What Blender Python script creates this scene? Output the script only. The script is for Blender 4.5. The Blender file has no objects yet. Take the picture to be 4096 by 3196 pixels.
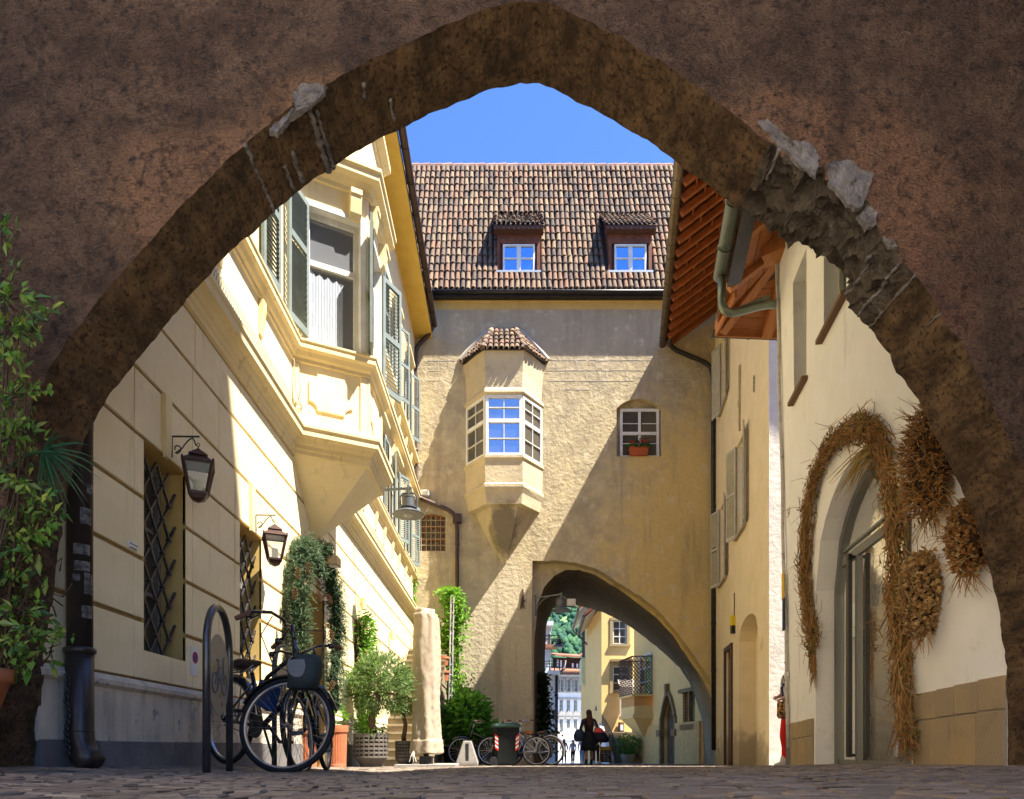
import bpy, math, random
from mathutils import Vector, Matrix, noise
R = math.radians
V = Vector
random.seed(7)
rnd = random.random
def ru(a, b): return a + (b - a) * random.random()
scene = bpy.context.scene
COL = scene.collection
F, VX, HY, CZ = 1456.0, 1075.0, 1594.0, 0.2      # focal length and vanishing point of the street, camera height
def P(x, y, d):                                   # where a sight line meets the depth d
    return V(((x - VX) * d / F, d, CZ + (HY - y) * d / F))
def hz(y, d): return CZ + (HY - y) * d / F
def G(x, y):                                      # height of the street
    b = -(.085 + .0215 * min(y, 60))
    t = min(1, abs(x) / 2.8)
    fade = 1 if y < 6 else max(0, 1 - (y - 6) / 5)
    b += .065 * t ** 3 * fade
    b -= .035 * math.exp(-((x + .6) / 1.0) ** 2 - ((y - 6.6) / 1.5) ** 2)
    return CZ + b
WM = {}
def _reg(o, m): WM[o.name] = m
def thing(name, label, cat, loc=(0, 0, 0), rz=0, group=None, kind=None):
    o = bpy.data.objects.new(name, None); COL.objects.link(o)
    o.empty_display_size = .2
    o.location = loc; o.rotation_euler = (0, 0, rz)
    WM[o.name] = Matrix.Translation(V(loc)) @ Matrix.Rotation(rz, 4, 'Z')
    tag(o, label, cat, group, kind)
    return o
def tag(o, label=None, cat=None, group=None, kind=None):
    if label: o['label'] = label
    if cat: o['category'] = cat
    if group: o['group'] = group
    if kind: o['kind'] = kind
    return o
def copy_tree(o, parent=None):
    c = o.copy(); COL.objects.link(c)
    if parent: c.parent = parent
    for ch in list(o.children): copy_tree(ch, c)
    return c
class MB:
    def __init__(s): s.v = []; s.f = []
    def add(s, vs, fs):
        n = len(s.v); s.v.extend([tuple(v) for v in vs]); s.f.extend([[i + n for i in f] for f in fs]); return s
    def box(s, x0, x1, y0, y1, z0, z1):
        vs = [(x, y, z) for z in (z0, z1) for y in (y0, y1) for x in (x0, x1)]
        return s.add(vs, [(0, 2, 3, 1), (4, 5, 7, 6), (0, 1, 5, 4), (2, 6, 7, 3), (0, 4, 6, 2), (1, 3, 7, 5)])
    def obox(s, c, ax, ay, az):                   # centre and three half axes
        c, ax, ay, az = V(c), V(ax), V(ay), V(az)
        vs = [c + ax * i + ay * j + az * k for k in (-1, 1) for j in (-1, 1) for i in (-1, 1)]
        return s.add(vs, [(0, 2, 3, 1), (4, 5, 7, 6), (0, 1, 5, 4), (2, 6, 7, 3), (0, 4, 6, 2), (1, 3, 7, 5)])
    def beam(s, p, q, w, h, up=(0, 0, 1)):
        p, q, up = V(p), V(q), V(up); d = q - p; t = d.normalized()
        sd = t.cross(up)
        if sd.length < 1e-5: sd = t.cross(V((1, 0, 0)))
        sd.normalize(); u = sd.cross(t)
        return s.obox((p + q) / 2, d / 2, sd * w / 2, u * h / 2)
    def tube(s, pts, r, n=8, closed=False, caps=True):
        pts = [V(p) for p in pts]; m = len(pts)
        rs = r if isinstance(r, (list, tuple)) else [r] * m
        t0 = (pts[1] - pts[0]).normalized()
        a = t0.orthogonal().normalized(); vs = []
        for i, p in enumerate(pts):
            if closed: t = pts[(i + 1) % m] - pts[i - 1]
            else: t = pts[min(i + 1, m - 1)] - pts[max(i - 1, 0)]
            if t.length < 1e-9: t = t0.copy()
            t.normalize(); a = a - t * a.dot(t)
            if a.length < 1e-6: a = t.orthogonal()
            a.normalize(); b = t.cross(a)
            for k in range(n):
                an = 2 * math.pi * k / n
                vs.append(p + a * math.cos(an) * rs[i] + b * math.sin(an) * rs[i])
        fs = []
        for i in range(m if closed else m - 1):
            j = (i + 1) % m
            for k in range(n):
                l = (k + 1) % n
                fs.append((i * n + k, i * n + l, j * n + l, j * n + k))
        if caps and not closed:
            fs.append(tuple(range(n))[::-1]); fs.append(tuple((m - 1) * n + k for k in range(n)))
        return s.add(vs, fs)
    def lathe(s, prof, c=(0, 0, 0), n=24, sx=1, sy=1, M4=None, caps=True):
        c = V(c); vs = []
        for r, z in prof:
            for k in range(n):
                a = 2 * math.pi * k / n
                p = V((r * math.cos(a) * sx, r * math.sin(a) * sy, z))
                if M4: p = M4 @ p
                vs.append(c + p)
        fs = []
        for i in range(len(prof) - 1):
            for k in range(n):
                l = (k + 1) % n
                fs.append((i * n + k, i * n + l, (i + 1) * n + l, (i + 1) * n + k))
        if caps:
            fs.append(tuple(range(n))[::-1]); m = len(prof) - 1
            fs.append(tuple(m * n + k for k in range(n)))
        return s.add(vs, fs)
    def loft(s, rings, caps=True, closed=True):
        n = len(rings[0]); vs = [p for r in rings for p in r]; fs = []
        for i in range(len(rings) - 1):
            for k in range(n if closed else n - 1):
                l = (k + 1) % n
                fs.append((i * n + k, i * n + l, (i + 1) * n + l, (i + 1) * n + k))
        if caps and closed:
            fs.append(tuple(range(n))[::-1]); m = len(rings) - 1
            fs.append(tuple(m * n + k for k in range(n)))
        return s.add(vs, fs)
    def prism(s, poly, off):
        off = V(off); n = len(poly); vs = [V(p) for p in poly] + [V(p) + off for p in poly]
        fs = [tuple(range(n))[::-1], tuple(range(n, 2 * n))]
        for k in range(n):
            l = (k + 1) % n; fs.append((k, l, l + n, k + n))
        return s.add(vs, fs)
    def quad(s, a, b, c, d): return s.add([a, b, c, d], [(0, 1, 2, 3)])
    def grid(s, fn, nu, nv, closed=False):
        vs = [fn(i / (nu - 1), j / (nv - 1)) for i in range(nu) for j in range(nv)]
        return s.add(vs, [(i * nv + j, (i + 1) * nv + j, (i + 1) * nv + j + 1, i * nv + j + 1) for i in range(nu - 1) for j in range(nv - 1)])
    def leaf(s, p, d, nrm, L, W, fold=.25):
        p, d, nrm = V(p), V(d).normalized(), V(nrm)
        sd = d.cross(nrm)
        if sd.length < 1e-4: sd = d.orthogonal()
        sd.normalize(); up = sd.cross(d)
        q = p + d * L * .5 - up * W * fold
        return s.add([p, p + d * L * .45 + sd * W / 2 + up * W * .1, p + d * L - up * L * .12, p + d * L * .45 - sd * W / 2 + up * W * .1, q],
                     [(0, 1, 4), (1, 2, 4), (2, 3, 4), (3, 0, 4)])
    def sweep(s, prof, path, closed=False, flip=1):   # profile (outward, z) along a polyline with mitred corners; outward is to the right of the path
        path = [V((p[0], p[1], 0)) for p in path]; m = len(path); rings = []
        for i, p in enumerate(path):
            ds = []
            if i > 0: ds.append((p - path[i - 1]).normalized())
            if i < m - 1: ds.append((path[i + 1] - p).normalized())
            ns = [V((d.y, -d.x, 0)) * flip for d in ds]
            nn = ns[0] if len(ns) == 1 else (ns[0] + ns[1]) / (1 + ns[0].dot(ns[1]))
            rings.append([p + nn * o + V((0, 0, z)) for o, z in prof])
        return s.loft(rings, caps=True)
    def islands(s):
        par = list(range(len(s.v)))
        def find(a):
            while par[a] != a: par[a] = par[par[a]]; a = par[a]
            return a
        for f in s.f:
            r = find(f[0])
            for k in f[1:]: par[find(k)] = r
        gr = {}
        for f in s.f: gr.setdefault(find(f[0]), []).append(f)
        out = []
        for fs in gr.values():
            ids = sorted({k for f in fs for k in f}); m = {k: i for i, k in enumerate(ids)}
            b = MB(); b.v = [s.v[k] for k in ids]; b.f = [[m[k] for k in f] for f in fs]; out.append(b)
        return out
    def each(s, *a, **k): return [b.build(*a, **k) for b in s.islands()]
    def build(s, name, mat, parent=None, smooth=False, bevel=0, local=False):
        me = bpy.data.meshes.new(name)
        vs = s.v
        if parent is not None and not local:
            mi = WM[parent.name].inverted(); vs = [tuple(mi @ V(v)) for v in vs]
        me.from_pydata(vs, [], s.f); me.validate()
        if mat: me.materials.append(mat)
        if smooth:
            for p in me.polygons: p.use_smooth = True
        o = bpy.data.objects.new(name, me); COL.objects.link(o)
        if parent is not None:
            o.parent = parent; WM[o.name] = WM[parent.name]
        else: WM[o.name] = Matrix()
        if bevel:
            b = o.modifiers.new('bevel', 'BEVEL'); b.width = bevel; b.segments = 2; b.limit_method = 'ANGLE'
        if smooth and smooth != True:
            pass
        return o
def text(body, name, mat, loc, size, parent=None, ux=(1, 0, 0), uz=(0, 0, 1), ext=.001):
    c = bpy.data.curves.new(name, 'FONT'); c.body = body; c.size = size; c.align_x = 'CENTER'; c.align_y = 'CENTER'; c.extrude = ext
    c.materials.append(mat)
    tmp = bpy.data.objects.new(name, c); me = bpy.data.meshes.new_from_object(tmp); bpy.data.objects.remove(tmp); bpy.data.curves.remove(c)
    o = bpy.data.objects.new(name, me); COL.objects.link(o)
    x = V(ux).normalized(); y = V(uz).normalized(); z = x.cross(y)
    m = Matrix((x, y, z)).transposed().to_4x4(); m.translation = V(loc)
    if parent is not None:
        m = WM[parent.name].inverted() @ m; o.parent = parent; WM[o.name] = WM[parent.name]
    o.matrix_local = m
    return o
# ---------------------------------------------------------------- materials
def mixc(nt, fac, a, b, mode='MIX'):
    n = nt.nodes.new('ShaderNodeMix'); n.data_type = 'RGBA'; n.blend_type = mode
    def put(i, v):
        if hasattr(v, 'is_linked') or hasattr(v, 'node'): nt.links.new(v, n.inputs[i])
        elif isinstance(v, (int, float)): n.inputs[i].default_value = v
        else: n.inputs[i].default_value = (v[0], v[1], v[2], 1)
    put(0, fac); put(6, a); put(7, b)
    return n.outputs[2]
def ramp(nt, src, lo, hi):
    n = nt.nodes.new('ShaderNodeMapRange'); n.inputs[1].default_value = lo; n.inputs[2].default_value = hi
    nt.links.new(src, n.inputs[0]); return n.outputs[0]
def tex(nt, vec, sc, det=10, rough=.68, dist=0):
    n = nt.nodes.new('ShaderNodeTexNoise'); n.inputs['Scale'].default_value = sc; n.inputs['Detail'].default_value = det
    n.inputs['Roughness'].default_value = rough; n.inputs['Distortion'].default_value = dist
    nt.links.new(vec, n.inputs['Vector']); return n.outputs[0]
MATS = {}
def M(name, c, c2=None, sc=4., rough=.85, bump=0., bsc=25., bd=.01, metal=0., island=None, stretch=(1, 1, 1), zones=(), stain=None,
      spec=.25, trans=0., con=(.35, .65), bump2=None, pits=None, coat=0, streak=None):
    m = bpy.data.materials.new(name); m.use_nodes = True; nt = m.node_tree; L = nt.links.new
    b = nt.nodes['Principled BSDF']
    tc = nt.nodes.new('ShaderNodeTexCoord'); mp = nt.nodes.new('ShaderNodeMapping'); mp.inputs['Scale'].default_value = stretch
    L(tc.outputs['Object'], mp.inputs['Vector']); vec = mp.outputs[0]; raw = tc.outputs['Object']; pos = nt.nodes.new('ShaderNodeNewGeometry').outputs['Position'] if zones else None
    rgb = nt.nodes.new('ShaderNodeRGB'); rgb.outputs[0].default_value = (*c, 1); col = rgb.outputs[0]
    if island:
        g = nt.nodes.new('ShaderNodeNewGeometry'); cr = nt.nodes.new('ShaderNodeValToRGB'); cr.color_ramp.interpolation = 'LINEAR'
        e = cr.color_ramp.elements
        while len(e) < len(island): e.new(.5)
        for i, k in enumerate(island):
            e[i].position = i / (len(island) - 1); e[i].color = (*k, 1)
        L(g.outputs['Random Per Island'], cr.inputs[0]); col = cr.outputs[0]
    if c2: col = mixc(nt, ramp(nt, tex(nt, vec, sc), *con), col, c2)
    for ctr, rad, zc, amt, nsc in zones:
        mz = nt.nodes.new('ShaderNodeMapping'); mz.vector_type = 'TEXTURE'
        mz.inputs['Location'].default_value = ctr; mz.inputs['Scale'].default_value = rad; L(pos, mz.inputs['Vector'])
        ln = nt.nodes.new('ShaderNodeVectorMath'); ln.operation = 'LENGTH'; L(mz.outputs[0], ln.inputs[0])
        ma = nt.nodes.new('ShaderNodeMath'); ma.operation = 'MULTIPLY_ADD'; L(tex(nt, pos, nsc), ma.inputs[0]); ma.inputs[1].default_value = 1.6; L(ln.outputs['Value'], ma.inputs[2])
        r1 = nt.nodes.new('ShaderNodeMapRange'); L(ma.outputs[0], r1.inputs[0]); r1.inputs[1].default_value = 1.9; r1.inputs[2].default_value = 1.5; r1.inputs[4].default_value = amt
        col = mixc(nt, r1.outputs[0], col, zc)
    if stain:
        sc_, ssc, lo, hi = stain
        col = mixc(nt, ramp(nt, tex(nt, raw, ssc, 10, .7), lo, hi), col, sc_)
    if streak:
        kc, ks, lo, hi = streak
        mk = nt.nodes.new('ShaderNodeMapping'); mk.inputs['Scale'].default_value = (1, 1, .12); L(raw, mk.inputs['Vector'])
        col = mixc(nt, ramp(nt, tex(nt, mk.outputs[0], ks, 8, .7), lo, hi), col, kc)
    if pits:
        pc, psc, lo, hi = pits
        col = mixc(nt, ramp(nt, tex(nt, raw, psc, 4, .6), lo, hi), col, pc)
    L(col, b.inputs['Base Color'])
    b.inputs['Roughness'].default_value = rough; b.inputs['Metallic'].default_value = metal
    b.inputs['Specular IOR Level'].default_value = spec; b.inputs['Coat Weight'].default_value = coat
    if bump:
        bn = nt.nodes.new('ShaderNodeBump'); bn.inputs['Strength'].default_value = bump; bn.inputs['Distance'].default_value = bd
        L(tex(nt, vec, bsc, 6, .6), bn.inputs['Height'])
        if bump2:
            b2 = nt.nodes.new('ShaderNodeBump'); b2.inputs['Strength'].default_value = bump2[0]; b2.inputs['Distance'].default_value = bump2[2]
            L(tex(nt, vec, bump2[1], 4, .55, .4), b2.inputs['Height']); L(bn.outputs[0], b2.inputs['Normal']); L(b2.outputs[0], b.inputs['Normal'])
        else: L(bn.outputs[0], b.inputs['Normal'])
    if trans:
        out = nt.nodes['Material Output']; tr = nt.nodes.new('ShaderNodeBsdfTranslucent'); mx = nt.nodes.new('ShaderNodeMixShader')
        L(col, tr.inputs[0]); mx.inputs[0].default_value = trans; L(b.outputs[0], mx.inputs[1]); L(tr.outputs[0], mx.inputs[2]); L(mx.outputs[0], out.inputs[0])
    MATS[name] = m
    return m
def glassy(name, c, metal=.6, rough=.04):
    return M(name, c, rough=rough, metal=metal, spec=.6, bump=.05, bsc=2.5, bd=.02)
cream = M('cream_paint', (.82, .69, .42), (.76, .62, .35), 2.5, .8, .12, 60, .004, stain=((.42, .36, .25), 1.2, .62, .85), streak=((.44, .36, .22), 5, .57, .82), bump2=(.3, 3, .01))
cream_lt = M('cream_trim_paint', (.78, .64, .36), (.70, .56, .29), 3, .75, .1, 50, .004, streak=((.36, .28, .14), 6, .56, .82))
groove = M('ochre_groove_paint', (.30, .19, .065), (.23, .145, .05), 8)
ochre = M('ochre_paint_and_bounce', (.55, .38, .13), (.48, .32, .10), 3, bump=.1, bsc=40)  # cove's own ochre; on the reveals it puts bounced light into the colour
soffit_y = M('yellow_soffit_paint', (.62, .42, .09), (.55, .36, .07), 3, .7)
plinth_m = M('peeling_plinth_paint', (.66, .57, .42), (.50, .43, .33), 3, .85, .3, 30, .006, stain=((.20, .18, .15), 2.4, .56, .72), pits=((.30, .28, .25), 7, .62, .66), streak=((.20, .17, .12), 9, .5, .85))
basestone = M('grey_base_stone', (.20, .185, .17), (.13, .12, .115), 6, .85, .4, 40, .005, island=[(.13, .12, .115), (.22, .20, .18)])
shut = M('grey_green_shutter_paint', (.21, .245, .22), (.16, .185, .17), 5, .6, .1, 60, .003, stain=((.13, .15, .14), 4, .6, .8))
whitep = M('white_frame_paint', (.74, .72, .66), (.62, .59, .52), 6, .6, .1, 50, .003, stain=((.40, .36, .28), 7, .64, .8))
glass = glassy('window_glass', (.10, .12, .14), .35)
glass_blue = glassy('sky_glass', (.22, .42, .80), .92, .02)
glass_dark = glassy('dark_glass', (.10, .09, .07), .25, .05)
iron = M('black_iron', (.012, .012, .014), (.03, .028, .026), 12, .35, .1, 60, .003, spec=.6)
iron_blue = M('black_painted_tube', (.014, .015, .018), (.05, .045, .04), 9, .28, .15, 70, .003, spec=.7, stain=((.09, .075, .06), 6, .62, .75))
copper = M('brown_copper', (.085, .048, .035), (.05, .03, .025), 5, .45, metal=.35, spec=.5)
bronze = M('bronze_gutter', (.20, .15, .09), (.14, .10, .06), 6, .4, metal=.6)
zinc = M('green_zinc_gutter', (.22, .25, .20), (.15, .18, .15), 5, .35, metal=.7, stain=((.3, .33, .3), 6, .6, .75))
darkmetal = M('dark_gutter_metal', (.025, .024, .024), (.05, .045, .04), 6, .4, metal=.4)
grey_metal = M('grey_lamp_metal', (.13, .14, .14), (.09, .095, .1), 8, .45, metal=.4)
SKY, SUNE, EXPO = .085, 4.3, 2.1
# ---------------------------------------------------------------- world, sun, camera
SUN = V((.5, -.235, 1)).normalized()
w = bpy.data.worlds.new('World'); scene.world = w; w.use_nodes = True
nt = w.node_tree; sk = nt.nodes.new('ShaderNodeTexSky'); sk.sky_type = 'NISHITA'; sk.sun_disc = False
sk.sun_elevation = math.asin(SUN.z); sk.sun_rotation = math.atan2(SUN.x, SUN.y)
sk.air_density = 1.0; sk.dust_density = .3; sk.ozone_density = 3.5; sk.altitude = 300
tint = mixc(nt, 1.0, sk.outputs[0], (.52, .70, 1.0), 'MULTIPLY'); nt.links.new(tint, nt.nodes['Background'].inputs[0]); nt.nodes['Background'].inputs[1].default_value = SKY
ld = bpy.data.lights.new('sun', 'SUN'); ld.energy = SUNE; ld.angle = R(.53); ld.color = (1, .94, .84)
lo = bpy.data.objects.new('sun', ld); COL.objects.link(lo); lo.location = SUN * 60
lo.rotation_euler = SUN.to_track_quat('Z', 'Y').to_euler()
cd = bpy.data.cameras.new('camera'); cam = bpy.data.objects.new('camera', cd); COL.objects.link(cam)
cam.location = (0, 0, CZ); cam.rotation_euler = (R(90), 0, 0)
cd.sensor_width = 36; cd.lens = 36 * F / 2184; cd.shift_x = (1092 - VX) / 2184; cd.shift_y = (HY - 852) / 2184
cd.clip_start = .05; cd.clip_end = 4000
scene.camera = cam
scene.view_settings.view_transform = 'Standard'; scene.view_settings.look = 'None'; scene.view_settings.exposure = EXPO
scene.view_settings.gamma = 1
scene.cycles.max_bounces = 8; scene.cycles.diffuse_bounces = 5; scene.cycles.glossy_bounces = 4; scene.cycles.transmission_bounces = 6; scene.cycles.transparent_max_bounces = 6
scene.cycles.sample_clamp_indirect = 6
# ---------------------------------------------------------------- street
def white_x(y): return 2.304 + .155 * y
def yellow_x(y): return 3.34 + .148 * y
gm = M('dusty_mortar_ground', (.052, .047, .043), (.085, .075, .065), 9, .95, .4, 50, .006)
ys = [-16, -8, -3, -1] + [i * .4 for i in range(0, 66)] + [27, 29, 32, 36, 40, 46, 53, 60, 75, 100, 150, 250, 500, 1500]
xs = [-1500, -300, -80, -30, -12] + [-6 + .4 * i for i in range(0, 41)] + [14, 20, 40, 100, 300, 1500]
mb = MB(); mb.v = [(x, y, G(x, y) - .012) for y in ys for x in xs]; nx = len(xs)
mb.f = [(j * nx + i, j * nx + i + 1, (j + 1) * nx + i + 1, (j + 1) * nx + i) for j in range(len(ys) - 1) for i in range(nx - 1)]
tag(mb.build('ground', gm), kind='structure')
cob = M('porphyry_cobbles', (.12, .11, .11), rough=.62, bump=.5, bsc=45, bd=.006, spec=.4, island=[(.12, .094, .072), (.21, .162, .118), (.158, .126, .097), (.26, .20, .14), (.135, .104, .08)],
        stain=((.30, .245, .19), 3, .55, .8))
fs = M('pale_street_paving', (.36, .34, .31), (.28, .265, .24), 2, .9)
mb = MB(); mb.grid(lambda i, j: V((-6 + 26 * i, 28.5 + 50 * j, G(-6 + 26 * i, 28.5 + 50 * j) + .006)), 14, 26); tag(mb.build('far_street', fs), kind='structure')
mb = MB(); y = .9
while y < 27:
    dy = ru(.075, .10) * (1 if y < 12 else 1.25)
    xl = -2.69 if y > 3.9 else -3.6
    xr = (white_x(y) - .02) if y < 8.8 else (9 if y < 13.8 else (yellow_x(y) if y < 20.8 else 8))
    if y < 3.6: xr = 2.93
    x = xl + ru(-.1, 0)
    while x < xr:
        dx = ru(.08, .13) * (1 if y < 12 else 1.3); x2 = min(x + dx, xr + .02); g = .007
        cx, cy = (x + x2) / 2, y + dy / 2
        wv = lambda X: .05 * math.sin(X * 1.1 + 1) + .02 * math.sin(X * 3.1) + .12 * ((X + .5) / 3) ** 2
        h0 = ru(-.004, .004); tx, ty = ru(-.035, .035), ru(-.04, .04); ins = ru(.006, .014)
        vs = []
        for k, (zz, e) in enumerate(((-.05, g), (-.006, g), (0, ins))):
            for sx, sy in ((x + e, y + e), (x2 - e, y + e), (x2 - e, y + dy - e), (x + e, y + dy - e)):
                X, Y = sx + ru(-.004, .004), sy + wv(cx) + ru(-.004, .004)
                vs.append((X, Y, G(X, Y) + zz + h0 + tx * (sx - cx) + ty * (sy - cy)))
        mb.add(vs, [(0, 1, 5, 4), (1, 2, 6, 5), (2, 3, 7, 6), (3, 0, 4, 7), (4, 5, 9, 8), (5, 6, 10, 9), (6, 7, 11, 10), (7, 4, 8, 11), (8, 9, 10, 11)])
        x = x2
    y += dy
tag(mb.build('cobble_pavement', cob), kind='structure')
# ---------------------------------------------------------------- the pointed gateway we look through
YF, YN = 3.95, 3.51
prof = [(70, 1700), (86, 1500), (92, 1400), (108, 1300), (120, 1220), (128, 1150), (137, 1090), (150, 1020), (170, 960), (205, 890), (235, 840), (290, 770), (345, 702), (400, 640),
        (456, 572), (530, 502), (585, 450), (640, 405), (700, 362), (760, 323), (820, 290), (870, 268), (940, 235), (1000, 210), (1060, 188), (1110, 180), (1150, 181), (1180, 190),
        (1230, 215), (1300, 250), (1370, 292), (1430, 335), (1480, 372), (1530, 410), (1570, 440), (1605, 458), (1650, 495), (1690, 515), (1715, 532), (1740, 543), (1765, 562),
        (1790, 590), (1815, 632), (1838, 680), (1870, 722), (1897, 757), (1912, 795), (1930, 812), (1950, 843), (1991, 927), (2027, 991), (2053, 1050), (2070, 1090), (2095, 1160), (2113, 1226), (2130, 1299),
        (2140, 1366), (2148, 1422), (2150, 1700)]
pp = []
for i in range(len(prof) - 1):
    a, b = P(*prof[i], YF), P(*prof[i + 1], YF); n = max(2, int((b - a).length / (.013 if 1560 < prof[i][0] < 1850 and prof[i][1] < 760 else .03)))
    for k in range(n): pp.append(a.lerp(b, k / n))
pp.append(P(*prof[-1], YF)); npf = len(pp); ND = 26
rows = []; rocky = []
for i, p in enumerate(pp):
    t = (pp[min(i + 1, npf - 1)] - pp[max(i - 1, 0)]).normalized(); nrm = V((t.z, 0, -t.x))
    if nrm.z > 0 and False: nrm = -nrm
    nrm = V((-t.z, 0, t.x))                                # away from the opening
    px = p.x / YF * F + VX; py = HY - (p.z - CZ) / YF * F
    rk = 1.0 if 1575 < px < 1850 and py < 760 else 0
    rocky.append(rk); r = []
    for j in range(ND):
        yy = YN + (YF - YN) * j / (ND - 1); q = V((p.x, yy, p.z))
        d = .014 * noise.noise(q * 9) + .007 * noise.noise(q * 26)
        if rk:
            fade = min(1, (px - 1575) / 30, (1850 - px) / 20)
            vd, vp = noise.voronoi(V((q.x * 6.5, q.y * 4.5, q.z * 6.5)) + V((.5 * noise.noise(q * 5), .3 * noise.noise(q * 6), .5 * noise.noise(q * 7)))); c1 = vp[0]
            d += fade * (.085 * noise.noise(c1 * 1.7) + .06 * noise.noise(c1 * 3.1 + V((9, 0, 0))) * (q.y - YN - .2) * 4 * .5 - .03 * max(0, .16 - (vd[1] - vd[0])) / .16 + .012 * noise.noise(q * 30) + .03 * (noise.turbulence(V((q.x * 9, q.y * 7, q.z * 9)), 3, False) - .35))
        r.append(q + nrm * d)
    rows.append(r)
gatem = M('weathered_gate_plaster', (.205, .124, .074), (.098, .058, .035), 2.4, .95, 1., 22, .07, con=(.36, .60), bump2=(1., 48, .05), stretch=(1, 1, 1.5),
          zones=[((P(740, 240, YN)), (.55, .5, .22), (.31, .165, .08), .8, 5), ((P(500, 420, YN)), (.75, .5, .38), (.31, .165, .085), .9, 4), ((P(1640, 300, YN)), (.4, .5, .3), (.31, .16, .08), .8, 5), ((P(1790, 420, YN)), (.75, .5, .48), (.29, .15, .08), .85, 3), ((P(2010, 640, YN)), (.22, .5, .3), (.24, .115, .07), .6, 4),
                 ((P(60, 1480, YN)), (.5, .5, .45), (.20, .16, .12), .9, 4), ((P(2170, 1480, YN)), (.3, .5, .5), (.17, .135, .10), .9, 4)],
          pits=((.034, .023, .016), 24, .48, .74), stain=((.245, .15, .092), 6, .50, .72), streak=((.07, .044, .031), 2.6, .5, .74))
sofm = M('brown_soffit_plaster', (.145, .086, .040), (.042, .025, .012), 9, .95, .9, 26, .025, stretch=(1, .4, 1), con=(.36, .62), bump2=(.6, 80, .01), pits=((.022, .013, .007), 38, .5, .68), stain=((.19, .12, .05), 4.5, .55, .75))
rockm = M('broken_grey_rubble', (.12, .094, .068), (.045, .034, .023), 7, .95, .9, 30, .03, con=(.35, .6), bump2=(.6, 90, .01), stain=((.17, .14, .11), 3, .55, .7))
chipm = M('pale_broken_mortar', (.25, .225, .205), (.09, .078, .068), 9, .95, .9, 30, .03, bump2=(.6, 80, .01))
gate = thing('gateway_wall', 'brown plastered wall pierced by the large pointed arch in the foreground', 'archway', (0, YF, G(0, YF)))
zb, zt, xl, xr = -.5, 14.5, -9, 3.96
fr = [r[0] for r in rows]; bk = [r[-1] for r in rows]
mb = MB()
loop = lambda L_, yy: [V((xl, yy, zb)), V((xl, yy, zt)), V((xr, yy, zt)), V((xr, yy, zb))] + L_[::-1]
n = len(fr) + 4
mb.add(loop(fr, YN) + loop(bk, YF), [tuple(range(n)), tuple(range(2 * n - 1, n - 1, -1)), (0, 1, n + 1, n), (1, 2, n + 2, n + 1), (2, 3, n + 3, n + 2)])
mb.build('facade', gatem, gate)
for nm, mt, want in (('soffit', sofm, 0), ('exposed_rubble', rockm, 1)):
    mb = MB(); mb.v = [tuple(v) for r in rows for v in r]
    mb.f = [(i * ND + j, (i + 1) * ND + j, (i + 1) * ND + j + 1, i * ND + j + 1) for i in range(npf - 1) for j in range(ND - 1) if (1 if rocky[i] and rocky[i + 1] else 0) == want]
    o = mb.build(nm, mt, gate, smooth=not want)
def chip(poly, h=.010):
    pts = [P(x, y, YN) for x, y in poly]; c = sum(pts, V()) / len(pts); rings = []
    dens = []
    for i in range(len(pts)):
        a, b = pts[i], pts[(i + 1) % len(pts)]
        for k in range(4): dens.append(a.lerp(b, k / 4) + V((ru(-.008, .008), 0, ru(-.008, .008))))
    for s in (1, .96, .8, .6, .4, .2, .02):
        hh = 0.0 if s == 1 else h * (.5 + 1.1 * rnd())
        rings.append([c + (p - c) * s + V((0, .01 if s == 1 else -(hh + .018 * max(-.4, noise.noise(p * 13 + V((s * 3, 0, 0))))), 0)) for p in dens])
    mbc = MB(); mbc.loft(rings, caps=False)
    return mbc
allc = MB()
for poly in ([(572, 285), (585, 268), (618, 255), (628, 232), (626, 205), (640, 184), (680, 178), (698, 186), (692, 205), (668, 222), (640, 243), (612, 266), (590, 290)],
             [(1610, 258), (1640, 255), (1668, 285), (1690, 302), (1722, 300), (1742, 322), (1748, 362), (1738, 378), (1700, 352), (1660, 312), (1632, 282)],
             [(1758, 352), (1798, 338), (1842, 362), (1864, 378), (1850, 412), (1842, 440), (1818, 450), (1795, 425), (1768, 392)],
             [(1826, 465), (1848, 440), (1868, 452), (1866, 482), (1848, 492)], [(1880, 505), (1902, 512), (1914, 528), (1895, 530)]):
    c = chip(poly); allc.add(c.v, c.f)
allc.build('broken_edge', chipm, gate)
mb = MB()
def seam(x, y, w_, j0, j1):
    j0, j1 = j0 * ND // 14, j1 * ND // 14
    i = min(range(npf), key=lambda k: (pp[k] - P(x, y, YF)).length)
    pts = [rows[max(0, min(npf - 1, i))][j] + V((ru(-.006, .006), 0, -.004)) for j in range(j0, j1)]
    mb.tube(pts, [w_ * ru(.5, 1.3) for _ in pts], 6)
seam(585, 450, .010, 0, 14); seam(652, 397, .016, 6, 13); seam(628, 415, .010, 8, 13); seam(700, 362, .020, 1, 14); seam(712, 354, .012, 3, 14); seam(800, 300, .010, 3, 6); seam(842, 281, .010, 8, 12)
seam(1835, 672, .012, 0, 14); seam(1853, 700, .009, 0, 14); seam(1905, 775, .008, 0, 4); seam(1812, 625, .012, 3, 14); seam(1600, 456, .012, 0, 6)
mb.build('mortar_seam', chipm, gate, smooth=True)
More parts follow.
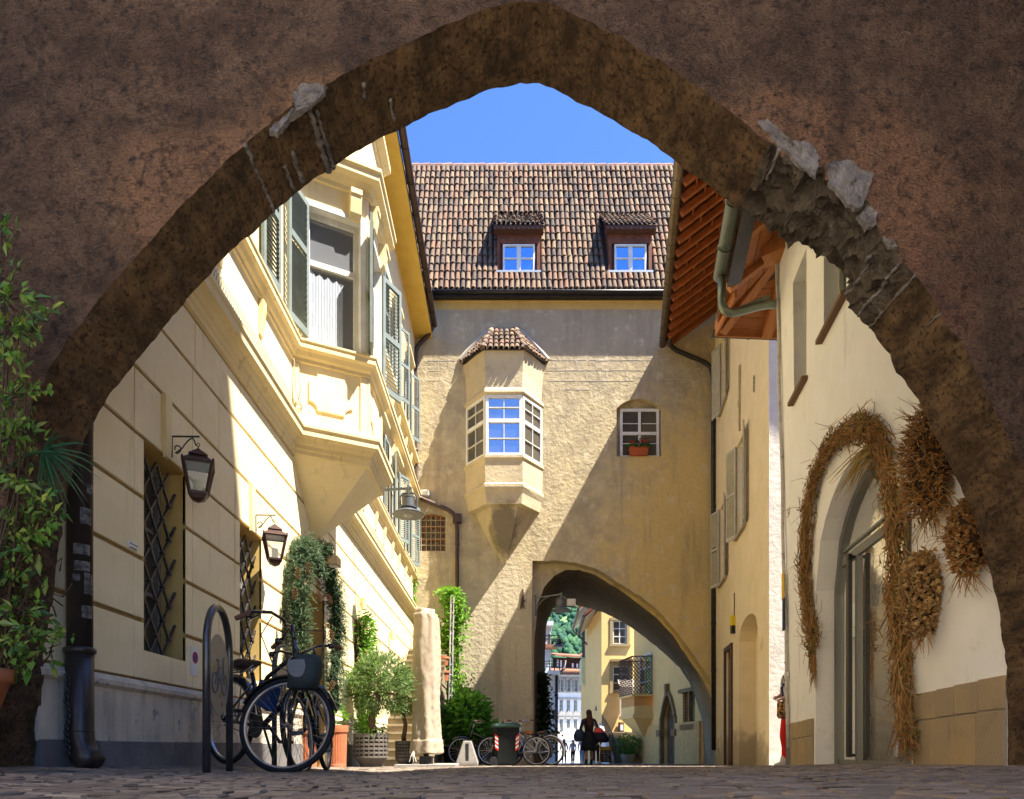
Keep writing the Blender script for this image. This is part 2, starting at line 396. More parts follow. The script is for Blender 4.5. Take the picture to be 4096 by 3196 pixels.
# unseen paving and house added behind the camera to bounce sunlight onto the gateway
sq = M('bounce_paving_stone', (.56, .51, .44), (.48, .43, .37), 1.5, .9)
mb = MB(); mb.grid(lambda i, j: V((-12 + 24 * i, -15.5 + 16.3 * j, G(-12 + 24 * i, -15.5 + 16.3 * j) + .004)), 24, 18); tag(mb.build('bounce_paving', sq), kind='structure')
mb = MB(); mb.box(-9, -3.4, -16, 1.5, -.5, 9); tag(mb.build('bounce_block', M('bounce_block_render', (.72, .62, .46), (.66, .55, .40), 2)), 'unseen pale house added behind the camera to bounce sunlight', 'house')
# pipe and house on our right, before the gateway
nb = M('dark_side_plaster', (.06, .045, .04), (.035, .027, .024), 3, .9, .6, 30, .02)
rb = thing('side_building', 'tall dark brown building edge along the right margin before the arch', 'building', (4, 1.5, 0))
mb = MB(); mb.box(2.965, 6, -.6, YN - .01, -.5, 17.5); mb.build('wall', nb, rb)
pb = thing('rain_pipe', 'black rain pipe with a joint collar at the upper right margin', 'pipe', (2.85, 3.35, 6))
mb = MB(); mb.tube([(2.87, 3.38, 17), (2.87, 3.38, hz(230, 3.38))], .06, 12); mb.lathe([(.05, -.05), (.075, -.04), (.075, .04), (.05, .05)], (2.87, 3.38, hz(150, 3.38)), 12)
mb.lathe([(.05, -.03), (.07, -.03), (.07, .03), (.05, .03)], (2.87, 3.38, hz(560, 3.38)), 12); mb.tube([(2.87, 3.38, hz(230, 3.38)), (2.87, 3.38, hz(620, 3.38)), (2.93, 3.4, hz(680, 3.38))], .058, 12)
mb.build('pipe_run', darkmetal, pb, smooth=True)
# ---------------------------------------------------------------- planar wall helper
class Wall:
    def __init__(s, o, u, n, leanf=None): s.o = V(o); s.u = V(u).normalized(); s.n = V(n).normalized(); s.lean = leanf
    def pt(s, u, v, n=0):
        if s.lean: u = s.lean(u, v)
        return s.o + s.u * u + V((0, 0, v)) + s.n * n
    def arc(s, op, N=14):
        u0, u1, v0, v1 = op[:4]; rise = op[4] if len(op) > 4 else 0; kind = op[5] if len(op) > 5 else 'round'
        pts = []
        for i in range(N + 1):
            t = i / N; a = math.pi * (1 - t)
            if kind == 'point': 
                k = abs(2 * t - 1); vv = v1 - rise * (k ** 1.7) 
            elif kind == 'seg':
                w2 = (u1 - u0) / 2; Rr = (w2 * w2 + rise * rise) / (2 * rise); vv = v1 - Rr + math.sqrt(Rr * Rr - ((2 * t - 1) * w2) ** 2)
            else: vv = v1 - rise + rise * math.sqrt(max(0, 1 - (2 * t - 1) ** 2))
            pts.append((u0 + (u1 - u0) * t, vv))
        return pts
    def mesh(s, mb, u0, u1, v0, v1, ops=(), n=0):
        us = sorted({u0, u1} | {max(u0, min(u1, q)) for o in ops for q in o[:2]}); vs = sorted({v0, v1} | {max(v0, min(v1, q)) for o in ops for q in o[2:4]})
        for i in range(len(us) - 1):
            for j in range(len(vs) - 1):
                cu, cv = (us[i] + us[i + 1]) / 2, (vs[j] + vs[j + 1]) / 2
                if any(o[0] < cu < o[1] and o[2] < cv < o[3] for o in ops): continue
                mb.quad(s.pt(us[i], vs[j], n), s.pt(us[i + 1], vs[j], n), s.pt(us[i + 1], vs[j + 1], n), s.pt(us[i], vs[j + 1], n))
        for o in ops:
            if len(o) > 4 and o[4]:
                a = s.arc(o); h = len(a) // 2
                mb.add([s.pt(o[0], o[3], n)] + [s.pt(*p, n) for p in a[:h + 1]], [tuple(range(h + 2))])
                mb.add([s.pt(o[1], o[3], n)] + [s.pt(*p, n) for p in a[h:]], [tuple(range(len(a) - h + 1))])
    def reveal(s, mb, o, d, back=True, n0=0, sill=True):
        u0, u1, v0, v1 = o[:4]
        top = s.arc(o) if len(o) > 4 and o[4] else [(u0, v1), (u1, v1)]
        path = [(u0, v0)] + top + [(u1, v0)]
        for a, b in zip(path[:-1], path[1:]):
            mb.quad(s.pt(*a, n0), s.pt(*b, n0), s.pt(*b, n0 - d), s.pt(*a, n0 - d))
        if sill: mb.quad(s.pt(u0, v0, n0), s.pt(u0, v0, n0 - d), s.pt(u1, v0, n0 - d), s.pt(u1, v0, n0))
        if back: mb.add([s.pt(*p, n0 - d) for p in path], [tuple(range(len(path)))])
    def bx(s, mb, u0, u1, v0, v1, n0, n1):
        vs = [s.pt(u, v, n) for v in (v0, v1) for n in (n0, n1) for u in (u0, u1)]
        mb.add(vs, [(0, 2, 3, 1), (4, 5, 7, 6), (0, 1, 5, 4), (2, 6, 7, 3), (0, 4, 6, 2), (1, 3, 7, 5)])
    def window(s, parent, o, depth, rows=2, cols=2, fr=.05, bar=.025, fm=None, gm_=None, name='window', tb=(), mid=None):
        u0, u1, v0, v1 = o[:4]; fm = fm or whitep; gm_ = gm_ or glass; mb = MB(); n0, n1 = -depth - .03, -depth + .03
        arch = len(o) > 4 and o[4]
        s.bx(mb, u0, u0 + fr, v0, v1 - (o[4] if arch else 0), n0, n1); s.bx(mb, u1 - fr, u1, v0, v1 - (o[4] if arch else 0), n0, n1)
        s.bx(mb, u0 + fr, u1 - fr, v0, v0 + fr, n0, n1)
        if arch:
            a = s.arc(o); cu, cv = (u0 + u1) / 2, v0 + .5 * (v1 - v0)
            inn = [(cu + (p[0] - cu) * (1 - 2 * fr / (u1 - u0)), p[1] - fr) for p in a]
            for i in range(len(a) - 1):
                vs = [s.pt(*p, n) for n in (n1, n0) for p in (a[i], a[i + 1], inn[i + 1], inn[i])]
                mb.add(vs, [(0, 1, 2, 3), (4, 7, 6, 5), (3, 2, 6, 7), (0, 4, 5, 1)])
        else: s.bx(mb, u0 + fr, u1 - fr, v1 - fr, v1, n0, n1)
        for c in range(1, cols):
            uu = u0 + (u1 - u0) * c / cols; wd = bar if mid is None or c != cols // 2 else mid
            s.bx(mb, uu - wd / 2, uu + wd / 2, v0 + fr, v1 - fr, n0 + .01, n1 - .006)
        vv_ = [v0 + (v1 - v0) * r / rows for r in range(1, rows)]
        for vv in vv_: s.bx(mb, u0 + fr, u1 - fr, vv - bar / 2, vv + bar / 2, n0 + .012, n1 - .01)
        for vv, wd in tb: s.bx(mb, u0 + fr, u1 - fr, vv - wd / 2, vv + wd / 2, n0 + .008, n1 + .004)
        w_ = mb.build(name, fm, parent)
        g_ = MB()
        path = [(u0, v0)] + (s.arc(o) if arch else [(u0, v1), (u1, v1)]) + [(u1, v0)]
        g_.add([s.pt(*p, -depth - .012) for p in path], [tuple(range(len(path)))])
        pn = g_.build('pane', gm_, w_)
        return w_
def slatted(parent, p0, dirv, width, z0, z1, name='shutter', mat=None, rail=(.5,), pitch=.055, th=.035):
    d = V((dirv[0], dirv[1], 0)); d.normalize(); nrm = V((d.y, -d.x, 0)); p0 = V((p0[0], p0[1], 0)); mb = MB(); st = .055
    def bx(u0, u1, v0, v1, t0=-th / 2, t1=th / 2):
        c = p0 + d * (u0 + u1) / 2 + V((0, 0, (v0 + v1) / 2)) + nrm * (t0 + t1) / 2
        mb.obox(c, d * (u1 - u0) / 2, nrm * (t1 - t0) / 2, V((0, 0, (v1 - v0) / 2)))
    bx(0, st, z0, z1); bx(width - st, width, z0, z1); bx(st, width - st, z0, z0 + .09); bx(st, width - st, z1 - .07, z1)
    rz = [z0 + (z1 - z0) * k for k in rail]
    for r in rz: bx(st, width - st, r - .04, r + .04)
    z = z0 + .115
    while z < z1 - .09:
        if all(abs(z - r) > .06 for r in rz):
            c = p0 + d * width / 2 + V((0, 0, z))
            mb.obox(c, d * (width / 2 - st), (nrm * .02 + V((0, 0, -.022))), V((0, 0, .004)) + nrm * .004)
        z += pitch
    return mb.build(name, mat or shut, parent)
# ---------------------------------------------------------------- cream house on the left
XW = -2.7
LB = thing('cream_house', 'cream yellow house with grooved stonework and a projecting bay on the left', 'house', (XW, 12, G(XW, 12)))
W1 = Wall((XW, 0, CZ), (0, 1, 0), (1, 0, 0))
YE = 20.68
opw = [(5.12, 5.79, .73, 2.31), (6.98, 7.60, .73, 2.30), (12.3, 12.95, .73, 2.30)]
door = (9.15, 10.26, -.7, 2.2)
low = opw + [door]
rowz = [.5, .95, 1.41, 1.87, 2.32, 2.80, 3.30, 3.74]
mb = MB()
def clip_blocks(a, b, z0, z1):
    rects = [(a, b, z0, z1)]
    for o in low:
        fr_ = (o[0] - .05, o[1] + .05, o[2], o[3]) if False else o
        out = []
        for r in rects:
            if r[1] <= fr_[0] or r[0] >= fr_[1] or r[3] <= fr_[2] or r[2] >= fr_[3]: out.append(r); continue
            if r[0] < fr_[0]: out.append((r[0], fr_[0], r[2], r[3]))
            if r[1] > fr_[1]: out.append((fr_[1], r[1], r[2], r[3]))
            l, rr = max(r[0], fr_[0]), min(r[1], fr_[1])
            if r[2] < fr_[2]: out.append((l, rr, r[2], fr_[2]))
            if r[3] > fr_[3]: out.append((l, rr, fr_[3], r[3]))
        rects = out
    return rects
for k in range(len(rowz) - 1):
    z0, z1 = rowz[k] + .016, rowz[k + 1] - .016
    y = 3.93 + (.5 if k % 2 else 0)
    cuts = [3.93]
    while y < YE: 
        y += 1.02; cuts.append(min(y, YE))
    for o in low:                                   # smooth surround beside each opening
        if o[2] < z1 and o[3] + .6 > z0:
            for e in (o[0] - .13, o[1] + .13):
                cuts = [c for c in cuts if abs(c - e) > .28 and not (o[0] - .13 < c < o[1] + .13)] + [e]
    cuts = sorted(set(cuts))
    for a, b in zip(cuts[:-1], cuts[1:]):
        for r in clip_blocks(a + .005, b - .005, z0, z1):
            if r[1] - r[0] > .01 and r[3] - r[2] > .01: W1.bx(mb, r[0], r[1], r[2], r[3], -.03, .0)
mb.build('stone_blocks', cream, LB, bevel=.006)
mb = MB(); W1.mesh(mb, 3.93, YE, -.9, 3.8, low, -.022); mb.build('joint_backing', groove, LB)
mb = MB(); W1.mesh(mb, 3.93, YE, 3.74, 12.5, [(6.55, 7.45, 5.25, 6.95)] + [(a, a + .8, z0, z1) for a in (12.2, 14.4, 16.5, 18.7) for z0, z1 in ((5.25, 6.95), (8.85, 10.7))], 0)
mb.build('upper_wall', cream, LB)
for o in low:
    mb = MB(); W1.reveal(mb, o, .30 if o is not door else .55, back=False); mb.build('window_reveal' if o is not door else 'door_reveal', ochre, LB)
# plinth: moulding, dado, stone base (broken by the door)
for nm, pr, mt in (('plinth', [(-.02, .04), (.02, .04), (.02, .40), (.045, .425), (.045, .455), (.02, .48), (0.005, .497), (-.02, .497)], plinth_m),):
    for a, b in ((3.93, door[0] - .1), (door[1] + .1, YE)): mb = MB(); mb.sweep([(o_, z + CZ) for o_, z in pr], [(XW, a), (XW, b)]); mb.build(nm, mt, LB)
for a, b in ((3.93, door[0] - .1), (door[1] + .1, YE)):
    y = a; mb = MB()
    while y < b:
        y2 = min(b, y + ru(.42, .62)); W1.bx(mb, y + .003, y2 - .003, -.9, .045 + ru(-.004, .004), -.05, .035 + ru(0, .006)); y = y2
    mb.build('stone_base', basestone, LB, bevel=.004)
# keystones over the small windows
mb = MB()
for o in opw:
    c = (o[0] + o[1]) / 2 - .02; p = [(c - .035, 2.30), (c + .035, 2.30), (c + .055, 2.79), (c - .055, 2.79)]
    mb.prism([W1.pt(*q, .0) for q in p], (.035, 0, 0))
mb.each('keystone', cream_lt, LB)
# window leaves inside the reveals and the lattice grilles
backm = M('grey_blind', (.22, .21, .19), (.15, .145, .13), 4)
for o in opw:
    mb = MB(); W1.bx(mb, o[0], o[1], o[2], o[3], -.345, -.32); mb.build('backing', backm, LB)
    W1.window(LB, o, .24, 3, 2, .05, .03, fm=backm, gm_=glass_dark)
    mb = MB(); pw, ph = .205, .275; z = o[2]; W_ = o[1] - o[0] - .1
    zz = o[2]; k = 0
    nn = int((o[3] - o[2] - .05) / (ph / 2)); ncol = int(W_ / (pw / 2)) + 1
    pt = lambda i, j: W1.pt(o[0] + .01 + i * pw / 2, o[2] + .02 + j * ph / 2, -.07)
    for j in range(nn):
        for i in range(ncol):
            if (i + j) % 2 == 0:
                for di in (-1, 1):
                    if 0 <= i + di <= ncol: mb.beam(pt(i, j), pt(i + di, j + 1), .018, .018, (1, 0, 0))
                mb.obox(pt(i, j), (.017, 0, 0), (0, .015, .010), (0, -.010, .015))
    mb.build('lattice_grille', iron_blue, LB)
doorwood = M('red_brown_door_wood', (.10, .035, .018), (.05, .018, .01), 7, .5, .3, 30, .004, stretch=(8, 8, .6))
mb = MB(); W1.bx(mb, door[0], door[1], -.7, door[3], -.56, -.5)
for a, b in ((9.22, 9.66), (9.74, 10.2)):
    for c, d in ((.1, .8), (.95, 2.0)): W1.bx(mb, a, b, c, d, -.5, -.485)
mb.build('door', doorwood, LB, bevel=.005)
# string courses that run round the bay
BAY = [(XW, 8.72), (-1.83, 9.155), (-1.83, 10.165), (XW, 10.6)]
path = [(XW, 3.96)] + BAY + [(XW, YE)]
def course(pr, nm, mat=cream_lt, pth=path):
    mb = MB(); mb.sweep([(o_, z + CZ) for o_, z in pr], pth); return mb.build(nm, mat, LB)
course([(-.02, 3.745), (.03, 3.755), (.03, 3.80), (.05, 3.815), (.05, 3.865), (.075, 3.88), (.10, 3.925), (.16, 3.955), (.16, 4.03), (.18, 4.05), (.18, 4.09), (.03, 4.20), (-.02, 4.20)], 'lower_cornice')
course([(-.02, 4.93), (.025, 4.945), (.025, 4.99), (.055, 5.01), (.08, 5.06), (.12, 5.085), (.12, 5.15), (.135, 5.165), (.135, 5.19), (.02, 5.25), (-.02, 5.25)], 'sill_cornice')
course([(-.02, 7.33), (.03, 7.345), (.03, 7.40), (.06, 7.42), (.10, 7.47), (.18, 7.50), (.18, 7.58), (.21, 7.60), (.21, 7.645), (.03, 7.75), (-.02, 7.75)], 'upper_cornice')
course([(-.02, 8.45), (.03, 8.46), (.03, 8.52), (.08, 8.56), (.13, 8.60), (.13, 8.68), (.02, 8.76), (-.02, 8.76)], 'high_sill_course')
# brackets below the sill course and dentil brackets
mb = MB()
for yy in (6.45, 7.55, 12.1, 13.1, 14.3, 15.3, 16.4, 17.4, 18.6, 19.6):
    for zb_, zt_, ou in ((4.55, 4.93, .06), (8.1, 8.45, .07), (6.98, 7.33, .07), (10.75, 11.0, .07)):
        pr = [(0, zb_), (.02, zb_), (ou * .6, zb_ + .12), (ou, zt_ - .1), (ou, zt_), (0, zt_)]
        mb.prism([W1.pt(yy - .05, z, o_) for o_, z in pr], (0, .1, 0))
mb.each('console', cream_lt, LB, bevel=.004)
mb = MB()
for yy in (12.1, 14.3, 16.4, 18.6):
    for z in (7.0, 10.78):
        pr = [(0, z), (.05, z + .02), (.07, z + .08), (.15, z + .13), (.15, z + .2), (0, z + .24)]
        mb.prism([W1.pt(yy - .02, zz, o_) for o_, zz in pr], (0, 1.04, 0))
mb.each('window_hood', cream_lt, LB)
# bay
bay = MB()
Wo = Wall((XW, 8.72, CZ), (.8944, .4472, 0), (.4472, -.8944, 0)); Lo = (V((-1.83, 9.155, 0)) - V((XW, 8.72, 0))).length
Wf = Wall((-1.83, 9.155, CZ), (0, 1, 0), (1, 0, 0)); Wr = Wall((-1.83, 10.165, CZ), (-.8944, .4472, 0), (.4472, .8944, 0))
oo = (.17, .87, 5.25, 6.98); of = (.14, .87, 5.25, 6.98)
Wo.mesh(bay, 0, Lo, 3.76, 9.7, [oo]); Wf.mesh(bay, 0, 1.01, 3.76, 9.7, [of]); Wr.mesh(bay, 0, Lo, 3.76, 9.7, [])
bp = [V((x, y, CZ + 9.7)) for x, y in BAY]; bay.add(bp, [(0, 1, 2, 3)])
bayo = bay.build('bay', cream, LB)
mb = MB(); ap = V((XW, 9.66, CZ + 2.88)); b4 = [V((x, y, CZ + 3.76)) for x, y in BAY]
mb.add(b4 + [ap], [(0, 1, 4), (1, 2, 4), (2, 3, 4), (3, 0, 4), (0, 3, 2, 1)]); mb.build('bay_corbel', cream, LB)
for W_, o in ((Wo, oo), (Wf, of)): mb = MB(); W_.reveal(mb, o, .14, False); mb.build('bay_reveal', whitep, LB)
blind = M('lace_curtain', (.40, .43, .47), (.30, .33, .37), 6, .8, .3, 30, .01, stretch=(6, 6, .8))
dark = M('dark_interior', (.02, .02, .02))
for W_, o in ((Wo, oo), (Wf, of)):
    mb = MB()
    W_.bx(mb, o[0] - .07, o[0] - .002, o[2], o[3] + .07, -.02, .025); W_.bx(mb, o[1] + .002, o[1] + .07, o[2], o[3] + .07, -.02, .025); W_.bx(mb, o[0] - .002, o[1] + .002, o[3] + .002, o[3] + .07, -.02, .025)
    mb.build('window_surround', whitep, LB, bevel=.004)
    w_ = W_.window(LB, o, .11, 1, 1, .06, tb=((o[2] + .62 * (o[3] - o[2]), .07),), gm_=glassy('clear_pane', (.30, .31, .33), .5, .03))
    mb = MB(); W_.bx(mb, o[0], o[1], o[2], o[3], -.40, -.38); mb.build('room_wall', dark, LB)
    mb = MB(); n_ = 24
    top = [(o[0] + .06 + (o[1] - .20 - o[0] - .06) * i / n_, o[2] + .56 * (o[3] - o[2]) + .03 * math.sin(i * 1.05) - .06 * i / n_) for i in range(n_ + 1)]
    bot = [(p[0], o[2] + .06) for p in top]
    for i in range(n_):
        e0, e1 = -.115 + .006 * (i % 2), -.115 + .006 * ((i + 1) % 2)
        mb.quad(W_.pt(*bot[i], e0), W_.pt(*bot[i + 1], e1), W_.pt(*top[i + 1], e1), W_.pt(*top[i], e0))
    mb.build('curtain', blind, LB)
# moulded panels on the bay parapet
def panel(W_, u0, u1, v0, v1, r=.11):
    pts = []
    for cu, cv, a0 in ((u0, v0, 90), (u1, v0, 180), (u1, v1, 270), (u0, v1, 360)):
        for k in range(7):
            a = R(a0 - 90 * k / 6); pts.append((cu + r * math.cos(a), cv + r * math.sin(a)))
    return pts
for W_, u1 in ((Wo, Lo), (Wf, 1.01)):
    mb = MB(); q = panel(W_, .2, u1 - .2, 4.36, 4.84); c = ((.2 + u1 - .2) / 2, 4.6)
    mb.prism([W_.pt(*p, .0) for p in q], W_.n * .022)
    W_.bx(mb, 0.0, .08, 4.2, 4.93, 0, .02); W_.bx(mb, u1 - .10, u1 - .002, 4.2, 4.93, 0, .02)
    mb.build('parapet_panel', cream, LB, bevel=.005)
mb = MB()
for W_, us in ((Wo, (.72,)), (Wf, (.1, .8))):
    for u in us:
        for z in (6.98, 9.2):
            pr = [(0, z), (.03, z), (.08, z + .07), (.11, z + .24), (.11, z + .29), (.13, z + .29), (.13, z + .36), (0, z + .36)]
            mb.prism([W_.pt(u, zz, o_) for o_, zz in pr], W_.u * .15)
mb.each('bay_console', cream_lt, LB, bevel=.004)
mb = MB(); mb.sweep([(o_, z + CZ) for o_, z in [(0, 9.45), (.05, 9.5), (.12, 9.58), (.2, 9.62), (.2, 9.72), (0, 9.75)]], BAY); mb.build('bay_top_cornice', cream_lt, LB)
# shutters of the bay and of the wall
slatted(LB, (-2.52, 8.775), (-.12, -.5), .47, CZ + 5.26, CZ + 6.99, rail=(.62,), pitch=.075)
slatted(LB, (-1.79, 9.27), (.07, -.42), .42, CZ + 5.26, CZ + 6.95)
slatted(LB, (-1.79, 10.05), (.22, .42), .45, CZ + 5.26, CZ + 6.95)
slatted(LB, (XW + .05, 7.50), (.05, .42), .42, CZ + 5.26, CZ + 6.95)
slatted(LB, (XW + .05, 6.5), (.12, -.4), .42, CZ + 5.26, CZ + 6.95)
for a in (12.2, 14.4, 16.5, 18.7):
    for z0, z1 in ((5.25, 6.95), (8.85, 10.7)):
        o = (a, a + .8, z0, z1)
        W1.window(LB, o, .12, 3, 2, .06, .03)
        slatted(LB, (XW + .04, a + .8), (.24, .42) if a > 16 else (.03, .42), .42, CZ + z0, CZ + z1)
        slatted(LB, (XW + .04, a), (.12, -.42), .42, CZ + z0, CZ + z1)
W1.window(LB, (6.55, 7.45, 5.25, 6.95), .12, 3, 2, .06, .03)
for o in [(6.55, 7.45, 5.25, 6.95)] + [(a, a + .8, z0, z1) for a in (12.2, 14.4, 16.5, 18.7) for z0, z1 in ((5.25, 6.95), (8.85, 10.7))]: mb = MB(); W1.reveal(mb, o, .12, False); mb.build('upper_reveal', whitep, LB)
# eaves
mb = MB(); mb.box(XW, -2.17, 3.0, YE, CZ + 12.42, CZ + 12.5); mb.build('eave_soffit', soffit_y, LB)
mb = MB(); mb.add([(-2.17, 3, CZ + 12.6), (-2.17, YE, CZ + 12.6), (-8, YE, CZ + 15.5), (-8, 3, CZ + 15.5), (-2.17, 3, CZ + 12.52), (-2.17, YE, CZ + 12.52), (-8, YE, CZ + 12.52), (-8, 3, CZ + 12.52)], [(0, 1, 2, 3), (4, 7, 6, 5), (0, 4, 5, 1), (1, 5, 6, 2), (2, 6, 7, 3), (3, 7, 4, 0)]); mb.build('roof', darkmetal, LB)
def gutter(mb, a, b, r=.075, n=9, ring=.9):
    a, b = V(a), V(b); d = (b - a).normalized(); sd = d.cross(V((0, 0, 1))).normalized(); up = sd.cross(d)
    rings = []
    for p in (a, b):
        o_ = [p + sd * r * math.cos(math.pi + math.pi * k / n) + up * r * math.sin(math.pi + math.pi * k / n) for k in range(n + 1)]
        i_ = [p + sd * r * .93 * math.cos(math.pi + math.pi * k / n) + up * (r * .93 * math.sin(math.pi + math.pi * k / n) + .001) for k in range(n, -1, -1)]
        rings.append(o_ + i_)
    mb.loft(rings)
    L_ = (b - a).length; k = ring * .5
    while k < L_:
        c = a + d * k
        mb.tube([c + sd * r * 1.06 * math.cos(math.pi + math.pi * q / 10) + up * r * 1.06 * math.sin(math.pi + math.pi * q / 10) for q in range(11)], .008, 5)
        k += ring
mb = MB(); gutter(mb, (-2.08, 3.96, CZ + 12.62), (-2.08, 20.4, CZ + 12.62), .085); mb.build('gutter', copper, LB, smooth=True)
# small thing: bird spikes on the lower cornice and behind the bay
mb = MB()
for y0, y1, zz in ((5.6, 8.6, 4.19), (10.8, 15, 4.19)):
    y = y0
    while y < y1:
        b_ = V((XW + .08, y, CZ + zz)); 
        for s in (-.05, .0, .05): mb.tube([b_, b_ + V((.02 + abs(s) * .3, s, .12))], .0016, 3, caps=False)
        y += .05
mb.build('bird_needles', grey_metal, LB)
# ---------------------------------------------------------------- roof tiles
tilem = M('old_roof_tiles', (.2, .12, .08), rough=.85, bump=.4, bsc=40, bd=.006, island=[(.18, .092, .052), (.075, .055, .042), (.22, .135, .076), (.11, .075, .052), (.25, .17, .094), (.09, .063, .048), (.22, .12, .066), (.15, .096, .065), (.06, .046, .037), (.24, .118, .065)],
          stain=((.055, .045, .04), 14, .54, .72), pits=((.36, .29, .20), 22, .60, .72))
panm = M('tile_channels', (.07, .048, .038), (.035, .027, .023), 20)
def tiles(mb, O, U, S, N, width, length, col, row, keep=None, rad=None, jit=1.):
    O, U, S, N = V(O), V(U).normalized(), V(S).normalized(), V(N).normalized(); rad = rad or col * .40
    nc, nr = max(1, round(width / col)), max(1, round(length / row)); col = width / nc; row = length / nr
    for r in range(nr):
        for c in range(nc):
            u, s = (c + .5) * col, r * row
            if keep and not keep(u, s + row * .4): continue
            sg = .05 * noise.noise(V((u * .5, s * .35, 2))) + .02 * noise.noise(V((u * 2.3, s * 1.5, 5))); s += sg * jit; u += ru(-.008, .008) * jit; s0 = s + ru(-.018, .018) * jit; tw = ru(-.02, .02) * jit; lift = .026 + ru(-.008, .014)
            vs = []; A = 6
            for e, (ss, rr, hh) in enumerate(((s0, rad * 1.06, lift), (s0 + row * 1.16, rad * .88, .004))):
                for th in (0, .016):
                    for k in range(A + 1):
                        a = math.pi * k / A; q = rr - th
                        vs.append(O + U * (u + tw * e + q * math.cos(a)) + S * ss + N * (hh + q * math.sin(a) * .92))
            n = A + 1; fs = []
            for k in range(A):
                fs.append((k, k + 1, 2 * n + k + 1, 2 * n + k)); fs.append((k, n + k, n + k + 1, k + 1))
            fs.append((0, 2 * n, 3 * n, n)); fs.append((A, n + A, 3 * n + A, 2 * n + A))
            mb.add(vs, fs)
# ---------------------------------------------------------------- the house across the end of the lane
YH = 20.7; kH = YH / F
HO = thing('gate_house', 'tall plastered house with tiled roof, closing the lane over a passage arch', 'house', (1.5, YH, G(1.5, YH)))
W3 = Wall((0, YH, CZ), (1, 0, 0), (0, -1, 0))
hu = lambda x: (x - VX) * kH
hv = lambda y: (HY - y) * kH
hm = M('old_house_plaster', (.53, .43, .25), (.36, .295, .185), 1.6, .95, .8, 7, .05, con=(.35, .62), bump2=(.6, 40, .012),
       zones=[((hu(1180), YH, CZ + hv(675)), (5.5, 3, 1.7), (.42, .33, .205), .75, 1.5), ((hu(1500), YH, CZ + hv(1150)), (2.9, 3, 4.5), (.60, .445, .17), .85, 1.2), ((hu(1060), YH, CZ + hv(1400)), (1.6, 3, 3.3), (.53, .45, .31), .7, 2)],  # right-hand zone is yellower plaster, its colour also raised to lighten the shade
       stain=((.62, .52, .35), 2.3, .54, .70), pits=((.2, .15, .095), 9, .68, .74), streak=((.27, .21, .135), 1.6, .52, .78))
ow = (hu(1315), hu(1411), hv(973), hv(850), .30, 'seg'); og = (hu(888), hu(950), hv(1175), hv(1095), .10, 'seg')
tp = hv(640); XL, XR = -3.6, 7.2; vm = hv(1185)
mb = MB(); W3.mesh(mb, XL, XR, vm, tp, [ow, og])
A = [(1135, 1660), (1135, 1196), (1180, 1195), (1227, 1200), (1271, 1212), (1315, 1240), (1342, 1257), (1368, 1274), (1406, 1304), (1443, 1346), (1469, 1382), (1494, 1417), (1516, 1452), (1529, 1480), (1540, 1520), (1552, 1580), (1560, 1660)]
def dense(pts, k=4, j=.012):
    out = []
    for a, b in zip(pts[:-1], pts[1:]):
        for q in range(k): out.append(a.lerp(b, q / k) + V((ru(-j, j), 0, ru(-j, j))))
    return out + [pts[-1]]
Ap = dense([P(x, y, YH) for x, y in A])
lowp = [V((XL, YH, -1.5)), V((XL, YH, CZ + vm)), V((XR, YH, CZ + vm)), V((XR, YH, -1.5))] + Ap[::-1]
mb.add(lowp, [tuple(range(len(lowp)))])
Ai = [p + V((0, .35, 0)) for p in Ap]
mb.loft([Ap, Ai], caps=False, closed=False)
Bp = [(1139, 1660), (1139, 1380), (1146, 1290), (1160, 1254), (1182, 1228), (1205, 1216), (1235, 1215), (1270, 1226), (1310, 1251), (1360, 1286), (1398, 1316), (1434, 1355), (1459, 1391), (1483, 1426), (1504, 1460), (1519, 1492), (1532, 1542), (1543, 1600), (1548, 1660)]
Bw = dense([P(x, y, YH + .35) for x, y in Bp])
Cp = [(1162, 1660), (1162, 1400), (1164, 1345), (1170, 1320), (1181, 1296), (1200, 1288), (1227, 1289), (1258, 1298), (1290, 1309), (1325, 1326), (1360, 1347), (1392, 1372), (1420, 1396), (1449, 1424), (1469, 1454), (1484, 1492), (1496, 1530), (1502, 1580), (1504, 1660)]
Cw = dense([P(x, y, YH + 7.2) for x, y in Cp])
ring = Ai + Bw[::-1]; mb.add(ring, [tuple(range(len(ring)))])
mb.add([(XL, YH, CZ + tp), (XR, YH, CZ + tp), (XR, YH + 6, CZ + tp), (XL, YH + 6, CZ + tp)], [(0, 1, 2, 3)])
W3.reveal(mb, ow, .22, True); W3.reveal(mb, og, .22, False)
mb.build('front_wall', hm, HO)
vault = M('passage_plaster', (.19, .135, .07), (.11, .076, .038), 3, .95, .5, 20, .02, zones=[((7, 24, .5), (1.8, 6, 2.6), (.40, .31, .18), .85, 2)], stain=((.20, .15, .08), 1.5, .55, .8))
mb = MB(); DV = V((.148 * 6.9, 6.9, -.12))
NB = 6; rings = [[p.lerp(q, k / NB) for p, q in zip(Bw, Cw)] for k in range(NB + 1)]
for r in rings[1:]:
    for p in r: p += V((.03 * noise.noise(p * 1.7), 0, .04 * noise.noise(p * 1.3)))
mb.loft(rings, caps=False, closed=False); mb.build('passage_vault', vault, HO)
mb = MB()                                              # mass of the house behind the front: sides, back above the vault
bw = rings[-1]
back = [V((XL, YH + 7.3, -1.5)), V((XL, YH + 7.3, CZ + tp)), V((XR + 1, YH + 7.3, CZ + tp)), V((XR + 1, YH + 7.3, -1.5))]
lb_ = back + bw[::-1]; mb.add(lb_, [tuple(range(len(lb_)))]); mb.build('rear_wall', hm, HO)
